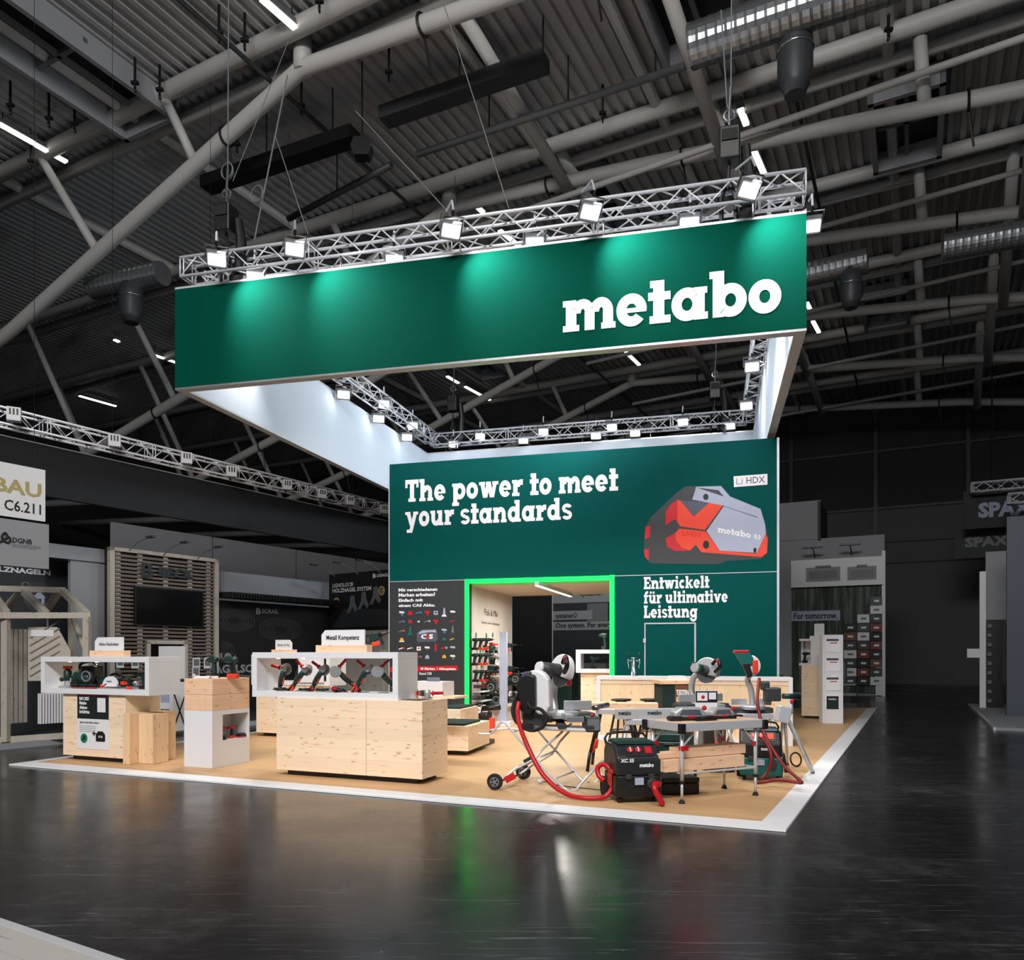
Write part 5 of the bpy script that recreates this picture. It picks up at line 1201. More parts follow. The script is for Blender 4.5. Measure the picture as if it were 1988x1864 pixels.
stp('cross_tube', [P5(700, 1255, 9.0), P5(830, 1200, 9.4)], .012, smooth=0)
stp('wheel_axle', [P5(285, 1490, 8.62), P5(540, 1405, 9.35)], .012, 'dark_grey', 0)
for (zx, zy, d) in ((283, 1492, 8.62), (540, 1408, 9.35)):
    c = V(P5(zx, zy, d)) - V((st0.x, st0.y, GZ)); c.z = .094
    ax = V((.35, 1, 0)).normalized()
    mb = MB(); mb.torus(c, ax, .073, .021, 24, 8); w_o = mb.build('wheel', M['rubber'], st, True)
    mb = MB(); mb.lathe([(.055, -.015), (.055, .015)], c, ax, 20); mb.build('wheel_hub', M['mid_grey'], w_o)
    mb = MB()
    for q in range(5):
        a = 2 * PI * q / 5; up_ = V((0, 0, 1)); sd = ax.cross(up_); mb.lathe([(.012, -.02), (.012, .02)], c + (sd * math.cos(a) + up_ * math.sin(a)) * .033, ax, 8)
    mb.build('hub_hole', M['black'], w_o)
for k, (zx, zy, d) in enumerate(((420, 1445, 8.75), (590, 1290, 9.2))):
    mb = MB(); c = rel([P5(zx, zy, d)])[0]; mb.box(c.x - .06, c.x + .06, c.y - .03, c.y + .03, c.z - .035, c.z + .035, ry=-.5); mb.build('axle_bracket', M['red' if k == 0 else 'dark_grey'], st)
# rails of the stand
ra, rb_ = P5(560, 985, 9.3), P5(1160, 975, 8.95); rb_.z = ra.z
for off in (-.1, .22):
    a, b_ = rel([ra + V((0, off, 0)), rb_ + V((0, off, 0))]); mb = MB(); mb.path([a, b_], .024, 8); mb.build('top_rail', M['alu'], st)
for x_ in (.05, .55, .95):
    a = rel([ra + (rb_ - ra) * x_])[0]; mb = MB(); mb.box(a.x - .05, a.x + .05, a.y - .16, a.y + .3, a.z + .02, a.z + .06); mb.build('saw_mount', M['dark_grey'], st)
a = rel([P5(1180, 960, 8.95)])[0]; mb = MB(); mb.box(a.x - .1, a.x + .06, a.y - .12, a.y + .2, a.z - .08, a.z + .09); mb.build('end_clamp', M['tool_green'], st, bevel=.01)
mb = MB(); mb.box(a.x - .09, a.x + .05, a.y - .135, a.y - .12, a.z - .06, a.z + .07); mb.build('clamp_plate', M['mid_grey'], st)
a = rel([P5(1010, 920, 9.0)])[0]; mb = MB(); mb.box(a.x - .1, a.x + .1, a.y - .06, a.y + .1, a.z - .025, a.z + .03); mb.build('rail_lock', M['mid_grey'], st)
mb = MB(); a = rel([P5(1165, 880, 8.9)])[0]; mb.ball(a, .022); mb.build('lock_knob', M['red'], st, True)
a, b_ = rel([P5(1175, 815, 8.9), P5(1305, 785, 9.1)]); mb = MB(); mb.cyl(a, b_, .03, n=12); mb.build('support_roller', M['steel'], st, True)
mb = MB(); mb.path([rel([P5(1210, 900, 8.95)])[0], rel([P5(1215, 820, 8.95)])[0]], .014, 8); mb.build('roller_post', M['alu'], st)
for (zx, zy) in ((960, 1552), (1130, 1515)):
    mb = MB(); a = rel([P5(zx, zy, 8.7 if zx < 1000 else 9.15)])[0]; mb.cyl((a.x, a.y, a.z), (a.x, a.y, -.0), .012, .02, 8); mb.build('foot', M['rubber'], st)
railz = ra.z

def k_mitre(head='white', motor='dark_grey', acc='red', col='cast', scale_=1.0):
    t = thing('mitre_saw', 'x', 'mitre saw')
    mb = MB(); mb.box(-.3, .3, -.02, .22, 0, .07); mb.box(-.26, -.1, -.1, .05, 0, .05); mb.box(.1, .26, -.1, .05, 0, .05); mb.build('base', M['dark_grey'], t, bevel=.012)
    mb = MB(); mb.lathe([(.15, .03), (.155, .06), (.15, .085)], (0, .02, 0), (0, 0, 1), 24); mb.box(-.035, .035, -.26, 0, .03, .08); mb.build('turntable', M[col], t, bevel=.004)
    mb = MB(); mb.box(-.3, -.05, .09, .115, .085, .17); mb.box(.05, .3, .09, .115, .085, .17); mb.build('fence', M[col], t, bevel=.006)
    mb = MB(); mb.path([(0, .2, .05), (0, .26, .2), (.01, .24, .34), (.01, .1, .42)], .034, 8, 3); mb.build('swing_arm', M[col], t, True)
    mb = MB(); mb.prism([(-.155, -.02)] + arc(0, 0, .155, 180, -20, 16) + [(.12, -.06), (-.05, -.03)], (.0, .0, .42), (.35, -.94, 0), (.2, .07, .98), .055); mb.build('blade_guard', M[head], t, bevel=.012)
    mb = MB(); mb.lathe([(.13, -.003), (.13, .003)], (.005, 0, .42), V((.35, -.94, 0)).cross(V((.2, .07, .98))), 32); mb.build('saw_blade', M['steel'], t)
    mb = MB(); mb.cyl((-.03, 0, .43), (-.2, -.06, .46), .062, .052, 16); mb.build('motor', M[motor], t, True)
    mb = MB(); mb.cyl((-.2, -.06, .46), (-.225, -.07, .465), .054, .045, 16); mb.build('motor_cap', M[head], t, True)
    mb = MB(); mb.path([(-.02, -.12, .5), (-.02, -.2, .55), (-.02, -.24, .48), (-.02, -.16, .42)], .02, 8, 3); mb.build('handle', M['black'], t, True)
    mb = MB(); mb.path([(-.02, -.205, .545), (-.02, -.235, .5)], .023, 8); mb.build('trigger', M[acc], t, True)
    mb = MB(); mb.path([(.0, .14, .46), (.04, .28, .5), (.05, .34, .4)], .025, 8, 3); mb.build('dust_port', M['black'], t, True)
    mb = MB(); mb.cyl((.05, .05, .33), (.09, .02, .33), .03, n=12); mb.build('guard_screw', M[acc], t, True)
    return t
ms = k_mitre('white', 'dark_grey', 'red'); c = at(1090, 1392, 9.35); ms.location = (c.x, c.y, railz + .062); ms.rotation_euler = (0, 0, R(12)); ms.scale = (1.42,) * 3
ms['label'] = 'big white and grey mitre saw with raised blade on the wheeled stand'
# dark transformer-like rear shroud of that saw: white hood and black hose loops beside it
c = at(1036, 1352, 9.0); t = thing('dust_extractor_hood', 'white and black suction hood with black hose loops beside the big mitre saw', 'suction hood', (c.x, c.y, c.z - .18), -R(20))
mb = MB(); mb.prism(arc(0, .15, .17, 200, 20, 14) + [(.17, -.1), (.12, -.2), (.02, -.2)], (.04, 0, .17), (1, 0, 0), (0, 0, 1), .12); mb.build('hood_shell', M['white'], t, bevel=.03)
mb = MB(); mb.prism(arc(-.02, .12, .15, 190, 60, 10) + [(.06, -.1), (.0, -.2), (-.12, -.16)], (.0, -.06, .17), (1, 0, 0), (0, 0, 1), .16); mb.build('hood_front', M['black'], t, bevel=.02)
mb = MB(); mb.prism([(-.19, .12), (-.03, .19), (0, .3), (-.08, .3)], (.0, -.05, .17), (1, 0, 0), (0, 0, 1), .14); mb.build('hood_cap', M['shade'], t, bevel=.01)
mb = MB(); mb.path([(-.17, -.1, .2), (-.21, -.14, .02), (-.14, -.17, -.12), (.02, -.18, -.2), (.16, -.18, -.16), (.21, -.17, -.05), (.14, -.16, .04), (.02, -.15, .06), (-.04, -.12, .12)], .021, 10, 5); mb.build('hose_loop', M['rubber'], t, True)
mb = MB(); mb.path([(-.16, -.06, .22), (-.185, -.12, .02), (-.1, -.15, -.14), (.04, -.13, -.17)], .02, 10, 5); mb.build('hose_loop', M['rubber'], t, True)
mb = MB(); mb.box(-.12, .12, -.04, .08, railz + .06 - (c.z - .18), .0); mb.build('hood_foot', M['dark_grey'], t)
# red suction hose from hood to the vacuum
vc = at(1227, 1556, 8.1); vc.z = 0
ph_ = [P5(500, 760, 8.85), P5(488, 840, 8.8), P5(500, 940, 8.7), P5(530, 1040, 8.6), P5(575, 1150, 8.5), P5(640, 1290, 8.4), P5(720, 1420, 8.3), P5(830, 1530, 8.2), P5(950, 1600, 8.1), P5(1080, 1640, 8.0), P5(1200, 1645, 7.98), P5(1290, 1610, 8.0), P5(1345, 1530, 8.02), P5(1350, 1440, 8.05), P5(1310, 1350, 8.1), P5(1255, 1325, 8.14), P5(1212, 1360, 8.15), P5(1225, 1430, 8.12), P5(1275, 1470, 8.08)]
ph_ = [V((p.x, p.y, max(p.z, GZ + .03))) for p in ph_]
o0 = ph_[0].copy(); mb = MB(); mb.path([p - o0 for p in ph_], .026, 10, 5); o = mb.build('suction_hose', M['red_hose'], None, True); o.location = o0; tag(o, 'thick red suction hose hanging from the saw hood to the black vacuum', 'hose')
# plug and cable on the floor
a = onz(1049, 1517, GZ + .03); mb = MB(); mb.path([V((0, 0, 0)), V((.12, .02, -.02)), onz(1085, 1525, GZ + .01) - a, onz(1140, 1531, GZ + .01) - a, onz(1168, 1534, GZ + .012) - a], .006, 6, 3); o = mb.build('power_cable', M['black']); o.location = a
tag(o, 'thin black cable with white plug lying on the planks under the saw stand', 'cable')
mb = MB(); mb.cyl((-.03, 0, 0), (.025, .005, 0), .022, n=12); mb.build('plug', M['white'], o, True)

# ------------------------------------------------------------------ vacuums
def k_vac(body, top, front, acc, label, loc, rz, sc=1.0):
    t = thing('shop_vacuum', label, 'vacuum cleaner', loc, rz)
    mb = MB(); mb.prism(rrect(-.24, .24, -.24, .24, .05), (0, 0, .17), (1, 0, 0), (0, 1, 0), .22); mb.build('tank', M[body], t, bevel=.015)
    mb = MB(); mb.prism([(-.25, .28), (-.25, .5), (-.19, .59), (.12, .59), (.25, .46), (.25, .28)], (0, 0, 0), (0, -1, 0), (0, 0, 1), .48); mb.build('motor_head', M[top], t, bevel=.03)
    mb = MB(); mb.prism([(-.24, .55), (-.2, .62), (.1, .62), (.14, .59), (-.19, .59)], (0, 0, 0), (0, -1, 0), (0, 0, 1), .4); mb.build('top_tray', M['tool_green' if body != 'tool_green' else 'black'], t, bevel=.01)
    sl = frame((0, -.187, .525), (1, 0, 0), (0, .707, .707))
    mb = MB(sl); mb.prism(rrect(-.13, .17, -.07, .07, .015), (0, 0, .004), (1, 0, 0), (0, 1, 0), .01); mb.build('control_panel', M[front], t)
    for k, x in enumerate((-.085, .0)):
        mb = MB(sl); mb.lathe([(.033, 0), (.033, .022), (.026, .026)], (x, 0, .006), (0, 0, 1), 16); kn = mb.build('dial', M[acc], t, True)
        mb = MB(sl); mb.box(x - .005, x + .005, -.028, .028, .03, .036); mb.build('dial_mark', M['white'], kn)
    mb = MB(sl); mb.box(.075, .145, -.04, .045, .004, .014); mb.build('socket_cover', M[acc], t)
    text('metabo', M['lettering'], frame((.0, -.2515, .37), (1, 0, 0), (0, 0, 1)), size=.055, width=.15, parent=t, bold=.04)
    mb = MB(); mb.box(-.05, .04, -.262, -.24, .19, .26); mb.build('rating_label', M['lilac'], t)
    mb = MB(); mb.lathe([(.055, .0), (.055, .03), (.04, .04)], (.13, -.24, .2), (0, -1, 0), 16); mb.build('hose_port', M['dark_grey'], t, True)
    mb = MB(); mb.box(-.251, -.245, -.15, .0, .29, .33); mb.box(-.251, -.245, -.1, .05, .15, .28); mb.build('side_stripe', M[acc], t)
    for sx in (-1, 1):
        mb = MB(); mb.cyl((sx * .22, .17, .11), (sx * .27, .17, .11), .11, n=20); mb.build('rear_wheel', M['rubber'], t)
        mb = MB(); mb.cyl((sx * .17, -.17, .035), (sx * .21, -.17, .035), .035, n=12); mb.build('castor', M['rubber'], t)
    mb = MB(); mb.path([(-.2, .2, .5), (-.2, .24, .66), (.2, .24, .66), (.2, .2, .5)], .014, 8, 3); mb.build('push_handle', M['black'], t, True)
    for sx in (-.12, .12):
        mb = MB(); mb.box(sx - .03, sx + .03, -.27, -.24, .25, .3); mb.build('latch', M['dark_grey'], t, bevel=.005)
    return t
v1 = k_vac('black', 'anthracite', 'anthracite', 'red', 'black shop vacuum with red dials standing before the folding table', (vc.x, vc.y, GZ), R(9))
text('XC 35', M['lettering'], frame((-.2, -.253, .42), (1, 0, 0), (0, 0, 1)), size=.05, width=.14, parent=v1, bold=.04)
pts = [onz(1253, 1512, .24), at(1262, 1517, 7.72), at(1272, 1530, 7.62), at(1279, 1548, 7.6), at(1285, 1563, 7.6)]
pts[0] = V((vc.x + .17, vc.y - .27, GZ + .2)); pts[1] = pts[0] + V((.05, -.05, .01)); pts[2] = at(1270, 1528, 7.7); pts[3] = at(1278, 1546, 7.68); pts[4] = at(1286, 1562, 7.7)
o0 = pts[0].copy(); mb = MB(); mb.path([p - o0 for p in pts], .03, 10, 4); o = mb.build('suction_hose', M['red_hose'], None, True); o.location = o0; tag(o, 'short red hose end drooping from the front port of the black vacuum', 'hose')
v2c = onz(1478, 1512, GZ); v2 = k_vac('teal', 'black', 'dark_grey', 'orange_red', 'teal and black shop vacuum partly hidden behind the folding table', (v2c.x, v2c.y + .05, GZ), R(-15))
hp = [at(1474, 1318, 9.6), at(1472, 1335, 9.4), at(1470, 1360, 9.25), at(1474, 1385, 9.2), at(1482, 1420, 9.1), at(1500, 1455, 8.95), at(1525, 1490, 8.75), at(1552, 1514, 8.6), at(1556, 1520, 8.56), at(1540, 1518, 8.58), at(1510, 1514, 8.7), at(1485, 1518, 8.7), at(1465, 1520, 8.8)]
hp = [V((p.x, p.y, max(p.z, GZ + .025))) for p in hp]
o0 = hp[0].copy(); mb = MB(); mb.path([p - o0 for p in hp], .02, 8, 5); o = mb.build('suction_hose', M['maroon_hose'], None, True); o.location = o0; tag(o, 'dark red hose falling from the tall saw and looping on the planks near the edge', 'hose')
hp = [at(1480, 1432, 9.0), at(1492, 1450, 8.95), at(1498, 1475, 8.9), at(1490, 1500, 8.9), at(1478, 1512, 8.9)]
o0 = hp[0].copy(); mb = MB(); mb.path([p - o0 for p in hp], .02, 8, 5); o = mb.build('suction_hose', M['maroon_hose'], None, True); o.location = o0; tag(o, 'short dark red hose curling down the front of the teal vacuum', 'hose')

# ------------------------------------------------------------------ folding work table in front
tf = V((1.71, 7.78, 0)); tz_ = math.atan2(.51, 1.0)
tb = thing('work_table', 'folding work table with wood top, silver frame and telescopic legs', 'table', (tf.x, tf.y, GZ), tz_)
tw_, td_, th_ = 1.12, .60, .805
mb = MB(); mb.box(.02, tw_ - .02, .02, td_ - .02, th_, th_ + .014); mb.build('table_top', M['block'], tb, label='wood table top')
for a in ((0, tw_, 0, .03), (0, tw_, td_ - .03, td_), (0, .03, .03, td_ - .03), (tw_ - .03, tw_, .03, td_ - .03)):
    mb = MB(); mb.box(a[0], a[1], a[2], a[3], th_ - .075, th_ + .012); mb.build('frame_rail', M['alu'], tb, bevel=.004)
for (x, y) in ((.0, 0), (tw_, 0), (0, td_), (tw_, td_)):
    mb = MB(); mb.box(x - .03, x + .03, y - .03, y + .03, th_ - .09, th_ + .01); mb.build('corner_block', M['black'], tb, bevel=.006)
for (x, y) in ((.05, .06), (tw_ - .07, .06), (.05, td_ - .06), (tw_ - .07, td_ - .06)):
    mb = MB(); mb.cyl((x, y, .22), (x, y, th_ - .07), .021, n=10); lg = mb.build('leg', M['alu'], tb, True)
    mb = MB(); mb.cyl((x, y, .03), (x, y, .24), .015, n=10); mb.build('leg_extension', M['alu'], lg, True)
    mb = MB(); mb.cyl((x, y, 0), (x, y, .035), .034, .02, 12); mb.build('foot', M['rubber'], lg)
    mb = MB(); mb.cyl((x, y, .2), (x, y, .225), .025, n=10); mb.build('leg_collar', M['black'], lg)
    s_ = 1 if x < .5 else -1
    mb = MB(); mb.cyl((x, y, th_ - .24), (x + s_ * .15, y, th_ - .1), .011, n=8); mb.build('leg_brace', M['alu'], lg)
    mb = MB(); mb.box(x - .02, x + .045 * s_ + .02, y - .03, y + .03, th_ - .27, th_ - .22); mb.build('brace_lock', M['red'], lg, bevel=.006)
for y in (.06, td_ - .06):
    mb = MB(); mb.cyl((.05, y, .3), (tw_ - .07, y, .3), .012, n=8); mb.build('lower_bar', M['alu'], tb)
for x in (.05, tw_ - .07):
    mb = MB(); mb.cyl((x, .06, .3), (x, td_ - .06, .3), .012, n=8); mb.build('lower_bar', M['alu'], tb)
tR = Matrix.Translation((tf.x, tf.y, GZ)) @ Matrix.Rotation(tz_, 4, 'Z')
for k, (x0, x1, y0, y1, z0, z1) in enumerate(((-.12, .92, .1, .24, .315, .44), (-.1, .98, .26, .42, .315, .43), (.1, 1.0, .14, .34, .445, .545), (-.14, .42, .2, .36, .445, .5))):
    t = thing('lumber_beam', 'pale squared lumber lying on the lower bars of the folding table, ' + ['front lower piece', 'rear lower piece', 'upper piece nearer the hoses', 'thin upper piece behind the vacuum'][k], 'lumber', tR @ V(((x0 + x1) / 2, (y0 + y1) / 2, z0)), tz_ + (.03 * k - .03))
    mb = MB(); w2, d2 = (x1 - x0) / 2, (y1 - y0) / 2; mb.box(-w2, w2, -d2, d2, 0, z1 - z0); mb.build('beam', M['block'], t, bevel=.004)
def tbl(x, y, z=th_ + .014): return tR @ V((x, y, z))
# low planers / transparent hooded tools on the table
def k_hood(label, p, rz, sc=1.0):
    t = thing('table_router', label, 'power tool', p, rz); t.scale = (sc,) * 3
    mb = MB(); mb.box(-.2, .2, -.1, .1, .0, .03); mb.box(-.24, -.1, -.13, -.03, 0, .05); mb.build('base', M['black'], t, bevel=.012)
    mb = MB(); mb.prism([(-.18, .03), (-.17, .09), (-.1, .14), (.12, .14), (.18, .08), (.19, .03)], (0, 0, 0), (1, 0, 0), (0, 0, 1), .16); mb.build('hood', M['cast'], t, bevel=.02)
    mb = MB(); mb.prism([(-.12, .06), (-.09, .115), (.1, .115), (.13, .06)], (0, -.0835, 0), (1, 0, 0), (0, 0, 1), .006); mb.build('hood_window', M['shade'], t, bevel=.002)
    mb = MB(); mb.ball((.17, -.05, .13), .026); mb.box(-.02, .05, -.09, -.075, .02, .05); mb.build('knob', M['red'], t)
    mb = MB(); mb.path([(.1, -.1, .03), (.2, -.12, .04), (.28, -.1, .03)], .014, 6, 3); mb.build('lever', M['black'], t, True)
    return t
k_hood('grey hooded saw part with red knob on the folding table, nearer the vacuum', tbl(.32, .3), tz_ - .3, 1.0)
k_hood('second grey hooded saw part on the folding table, in front of the white card', tbl(.76, .3), tz_ - .1, .85)
p = tbl(.46, .14); t = thing('hand_lever', 'small black and red clamp lever lying at the front of the table top', 'clamp', p, tz_); mb = MB(); mb.box(-.16, .1, -.03, .03, .0, .03); mb.build('clamp_bar', M['black'], t, bevel=.008); mb = MB(); mb.ball((.1, 0, .035), .022); mb.build('knob', M['red'], t, True)
p = tbl(.72, .46); t = thing('display_card', 'white upright card with black framed picture at the back of the table', 'display card', p, tz_ - R(25)); mb = MB(); mb.box(-.12, .12, 0, .02, 0, .3); mb.build('card', M['white'], t)
mb = MB(); mb.box(-.12, .12, -.008, 0, .17, .29); pc = mb.build('printed_picture', M['black'], t)
for (x0, x1, z0, z1, m) in ((-.105, .01, .185, .275, 'white'), (.025, .105, .2, .275, 'white')): mb = MB(); mb.box(x0, x1, -.0095, -.0085, z0, z1); mb.build('printed_field', M[m], pc)
mb = MB(); mb.prism(disc(.02, 12), (-.04, -.0105, .225), (1, 0, 0), (0, 0, 1), .001); mb.build('printed_dot', M['red'], pc)
# two more mitre saws behind the table on leg stands
def legstand(label, c, ztop, w_, rz=0, leg='alu', foot='black', spread=.28):
    t = thing('leg_stand', label, 'tool stand', (c.x, c.y, GZ), rz)
    mb = MB(); mb.box(-w_ / 2, w_ / 2, -.16, .16, ztop - .07, ztop); mb.build('top_frame', M['alu'], t, bevel=.006)
    for sx in (-1, 1):
        for sy in (-1, 1):
            mb = MB(); mb.cyl((sx * w_ * .4, sy * .12, ztop - .05), (sx * (w_ * .4 + spread * .4), sy * spread, .22), .02, n=8); lg = mb.build('leg', M[leg], t, True)
            mb = MB(); mb.cyl((sx * (w_ * .4 + spread * .4), sy * spread, .24), (sx * (w_ * .4 + spread * .5), sy * spread * 1.15, 0), .022, n=8); mb.build('leg_end', M[foot], lg, True)
            mb = MB(); mb.cyl((sx * (w_ * .4 + spread * .22), sy * spread * .68, ztop * .45), (sx * (w_ * .4 + spread * .3), sy * spread * .84, ztop * .3), .024, n=8); mb.build('leg_sleeve', M['orange_red'], lg, True)
    return t
lsA = at(1195, 1470, 10.25); legstand('stand with black legs and red sleeves under the long spruce board', lsA, .80, .5, -.2, 'black', 'black')
lsB = at(1240, 1470, 9.6); legstand('stand with silver legs and red sleeves beside the black vacuum', lsB, .72, .34, -.1, 'alu', 'black')
t = thing('support_board', 'pale spruce board lying on the black legged stand', 'board', (lsA.x, lsA.y, GZ + .80), -.12); mb = MB(); mb.box(-.48, .55, -.14, .14, 0, .075); mb.build('board', M['block'], t, bevel=.005)
rlz = at(1250, 1385, 9.3).z
t = thing('saw_rail', 'long aluminium saw rail with dark lettering on the silver legged stand', 'rail', (lsB.x, lsB.y - .08, GZ + .72), R(9)); mb = MB(); mb.box(-.3, .72, -.06, .06, 0, .125); mb.build('rail_profile', M['alu'], t, bevel=.004)
text('metabo', M['ink'], frame((.08, -.0615, .055), (1, 0, 0), (0, 0, 1)), size=.07, width=.18, parent=t, bold=.04); text('metabo', M['ink'], frame((-.29, -.0615, .055), (1, 0, 0), (0, 0, 1)), size=.07, width=.16, parent=t, bold=.04)
mb = MB(); mb.box(.5, .6, -.07, .07, -.03, .0); mb.build('rail_clamp', M['red'], t)
def mitre(label, p, rz, sc, head, motor, acc):
    o = k_mitre(head, motor, acc); o.location = p; o.rotation_euler = (0, 0, rz); o.scale = (sc,) * 3; o['label'] = label; return o
cA = at(1372, 1392, 9.9); sA = legstand('stand with silver legs behind the folding table', cA, .80, .42, .2); mitre('green and black mitre saw with grey blade and red handle behind the folding table', (cA.x, cA.y, GZ + .80), R(25), 1.18, 'cast', 'tool_green', 'red')
cB = at(1462, 1392, 10.2); sB = legstand('stand with silver legs at the outer end of the saw row', cB, .74, .42, .1); 
tsaw = thing('tall_mitre_saw', 'tall mitre saw with teal battery head raised and dark red hose', 'mitre saw', (cB.x, cB.y, GZ + .74), R(-5))
mb = MB(); mb.box(-.26, .26, -.02, .2, 0, .07); mb.build('base', M['dark_grey'], tsaw, bevel=.012)
mb = MB(); mb.lathe([(.16, .05), (.165, .08), (.16, .1)], (0, .02, 0), (0, 0, 1), 22); mb.build('turntable', M['cast'], tsaw, True)
mb = MB(); mb.path([(.02, .12, .08), (.0, .12, .3), (-.05, .1, .44), (.02, .06, .62)], .04, 8, 3); mb.build('swing_arm', M['cast'], tsaw, True)
mb = MB(); mb.prism(arc(0, 0, .15, 75, -75, 12) + [(.0, -.18), (-.05, 0)], (-.05, .02, .62), (1, 0, 0), (0, 0, 1), .06); mb.build('blade_guard', M['white'], tsaw, bevel=.014)
mb = MB(); mb.prism([(-.24, .8), (-.05, .8), (.0, .72), (-.02, .64), (-.14, .62)], (0, 0, 0), (1, 0, 0), (0, 0, 1), .1); mb.build('battery_head', M['teal'], tsaw, bevel=.015)
mb = MB(); mb.box(-.25, -.06, -.055, .055, .79, .83); mb.build('battery_pack', M['red'], tsaw, bevel=.01)
mb = MB(); mb.prism([(-.15, .66), (-.06, .66), (-.01, .5), (-.07, .46)], (0, 0, 0), (1, 0, 0), (0, 0, 1), .11); mb.build('motor', M['black'], tsaw, bevel=.015)
mb = MB(); mb.box(-.02, .05, -.075, -.055, .52, .7); mb.build('side_battery', M['orange_red'], tsaw, bevel=.01)
mb = MB(); mb.box(.14, .34, -.1, .08, .16, .34); mb.box(.1, .2, -.08, .06, .3, .42); mb.build('sliding_unit', M['dark_grey'], tsaw, bevel=.02)
mb = MB(); mb.box(-.26, -.06, .09, .115, .1, .18); mb.box(.06, .26, .09, .115, .1, .18); mb.build('fence', M['cast'], tsaw)
# white cantilever stand leg at the outer edge
def wp(zx, zy, d): return at(1250 + zx / 4.66, 1200 + zy / 4.66, d)
c = at(1528, 1395, 9.35); t = thing('tripod_stand', 'pale silver tripod support stand with roller head near the platform edge', 'tripod stand', (c.x, c.y, GZ))
rl = lambda p: V(p) - V((c.x, c.y, GZ))
mb = MB(); mb.path([rl(wp(1310, 930, 9.4)), rl(wp(1525, 1390, 9.85))], .026, 8); lg = mb.build('leg', M['alu'], t, True)
mb = MB(); e = rl(wp(1525, 1390, 9.85)); mb.cyl(e, (e.x + .01, e.y, 0), .028, .02, 10); mb.build('foot', M['rubber'], lg)
mb = MB(); mb.path([rl(wp(1280, 950, 9.4)), rl(wp(1298, 1310, 10.6))], .02, 8); lg = mb.build('leg', M['alu'], t, True)
mb = MB(); e = rl(wp(1298, 1310, 10.6)); mb.cyl(e, (e.x, e.y, 0), .024, .02, 10); mb.build('foot', M['rubber'], lg)
mb = MB(); mb.path([rl(wp(1255, 950, 9.4)), rl(wp(1235, 1190, 11.2))], .02, 8); mb.build('leg', M['alu'], t, True)
mb = MB(); a = rl(wp(1275, 870, 9.35)); mb.box(a.x - .1, a.x + .06, a.y - .06, a.y + .08, a.z - .1, a.z + .1, ry=.2); mb.build('stand_head', M['alu'], t, bevel=.015)
mb = MB(); a = rl(wp(1330, 750, 9.4)); mb.cyl((a.x, a.y, a.z - .16), a, .022, n=8); mb.build('head_post', M['alu'], t, True)
mb = MB(); mb.cyl((a.x - .1, a.y - .02, a.z + .06), (a.x + .1, a.y + .04, a.z + .05), .035, n=12); mb.build('roller', M['tool_green'], t, True)
mb = MB(); mb.ball((a.x, a.y - .04, a.z - .0), .026); mb.build('lock_knob', M['red'], t, True)
# cases and boxes under and behind the table
for (nm, x, y, d, w_, dp, h_, m, lb) in (('storage_case', 1322, 1540, 8.35, .42, .32, .18, 'black', 'black case lying flat on the planks under the folding table'), ('cardboard_box', 1403, 1476, 9.9, .34, .3, .2, 'black', 'plain black box standing behind the folding table'), ('storage_case', 1300, 1472, 9.1, .34, .3, .3, 'tool_green', 'green tool case with pale lettering behind the folding table')):
    c = at(x, y, d); t = thing(nm, lb, 'case', (c.x, c.y, GZ), R(8) if m != 'tool_green' else -R(14))
    z0 = 0 if m != 'tool_green' else .28
    mb = MB(); mb.box(-w_ / 2, w_ / 2, 0, dp, z0, z0 + h_ * .68); mb.build('case_body', M[m], t, bevel=.012); mb = MB(); mb.box(-w_ / 2 - .003, w_ / 2 + .003, -.003, dp + .003, z0 + h_ * .69, z0 + h_); mb.build('case_lid', M[m], t, bevel=.012)
    mb = MB(); mb.path([(-.06, -.0, z0 + h_ * .6), (-.06, -.03, z0 + h_ * .6), (.06, -.03, z0 + h_ * .6), (.06, 0, z0 + h_ * .6)], .01, 6); mb.build('case_handle', M['dark_grey'], t)
    if m == 'tool_green':
        text('metabo', M['lilac'], frame((-.11, -.004, z0 + .05), (1, 0, 0), (0, 0, 1)), size=.08, width=.22, parent=t, bold=.04)
        mb = MB(); mb.box(-.16, .16, .02, .28, 0, .28); mb.build('support_box', M['dark_grey'], t)
c = at(1385, 1450, 10.3); t = thing('storage_bin', 'grey bin box behind the black box and folding table', 'bin', (c.x, c.y, GZ), 0); mb = MB(); mb.box(-.14, .16, 0, .3, 0, .6); mb.build('bin_body', M['mid_grey'], t, bevel=.02); mb = MB(); mb.box(-.15, .17, -.01, .31, .6, .66); mb.build('bin_lid', M['dark_grey'], t, bevel=.015)
# loop of cable hanging from the stand at the edge
c = at(1545, 1405, 10.4); mb = MB(); mb.torus((0, 0, 0), (.4, -1, .2), .09, .012, 20, 6); o = mb.build('cable_loop', M['black']); o.location = (c.x, c.y, GZ + .1); tag(o, 'black cable loop lying beside the tripod stand', 'cable')
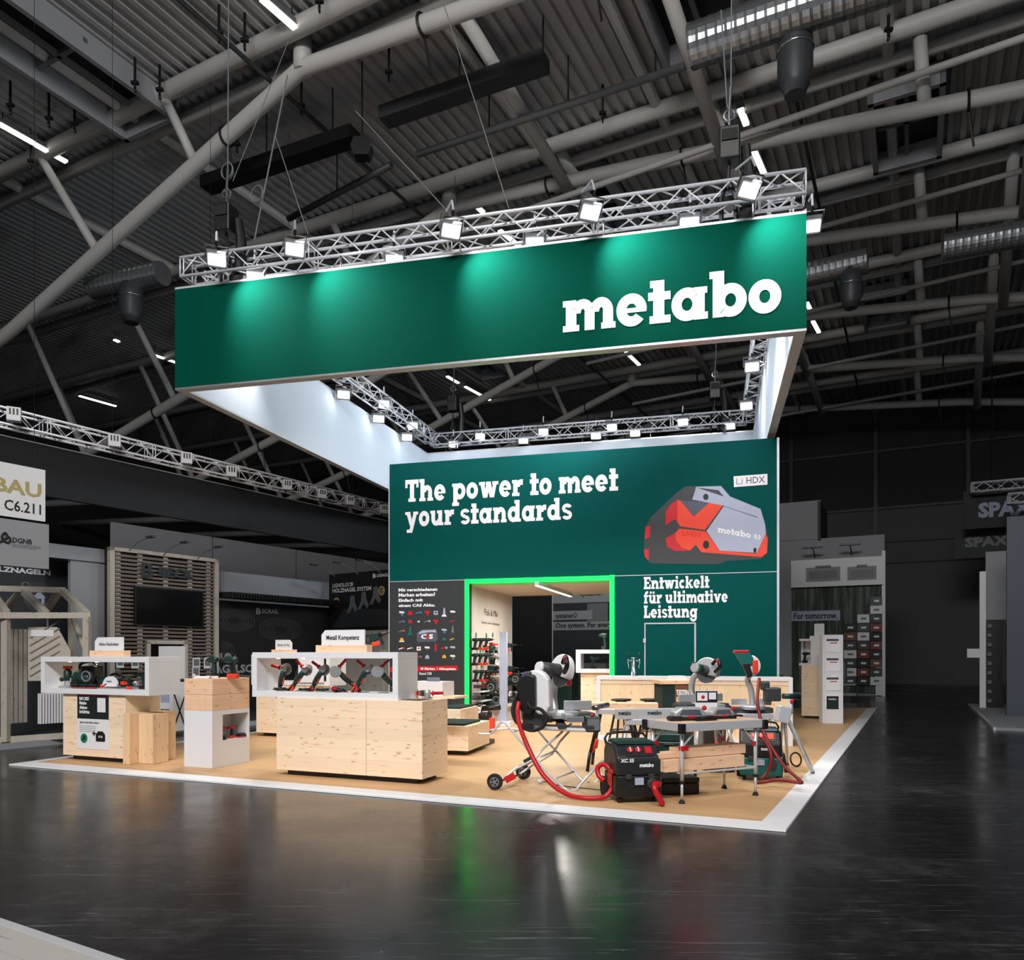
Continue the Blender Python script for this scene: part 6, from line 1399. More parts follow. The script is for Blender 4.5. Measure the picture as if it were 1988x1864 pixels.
# ------------------------------------------------------------------ outer end: pedestal, white box, brochure stand
c = at(1556, 1388, 18.3); c.z = 0
R1 = -R(27)
cabinet('tall spruce pedestal at the far aisle edge of the platform', c, .62, .6, .06, 1.25, rz=R1, name='wooden_pedestal', cat='pedestal', plinth=.06)
t = thing('display_box', 'white display box on the tall spruce pedestal near the aisle', 'display box', (c.x - .05, c.y + .02, GZ + 1.25), R1)
for nm, a in (('base_panel', (0, .66, 0, .5, 0, .05)), ('top_panel', (0, .66, 0, .5, .58, .63)), ('side_panel', (.26, .66, 0, .05, .05, .58)), ('side_panel', (0, .05, .4, .5, .05, .58)), ('back_panel', (0, .66, .46, .5, .05, .58))):
    mb = MB(); mb.box(*a); mb.build(nm, M['white'], t)
tool('greendrill', V((c.x, c.y, GZ + 1.31)) + V((.12, .05, 0)), 'small dark tool inside the white box on the tall pedestal', rz=.5, sc=1.1)
t = thing('sign_board', 'small white sign on top of the white box near the aisle', 'sign', (c.x + .32, c.y + .05, GZ + 1.88), R1); mb = MB(); mb.box(-.1, .3, 0, .12, 0, .07); mb.build('wood_base', M['white'], t); mb = MB(); mb.box(0, .22, .03, .06, .07, .36); mb.build('board', M['white'], t)
c = at(1597, 1406, 16.9); t = thing('brochure_stand', 'tall white brochure stand with four printed panels at the platform edge', 'brochure stand', (c.x, c.y, GZ), -R(8))
mb = MB(); mb.box(0, .43, 0, .3, 0, 1.94); mb.build('stand_body', M['white'], t, bevel=.006)
for k, z in enumerate((1.56, 1.14, .72, .34)):
    mb = MB(); mb.box(.07, .36, -.012, 0, z, z + .3); pk = mb.build('pocket', M['lettering'], t)
    mb = MB(); mb.box(.08, .33, -.0145, -.0125, z + .24, z + .29) if k < 3 else mb.box(.08, .33, -.0145, -.0125, z - .02, z + .26); mb.build('printed_leaflet', M['shade' if k < 3 else 'cushion'], pk)
    mb = MB(); mb.box(.15, .3, -.0145, -.0125, z + .19, z + .21); mb.build('printed_line', M['red'], pk)
text('metabo', M['lettering'], frame((.12, -.0155, .52), (1, 0, 0), (0, 0, 1)), size=.05, width=.16, parent=t, bold=.03)
# ------------------------------------------------------------------ in the passage: small display by the doorway
c = at(1182, 1440, 15.8); t = thing('wooden_pedestal', 'narrow spruce pedestal half hidden by the doorway jamb', 'pedestal', (c.x - .35, c.y + .3, GZ), -R(15)); mb = MB(); mb.box(-.2, .5, 0, .5, 0, 1.13); mb.build('pedestal_body', M['spruce'], t)
pp_ = (c.x - .65, c.y + .3, GZ + 1.13)
t = thing('display_box', 'white square display box in the doorway with green tools', 'display box', pp_, -R(15))
for nm, a in (('base_panel', (0, .8, 0, .4, 0, .08)), ('top_panel', (0, .8, 0, .4, .4, .48)), ('side_panel', (0, .1, 0, .4, .08, .4)), ('side_panel', (.7, .8, 0, .4, .08, .4))):
    mb = MB(); mb.box(*a); mb.build(nm, M['white'], t)
tool('greendrill', V(pp_) + V((.4, .1, .08)), 'green drill inside the doorway display box', rz=.3, sc=1.2)
tool('greendrill', V(pp_) + V((.6, .05, .48)), 'green drill standing on top of the doorway display box', rz=2, sc=1.5)
# ------------------------------------------------------------------ neighbouring stands
S0, S1 = V((-8.7, 14.4, 0)), V((-3.56, 22.8, 0)); sd = (S1 - S0).normalized(); sn = V((sd.y, -sd.x, 0))   # sn points to the aisle
def panel(name, m, x0, x1, y0, y1, p, q, parent, t=.05, off=0.0, **kw):
    """upright board on the plane p-q spanning pixel columns x0..x1 and, at column x0, pixel rows y0..y1"""
    a = inwall(x0, y0, p, q); b = inwall(x0, y1, p, q); c = inwall(x1, y0, p, q)
    mb = MB(wallframe(p, q)); mb.box(min(a[0], c[0]), max(a[0], c[0]), max(.0, b[1]), a[1], off - t, off)
    return mb.build(name, M[m] if isinstance(m, str) else m, parent, **kw)
# --- black fascia with its truss and square lamps
fs = thing('fascia_banner', 'long black fascia band hanging over the dark neighbouring stand', 'banner', (0, 0, 0))
e0, e1 = S0 - sd * 2.2, S1 + sd * 3
mb = MB(wallframe(e0, e1)); mb.box(0, (e1 - e0).length, 4.5, 5.44, -.12, 0); mb.build('band', M['band'], fs)
mb = MB(wallframe(e0, e1)); mb.box(0, (e1 - e0).length, 5.44, 5.46, -.12, .01); mb.build('upper_edge', M['alu'], fs)
for k in range(6):
    c = e0 + sd * (1.2 + 2.3 * k); mb = MB(); mb.cyl((c.x, c.y, 5.4), (c.x, c.y, ROOF - .3), .005, n=6); mb.build('hanging_wire', M['black'], fs)
t0, t1 = e0 + sn * .12, e1 + sn * .12
truss(t0, t1, 5.74, .28, 'grey lattice truss over the black fascia of the dark neighbouring stand')['group'] = 'trusses of neighbouring stands'
od = ['first from the stand number sign', 'second from the stand number sign', 'third from the stand number sign', 'fourth from the stand number sign', 'fifth from the stand number sign', 'third before the green wall', 'second before the green wall', 'last one before the green wall']
lm = None
for k, (x, y) in enumerate(((27, 805), (222, 856), (362, 890), (449, 916), (557, 942), (625, 959), (679, 972), (745, 989))):
    c = onplane(x, y, (t0 + sn * .2)[:2], (t1 + sn * .2)[:2])
    if lm is None:
        lm = thing('square_lamp', 'x', 'floodlight', c, math.atan2(sd.y, sd.x) - .5)
        mb = MB(); mb.box(-.11, .11, -.08, .08, -.12, .12); mb.build('lamp_housing', M['white'], lm, bevel=.01)
        for q in (-.055, 0, .055):
            mb = MB(); mb.box(q - .014, q + .014, -.085, -.08, -.02, .09); mb.build('heat_slot', M['dark_grey'], lm)
        mb = MB(); mb.box(-.09, .09, -.1, .06, -.128, -.12); mb.build('lens', M['lilac'], lm)
        mb = MB(); mb.path([(0, .08, 0), (0, .15, -.05), (0, .16, -.16)], .02, 6); mb.build('clamp', M['black'], lm); o = lm
    else: o = copy_tree(lm, c, lm.rotation_euler[2])
    o['label'] = 'white square lamp on the truss over the black fascia, ' + od[k]; o['group'] = 'square lamps over the fascia'
# --- hanging stand number signs
p_, q_ = at(88, 950, 12.6), at(88, 950, 12.6) - sd * 3; p_, q_ = q_, p_
sg = thing('hanging_sign', 'white hanging sign with gold lettering and a dark stand number', 'sign', (0, 0, 0))
panel('sign_panel', 'white', -40, 88, 888, 995, p_, q_, sg, .03)
wall_text('BAU', M['gold'], p_, q_, -13, 951, 80.5, 923, sg, bold=.03); wall_text('C6.211', M['ink'], p_, q_, 8, 989, 79.5, 968, sg)
a = inwall(80, 905, p_, q_); f_ = wallframe(p_, q_)
mb = MB(f_); mb.cyl((a[0] - .1, a[1] - .05, -.015), (a[0] - .1, ROOF - .3, -.015), .004, n=5); mb.build('hanging_wire', M['black'], sg)
p2, q2 = p_ + sn * .05, q_ + sn * .05
sg2 = thing('hanging_sign', 'grey white hanging sign with a swirl emblem and small dark lettering', 'sign', (0, 0, 0))
panel('sign_panel', 'wall_grey', -40, 95, 1000, 1093, p2, q2, sg2, .03)
wall_text('DGNB', M['ink'], p2, q2, 24, 1053, 62, 1043, sg2, bold=.03)
for k in range(3): wall_text('Deutsche Gesellschaft für Nachhaltiges Bauen', M['ink'], p2, q2, 24, 1057 + k * 2.6, 80 - 10 * (k == 2), 1055.2 + k * 2.6, sg2, bold=0)
a = inwall(6, 1047, p2, q2); mb = MB(wallframe(p2, q2, a[1], .006, a[0])); mb.path([(-.12, -.09, 0), (.0, -.02, 0), (.06, .05, 0), (.02, .1, 0), (-.02, .02, 0), (.05, -.05, 0), (.1, -.01, 0), (.08, .05, 0)], .018, 6, 4); mb.build('printed_emblem', M['ink'], sg2)
# --- stand base and walls
W0 = at(213, 1270, 16.5); W0.z = 0; W1 = at(424, 1270, 18.75); W1.z = 0
bs = thing('neighbouring_platform', 'x', 'platform', (0, 0, 0)); del bs['category']; bs['kind'] = 'structure'; bs['label'] = 'dark platform of the neighbouring stand with a pale front edge'
g0 = onz(-60, 1452, .08); g0 = V((g0.x, g0.y, 0)); e_ = V((W1.x - W0.x, W1.y - W0.y, 0)).normalized()
g1 = g0 + sd * 17; bk = V((-sn.x, -sn.y, 0)) * 9
mb = MB(); mb.add([V((p.x, p.y, z)) for z in (0, .08) for p in (g0, g1, g1 + bk, g0 + bk)], [(0, 3, 2, 1), (4, 5, 6, 7), (0, 1, 5, 4), (1, 2, 6, 5), (2, 3, 7, 6), (3, 0, 4, 7)]); mb.build('platform_deck', M['dark_grey'], bs)
mb = MB(wallframe(g0, g1)); mb.box(0, 17, 0, .1, 0, .04); mb.build('platform_edge', M['wall_grey'], bs)
swl = thing('slatted_wall', 'tall timber slat wall with dark lettering, wood posts and a doorway', 'wall', (0, 0, 0))
sl_, sz = (W1 - W0).length, 3.85
mb = MB(wallframe(W0, W1)); mb.box(0, sl_, .08, sz, -.2, -.1); mb.build('backing', M['black'], swl)
mb = MB(wallframe(W0, W1)); n_s = 41
for k in range(n_s):
    z = .2 + (sz - .3) * k / n_s
    da, db_ = inwall(285, 1300, W0, W1)[0], inwall(365, 1300, W0, W1)[0]
    if z < 1.75: mb.box(.05, da, z, z + .048, -.06, -.03); mb.box(db_, sl_ - .05, z, z + .048, -.06, -.03)
    else: mb.box(.05, sl_ - .05, z, z + .048, -.06, -.03)
mb.build('slats', M['slat'], swl)
for x_ in (.0, sl_ - .1):
    mb = MB(wallframe(W0, W1)); mb.box(x_, x_ + .1, .08, sz, -.1, .02); mb.build('corner_post', M['pale_timber'], swl)
mb = MB(wallframe(W0, W1)); mb.box(0, sl_, sz - .08, sz, -.1, .02); mb.build('head_beam', M['pale_timber'], swl)
for x in (232, 275, 325, 372, 408):
    a = inwall(x, 1200, W0, W1)[0]; mb = MB(wallframe(W0, W1)); mb.box(a - .06, a + .06, .1, sz - .05, -.1, -.062); mb.build('batten', M['pale_timber'], swl)
for (x0, x1) in ((285, 292), (357, 364)): panel('door_post', 'pale_timber', x0, x1, 1245, 1400, W0, W1, swl, .12, .02)
panel('door_lintel', 'pale_timber', 285, 364, 1243, 1250, W0, W1, swl, .12, .02)
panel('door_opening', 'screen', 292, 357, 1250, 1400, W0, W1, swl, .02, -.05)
wall_text('B', M['charcoal'], W0, W1, 273, 1119.5, 297, 1091, swl, .03, bold=.03, label='dark grey emblem'); wall_text('BECK', M['charcoal'], W0, W1, 307, 1118, 377, 1101, swl, .03, bold=.05, label='dark grey lettering')
tv = thing('wall_television', 'large black television on the timber slat wall', 'television', (0, 0, 0))
panel('screen_frame', 'black', 260, 393, 1138, 1214, W0, W1, tv, .06, .05); panel('screen', 'screen', 262, 391, 1140, 1212, W0, W1, tv, .005, .056)
for k, (x, y) in enumerate(((233, 1287), (262, 1288), (381, 1288), (403, 1288), (380, 1306))):
    t = thing('small_picture', 'small framed picture on the slat wall, ' + ['farther of two on the display box side', 'closer to the doorway on the display box side', 'upper one beside the drills', 'last one beside the drills', 'lower one beside the drills'][k], 'picture', (0, 0, 0)); panel('picture_frame', 'white', x - 7, x + 7, y - 11, y + 10, W0, W1, t, .02, .01); panel('picture_print', 'mid_grey', x - 5.5, x + 5.5, y - 8, y + 5, W0, W1, t, .004, .012)
# white header, grey walls beside and behind
hw = thing('partition_wall', 'grey partition wall between timber frame house and slat wall', 'wall', (0, 0, 0)); hw['kind'] = 'structure'
G0 = W0 - sd * 2.2
panel('wall_panel', 'wall_grey', 137, 213, 1078, 1420, W0 - sd * 4 - sn * .3, W0 - sn * .3, hw, .1); panel('wall_header', 'wall_grey', 60, 213, 1050, 1078, W0 - sd * 5 - sn * .25, W0 - sn * .25, hw, .1)
dk = thing('partition_wall', 'dark graphic wall with white lettering behind the timber frame house', 'wall', (0, 0, 0)); dk['kind'] = 'structure'
b0, b1 = W0 - sd * 6 - sn * .9, W0 - sn * .9
panel('wall_panel', 'charcoal', -60, 137, 1062, 1430, b0, b1, dk, .1); 
wall_text('HOLZNAGELN', M['lettering'], b0, b1, -36, 1106, 98, 1096, dk, bold=.04); wall_text('04', M['mid_grey'], b0, b1, 41, 1140, 78, 1128, dk, bold=-.01)
a = inwall(76, 1160, b0, b1); mb = MB(wallframe(b0, b1, a[1], .006, a[0])); mb.prism(disc(.33, 28), (0, 0, 0), (1, 0, 0), (0, 1, 0), .004); mb.build('printed_disc', M['dark_grey'], dk)
mb = MB(wallframe(b0, b1, a[1], .01, a[0])); mb.prism([(-.13, .0), (0, .13), (.13, 0), (.1, 0), (.1, -.14), (.04, -.14), (.04, -.03), (-.04, -.03), (-.04, -.14), (-.1, -.14), (-.1, 0)], (0, 0, 0), (1, 0, 0), (0, 1, 0), .004); mb.build('printed_house', M['lilac'], dk)
gw = thing('partition_wall', 'long pale grey wall rising behind the slat wall and black panels', 'wall', (0, 0, 0)); gw['kind'] = 'structure'
c0, c1 = W0 - sn * 3.2 + sd * 2, W0 - sn * 3.2 + sd * 14
mb = MB(wallframe(c0, c1)); mb.box(0, 12, 0, 4.95, -.1, 0); mb.build('wall_panel', M['wall_grey'], gw)
mb = MB(wallframe(c0, c1)); 
for x_ in (3, 6.2, 9): mb.box(x_, x_ + .02, 0, 4.95, 0, .004)
mb.build('wall_joint', M['dark_grey'], gw)
# black graphic wall with nail coils
N0 = W1.copy(); N1 = W1 + sd * 3.75; N0, N1 = N0 - sn * .1, N1 - sn * .1
nw = thing('graphic_wall', 'black graphic wall with grey printed nail coils and white lettering', 'wall', (0, 0, 0))
panel('wall_panel', 'graphite', 424, 640, 1165, 1420, N0, N1, nw, .08)
panel('wall_header', 'wall_grey', 424, 640, 1108, 1148, N0 - sn * .2, N1 - sn * .2, nw, .08)
a = inwall(424, 1152, N0, N1); b = inwall(640, 1165, N0, N1)
mb = MB(wallframe(N0, N1)); k = 0
while k * .09 < b[0] - a[0]: mb.box(a[0] + k * .09, a[0] + k * .09 + .05, a[1] - .12, a[1] - .02, 0, .5); k += 1
mb.box(a[0], b[0], a[1] - .02, a[1] + .02, 0, .5); mb.build('ribbed_awning', M['black'], nw)
nf = wallframe(N0, N1)
for (x, y, r_, nr) in ((455, 1205, .62, 5), (545, 1222, .7, 5), (418, 1262, .55, 5)):
    a = inwall(x, y, N0, N1); mb = MB(nf)
    for k in range(nr):
        rr = r_ * (1 - .15 * k); n_ = int(46 * rr / r_)
        for i in range(n_):
            g = 2 * PI * i / n_; cx_, cy_ = a[0] + rr * math.cos(g), a[1] + rr * .42 * math.sin(g)
            if inwall(428, y, N0, N1)[0] < cx_ < inwall(634, y, N0, N1)[0]: mb.flat([(-.02, -.03), (.02, -.03), (.02, .03), (-.02, .03)], (cx_, cy_, .004), (1, 0, 0), (0, 1, 0))
    mb.build('printed_coil', M['dark_grey'], nw)
mb = MB(nf); a = inwall(560, 1275, N0, N1)
for r_ in range(4):
    for i in range(17):
        x = a[0] - 1.3 + i * .1 + r_ * .05; y = a[1] + .35 - r_ * .2; mb.flat([(0, 0), (.012, 0), (.112, .2), (.1, .2)], (x, y, .005), (1, 0, 0), (0, 1, 0))
mb.build('printed_nails', M['dark_grey'], nw)
wall_text('B', M['wall_grey'], N0, N1, 497, 1192, 506, 1180, nw, .006, bold=.03); wall_text('SCRAIL', M['wall_grey'], N0, N1, 508, 1190, 541, 1181.5, nw, .006, bold=.02)
wall_text('SCRAIL®', M['wall_grey'], N0, N1, 380, 1280, 449, 1268, nw, .006, bold=.04); wall_text('NAGELSCHRAUBE', M['wall_grey'], N0, N1, 400, 1307, 560, 1291, nw, .006, bold=.04); wall_text('für stärkere Verbindung', M['wall_grey'], N0, N1, 440, 1316, 530, 1309.5, nw, .006)
# dark panel with nailers, facing the aisle
H0 = N1 + sn * .1; H1 = H0 + V((sn.x, sn.y, 0)) * 3.2 + sd * -.3
lw = thing('graphic_wall', 'dark graphic wall with two gold discs, white lettering and printed nailers', 'wall', (0, 0, 0))
panel('wall_panel', 'graphite', 639, 790, 1116, 1226, H0, H1, lw, .08); panel('lower_panel', 'pale_timber', 639, 790, 1226, 1420, H0, H1, lw, .08)
wall_text('LIGNOLOC®', M['lettering'], H0, H1, 645.5, 1141, 686, 1133.5, lw, bold=.02); wall_text('HOLZNAGEL SYSTEM', M['lettering'], H0, H1, 645.5, 1151, 721, 1143.5, lw, bold=.03)
wall_text('B', M['lettering'], H0, H1, 724, 1122, 730, 1114, lw, bold=.03); wall_text('LIGNOLOC', M['lettering'], H0, H1, 732, 1120.5, 764, 1114.5, lw, bold=.02)
for (x, y, s_) in ((653.5, 1169, 'STA'), (741, 1147, 'EPO')):
    a = inwall(x, y, H0, H1); mb = MB(wallframe(H0, H1, a[1], .006, a[0])); mb.prism(disc(.13, 24), (0, 0, 0), (1, 0, 0), (0, 1, 0), .004); dd = mb.build('printed_disc', M['gold'], lw)
    for w_, dy in (('MIT', .015), (s_, -.065)): text(w_, M['ink'], wallframe(H0, H1, a[1] + dy, .011, a[0] - .065), size=.075, width=.13, parent=dd, bold=.04)
for k, (x, y) in enumerate(((683, 1175), (705, 1168), (728, 1158))):
    a = inwall(x, y, H0, H1); mb = MB(wallframe(H0, H1, a[1], .005 + .001 * k, a[0])); mb.prism([(-.05, .25), (.1, .27), (.14, .05), (.24, -.1), (.16, -.2), (.02, -.05), (-.1, -.22), (-.2, -.2), (-.08, .02)], (0, 0, 0), (1, 0, 0), (0, 1, 0), .003); mb.build('printed_nailer', M['mid_grey'], lw)
mb = MB(wallframe(H0, H1, 0, .005)); a = inwall(645, 1190, H0, H1); b = inwall(770, 1215, H0, H1); mb.add([(a[0], b[1], 0), (b[0], b[1], 0), (b[0], a[1], 0), (a[0] + .5, a[1] + .1, 0)], [(0, 1, 2, 3)]); mb.build('printed_timber', M['dark_grey'], lw)
for k, (x, y, pp, qq) in enumerate(((650, 1116, H0, H1), (695, 1112, H0, H1), (738, 1108, H0, H1), (250, 1066, W0, W1), (316, 1075, W0, W1), (382, 1083, W0, W1))):
    a = onplane(x, y, pp[:2], qq[:2]); nn = sn if k > 2 else V((sd.x, sd.y, 0)) * -1
    t = thing('arm_lamp', 'small dark lamp on an arm over the ' + ('dark panel with gold discs, ' if k < 3 else 'timber slat wall, ') + ['first', 'middle', 'last'][k % 3] + ' of three', 'lamp', a)
    mb = MB(); mb.path([(0, 0, -.05), nn * .3 + V((0, 0, .12)), nn * .75 + V((0, 0, .2))], .012, 6); mb.build('arm', M['mid_grey'], t); mb = MB(frame(nn * .8 + V((0, 0, .2)), nn, V((-nn.y, nn.x, 0)))); mb.box(-.12, .12, -.05, .05, -.02, .02); mb.build('lamp_head', M['dark_grey'], t)
# --- timber frame house model
hd = 12.9
TF = thing('timber_house', 'pale timber house frame with rafters standing on the neighbouring stand', 'timber frame', (0, 0, 0))
def beam(x0, y0, d0, x1, y1, d1, nm, r=.05):
    a, b = at(x0, y0, d0), at(x1, y1, d1); d = b - a; sx = V((0, 0, 1)).cross(d)
    if sx.length < .01: sx = V((1, 0, 0))
    mb = MB(frame(a, d, sx)); mb.box(-.02, d.length + .02, -r, r, -r, r); return mb.build(nm, M['pale_timber'], TF)
beam(-40, 1195, 12.5, 172, 1195, 13.4, 'wall_plate'); beam(169, 1200, 13.35, 169, 1432, 13.35, 'corner_post'); beam(11, 1200, 12.75, 11, 1438, 12.75, 'corner_post')
beam(-40, 1142, 13.2, 120, 1146, 13.9, 'ridge_beam'); beam(120, 1146, 13.9, 168, 1192, 13.4, 'rafter'); beam(44, 1146, 13.6, 88, 1190, 13.1, 'rafter'); beam(44, 1146, 13.6, 5, 1188, 14.1, 'rafter'); beam(112, 1152, 13.9, 85, 1192, 14.4, 'rafter'); beam(-20, 1146, 13.3, 12, 1190, 12.75, 'rafter')
beam(-40, 1440, 12.6, 130, 1428, 13.3, 'sill_beam'); beam(138, 1200, 14.3, 142, 1420, 14.3, 'rear_post', .04); beam(140, 1195, 14.3, 165, 1265, 13.5, 'knee_brace', .035)
for (nm, lb, x0, x1, y0, y1, d, m) in (('cladding_sample', 'dark upright board sample hanging in the timber frame', 17, 54, 1222, 1405, 13.6, 'pale_timber'), ('ribbed_sample', 'ribbed white board sample low in the timber frame', 76, 126, 1345, 1406, 13.2, 'white')):
    a = at(x0, y1, d); b = at(x1, y0, d + .3); t = thing(nm, lb, 'sample board', (0, 0, 0)); p, q = V((a.x, a.y, 0)), V((b.x, b.y, 0))
    mb = MB(wallframe(p, q)); L_ = (q - p).length; n_ = 9 if 'rib' in nm else 4
    for k in range(n_): mb.box(L_ * k / n_ + .01, L_ * (k + 1) / n_ - .01, a.z, b.z, -.06, 0)
    mb.box(0, L_, a.z, b.z, -.08, -.05); mb.build('boards', M[m], t)
a = at(55, 1322, 13.1); b = at(138, 1218, 13.3); p, q = V((a.x, a.y, 0)), V((b.x, b.y, 0)); t = thing('diagonal_sample', 'pale diagonal board sample with a clipped corner hung in the timber frame', 'sample board', (0, 0, 0))
L_ = (q - p).length; mb = MB(wallframe(p, q)); h_ = b.z - a.z; mb.prism([(0, a.z), (L_, a.z), (L_, a.z + h_ * .55), (L_ * .68, b.z), (0, b.z)], (0, 0, 0), (1, 0, 0), (0, 1, 0), .05); mb.build('board', M['pale_timber'], t)
mb = MB(wallframe(p, q, 0, .028))
for k in range(6): mb.prism([(.02, a.z + .08 + .13 * k), (.04, a.z + .065 + .13 * k), (.04 + min(.45, L_ - .1), a.z + .065 + .13 * k + .3), (.02 + min(.45, L_ - .1), a.z + .08 + .13 * k + .3)], (0, 0, 0), (1, 0, 0), (0, 1, 0), .004)
mb.build('board_joints', M['slat'], t); mb = MB(wallframe(p, q, 0, .03)); mb.box(.05, L_ * .6, b.z - .16, b.z - .05, 0, .004); mb.build('sample_label', M['white'], t)
mb = MB(wallframe(p, q)); mb.cyl((L_ * .45, b.z, 0), (L_ * .45, b.z + .2, 0), .02, n=6); mb.build('hanger', M['steel'], t)
c = at(308, 1398, 14.8); t = thing('info_pillar', 'white info pillar with small black prints before the slat wall doorway', 'info stand', (c.x, c.y, .08), -.4); mb = MB(); mb.box(0, .36, 0, .3, 0, 1.62); mb.build('pillar_body', M['white'], t)
for z0, z1 in ((1.2, 1.4), (.55, .85), (.2, .42)): mb = MB(); mb.box(.06, .28, -.006, 0, z0, z1); mb.build('printed_leaflet', M['dark_grey' if z0 != .55 else 'lilac'], t)
c = at(349, 1420, 13.9); t = thing('high_table', 'small high table with crossed black legs by the pedestal', 'table', (c.x, c.y, .0), 0)
mb = MB(); mb.box(-.3, .3, -.3, .3, 1.06, 1.1); mb.build('table_top', M['black'], t)
for s_ in (-1, 1): mb = MB(); mb.cyl((s_ * .18, 0, 1.06), (-s_ * .18, 0, .0), .014, n=6); mb.build('leg', M['black'], t)

# ------------------------------------------------------------------ pale stand beyond the passage and along the aisle
X1 = at(1716, 1352, 28.5); X1.z = 0; X0 = X1 - B_ * 8.0
cs = thing('exhibition_stand', 'white stand wall with forest print, coloured case tiles and printed boxes along the aisle', 'stand wall', (0, 0, 0))
panel('wall_panel', 'wall_grey', 1511, 1717, 1050, 1352, X0, X1, cs, .12, -.1)
panel('tower_panel', 'wall_grey', 1500, 1593, 978, 1052, X0, X1, cs, .12, -.1)
tb0 = onplane(1593, 1000, X0[:2], X1[:2]); tb1 = tb0 + A_ * 2.6
zt_, zb_ = inwall(1593, 973, X0, X1)[1], inwall(1593, 1048, X0, X1)[1]
mb = MB(wallframe((tb0.x, tb0.y), (tb1.x, tb1.y))); mb.box(0, 2.6, zb_, zt_, -.1, 0); mb.build('tower_side', M['charcoal'], cs)
panel('sign_box', 'white', 1537, 1716, 1090, 1142, X0, X1, cs, .3, .2)
fo = panel('forest_print', 'charcoal', 1537, 1716, 1142, 1342, X0, X1, cs, .02, .0)
fmm = mat('forest_print', (46, 58, 50), .7); nt, n, L = nodes(fmm); bb_ = nt.nodes['Principled BSDF']; tc = n('TexCoord'); mp = n('Mapping'); mp.inputs['Scale'].default_value = (2.2, 2.2, .12); L(tc.outputs['Object'], mp.inputs[0])
no = n('TexNoise', Scale=2.4, Detail=6, Roughness=.7); L(mp.outputs[0], no.inputs['Vector']); rp = ramp(n, [(.35, srgb(14, 17, 16)), (.5, srgb(52, 62, 54)), (.62, srgb(104, 116, 108)), (.72, srgb(40, 48, 42))]); L(no.outputs['Fac'], rp.inputs[0]); L(rp.outputs[0], bb_.inputs['Base Color'])
fo.data.materials.clear(); fo.data.materials.append(fmm)
panel('print_strip', 'lilac', 1537, 1631, 1187, 1206, X0, X1, cs, .01, .012); wall_text('For tomorrow.', M['ink'], X0, X1, 1541, 1202, 1626, 1190, cs, .016, bold=.03)
panel('end_post', 'white', 1712, 1719, 1070, 1352, X0, X1, cs, .2, .12); panel('lower_board', 'white', 1700, 1713, 1290, 1350, X0, X1, cs, .1, .1)
for k, (x0, x1, y0, y1, lab) in enumerate(((1566, 1632, 1100, 1131, 'printed grey tool pouch'), (1646, 1702, 1098, 1128, 'printed grey tool case'))):
    pk = panel('printed_case', 'wall_grey', x0, x1, y0 + 4, y1, X0, X1, cs, .006, .207, label=lab); panel('printed_detail', 'mid_grey', x0 + 6, x1 - 6, y0 + 11, y1 - 6, X0, X1, pk, .004, .212); panel('printed_handle', 'mid_grey', x0 + 18, x1 - 18, y0, y0 + 5, X0, X1, pk, .006, .207)
cols = ['dark_grey', 'white', 'charcoal', 'maroon_hose', 'tool_green', 'beech', 'ink', 'white', 'dark_grey', 'maroon_hose']
kk = 0
for ci, (x0, x1) in enumerate(((1639, 1663), (1665, 1688), (1690, 1713))):
    y = 1330; lim = (1208, 1176, 1144)[ci]
    while y - 17 > lim:
        c_ = cols[(kk * 7 + ci * 3) % 10]; t = thing('tile_case', 'coloured tile shaped case on the forest print wall', 'case', (0, 0, 0), group='coloured case tiles on the forest wall'); panel('case_body', c_, x0, x1, y - 16, y, X0, X1, t, .12, .13); panel('case_label', 'white' if c_ != 'white' else 'mid_grey', x0 + 7, x1 - 6, y - 10, y - 6, X0, X1, t, .006, .136)
        y -= 17.2; kk += 1
for k, (x, y) in enumerate(((1582, 1082), (1653, 1077))):
    a = onplane(x, y, X0[:2], X1[:2]); t = thing('arm_lamp', 'flat lamp over the white printed box, ' + ['closer to the green wall', 'closer to the aisle'][k], 'lamp', a + V((0, 0, .1))); mb = MB(); mb.path([V((0, 0, -.1)), A_ * -.4 + V((0, 0, .1)), A_ * -.9 + V((0, 0, .15))], .025, 6); mb.build('arm', M['dark_grey'], t); mb = MB(frame(A_ * -.9 + V((0, 0, .17)), B_, A_)); mb.box(-.35, .35, -.12, .12, -.03, .03); mb.build('lamp_head', M['mid_grey'], t)
c = at(1668, 1390, 24.5); t = thing('tool_trolley', 'dark trolley with a grey bag standing before the forest print wall', 'trolley', (c.x - 0.2, c.y + 1.5, 0), -AA); mb = MB(); mb.box(-.6, .7, 0, .6, .16, .24); mb.box(-.6, .7, 0, .6, .5, .56); mb.build('trolley_deck', M['wall_grey'], t); mb = MB(); mb.box(-.3, .4, .1, .5, .56, 1.3); mb.build('bag', M['mid_grey'], t, bevel=.08); mb = MB(); mb.box(-.5, -.35, .05, .5, .56, 1.5); mb.build('case', M['black'], t)
for x in (-.5, .6): mb = MB(); mb.cyl((x, 0, .08), (x, .06, .08), .08, n=12); mb.build('castor', M['rubber'], t)
for k, (x, z) in enumerate(((1543, 0), (1543, .3), (1543, .6))):
    c = onz(x, 1375, 0); t = thing('storage_case', 'grey white stacked case beside the tall spruce pedestal, ' + ['lowest', 'middle', 'topmost'][k] + ' of three', 'case', (c.x, c.y + 2, z), -AA); mb = MB(); mb.box(-.3, .3, 0, .4, 0, .2); mb.build('case_body', M['wall_grey'], t, bevel=.015); mb = MB(); mb.box(-.305, .305, -.005, .405, .2, .29); mb.build('case_lid', M['dark_grey'], t, bevel=.015)
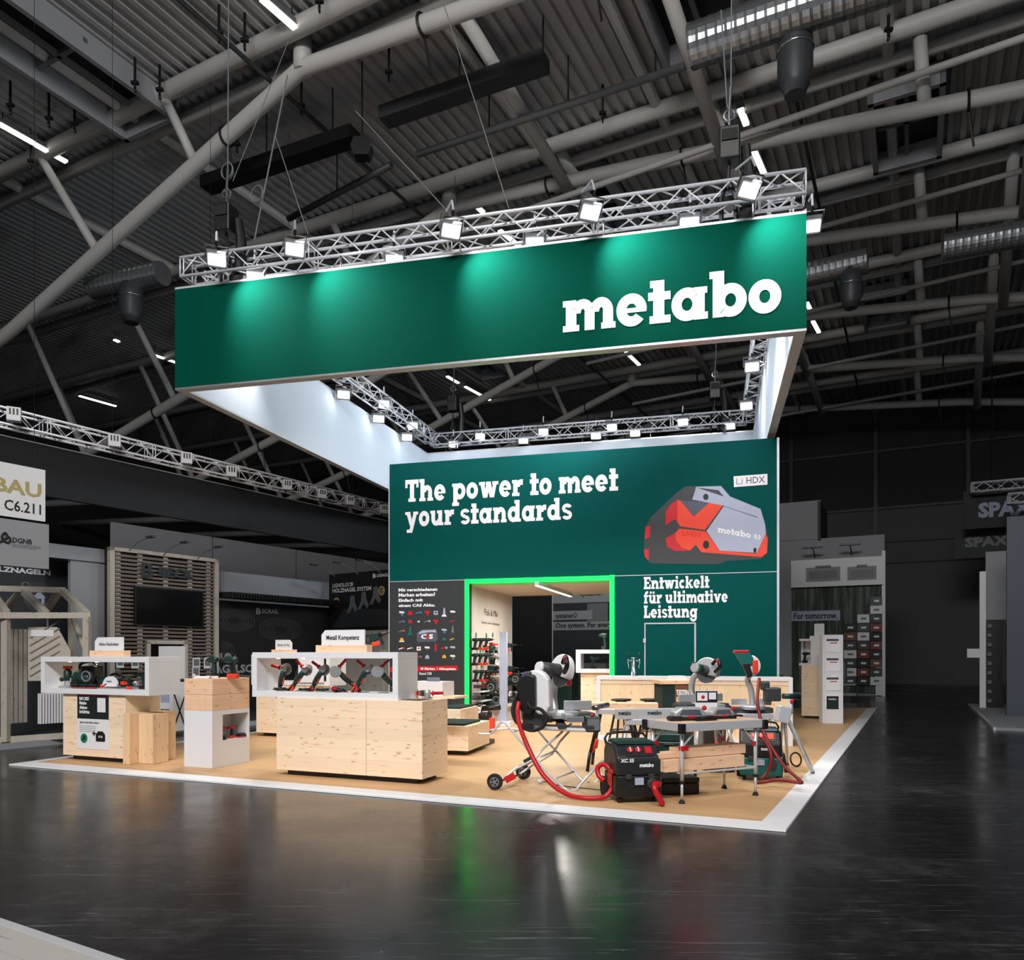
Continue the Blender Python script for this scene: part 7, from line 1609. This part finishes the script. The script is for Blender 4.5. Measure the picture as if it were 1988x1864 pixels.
# seen through the doorway
Y0 = at(1060, 1270, 25.5); Y0.z = 0; Y1 = Y0 + B_ * 4
gp = thing('graphic_wall', 'grey and white printed stand wall seen through the doorway', 'wall', (0, 0, 0))
panel('wall_panel', 'charcoal', 1073, 1215, 1150, 1345, Y0, Y1, gp, .1); panel('print_strip', 'wall_grey', 1074, 1215, 1146, 1172, Y0, Y1, gp, .01, .012); panel('print_strip', 'wall_grey', 1074, 1150, 1187, 1204, Y0, Y1, gp, .01, .012); panel('print_strip', 'wall_grey', 1074, 1215, 1208, 1224, Y0, Y1, gp, .01, .012)
wall_text('systainer', M['ink'], Y0, Y1, 1127, 1157, 1170, 1147, gp, .018, bold=.03); wall_text('systainer®', M['ink'], Y0, Y1, 1079, 1200, 1121, 1191, gp, .018, bold=.03); wall_text('One system. For everything', M['ink'], Y0, Y1, 1079, 1219, 1212, 1209.5, gp, .018, bold=.03)
panel('printed_arm', 'mid_grey', 1140, 1180, 1172, 1206, Y0, Y1, gp, .006, .008)
panel('edge_profile', 'alu', 1072, 1074, 1150, 1345, Y0, Y1, gp, .1, .02)
ds = thing('partition_wall', 'dark side wall of the stand seen through the doorway', 'wall', (0, 0, 0)); ds['kind'] = 'structure'
panel('wall_panel', 'graphite', 985, 1073, 1140, 1345, Y0 - B_ * 6 + A_ * .4, Y1 + A_ * .4, ds, .1)
for k, (x, y, w_, h_, m, lb) in enumerate(((1112, 1344, .75, .85, 'wall_grey', 'pale case stack seen through the doorway under the slogan'), (1146, 1344, .9, 1.3, 'mid_grey', 'grey cabinet seen through the doorway'), (1092, 1344, .5, 1.35, 'tool_green', 'dark green cabinet behind the big mitre saw'))):
    c = at(x, y, 22.5 - 1.2 * k); t = thing('case_cabinet', lb, 'cabinet', (c.x, c.y, 0), -AA); mb = MB(); mb.box(-w_ / 2, w_ / 2, 0, .5, .3 if k == 0 else 0, h_); mb.build('cabinet_body', M[m], t, bevel=.02); mb = MB(); mb.box(-w_ / 2 + .04, w_ / 2 - .04, -.01, 0, h_ * .55, h_ * .58); mb.build('cabinet_seam', M['black'], t)
    if k == 0: mb = MB(); mb.box(-w_ / 2 - .05, w_ / 2 + .05, -.02, .52, 0, .3); mb.build('cabinet_base', M['dark_grey'], t)
c = at(1000, 1350, 20.5); t = thing('work_bench', 'black bench in the dark behind the doorway', 'bench', (c.x, c.y, 0), -AA)
mb = MB(); mb.box(-.6, 1.1, 0, .6, .95, 1.0); mb.build('bench_top', M['dark_grey'], t)
for x in (-.55, 1.0): mb = MB(); mb.box(x, x + .06, .05, .55, 0, .95); mb.build('leg', M['black'], t)
# --- hanging sign box and grey stand on the far side of the aisle
k0 = at(1858, 1000, 31.0); k0.z = 0
hb = thing('hanging_sign', 'black hanging sign box with pale lettering over the aisle', 'sign', (0, 0, 0)); kq = k0 + B_ * 7; kp = k0
panel('sign_face', 'ink', 1870, 2040, 955, 1028, kp, kq, hb, .1); panel('sign_soffit_board', 'charcoal', 1853, 2040, 1028, 1085, kp + A_ * 1.2, kq + A_ * 1.2, hb, .1)
wall_text('SPAX', M['lilac'], kp, kq, 1899, 1004, 2005, 977, hb, bold=.05); wall_text('SPAX', M['mid_grey'], kp + A_ * 1.2, kq + A_ * 1.2, 1873, 1062, 1960, 1044, hb, bold=.05)
mb = MB(wallframe(kp, kq)); 
za = inwall(1870, 955, kp, kq)[1]
mb.cyl((1.2, za, -.05), (1.2, ROOF - .3, -.05), .03, n=6); mb.build('hanging_wire', M['black'], hb)
for (y, off, lb) in ((948, -.6, 'pale lattice truss above the black hanging sign box'), (975, -2.4, 'pale lattice truss crossing in front of the black hanging sign box')):
    p, q = kp + A_ * off, kq + A_ * off; z = inwall(1885, y, p, q)[1]; truss(V((p.x, p.y, 0)) + B_ * (.45 if off > -1 else 1.5), V((q.x, q.y, 0)), z, .34, lb, .4, .04, .018)['group'] = 'trusses of neighbouring stands'
r0 = at(1906, 1378, 21.5); r0.z = 0
gs = thing('exhibition_stand', 'grey stand wall with a white frame on the far side of the aisle', 'stand wall', (0, 0, 0))
ra_ = V((r0.x, r0.y, 0)); 
mb = MB(frame(ra_, B_, A_)); mb.box(-.05, .1, 0, .2, .06, 3.85); mb.build('end_post', M['white'], gs)
mb = MB(frame(ra_, B_, A_)); mb.box(.1, .9, .1, .2, 2.5, 4.4); mb.build('upper_panel', M['wall_grey'], gs)
mb = MB(frame(ra_ + V((0, 0, 0)), B_, A_)); mb.box(.12, .5, .15, .6, .06, 2.5); mb.build('case_rack', M['black'], gs)
for k in range(9): mb = MB(frame(ra_, B_, A_)); mb.box(.14, .24, .08, .14, .2 + k * .26, .3 + k * .26); mb.build('rack_label', M['mid_grey'], gs)
gx = at(1950, 1405, 18.6); gx.z = 0
mb = MB(frame(gx + B_ * .05, B_, A_)); mb.box(0, 3, 0, .15, .06, 4.85); mb.build('grey_panel', M['shade'], gs)
mb = MB(frame(gx + B_ * .05, B_, A_)); mb.box(-.5, 3.2, -3.5, 5, 0, .06); mb.build('stand_floor', M['wall_grey'], gs); mb = MB(frame(gx + B_ * .05, B_, A_)); mb.box(-.55, -.5, -3.5, 5, 0, .065); mb.build('floor_edge', M['alu'], gs)
mb = MB(frame(ra_, B_, A_)); mb.box(-.35, -.05, .05, .12, 1.45, 1.7); mb.build('blade_sign', M['white'], gs)
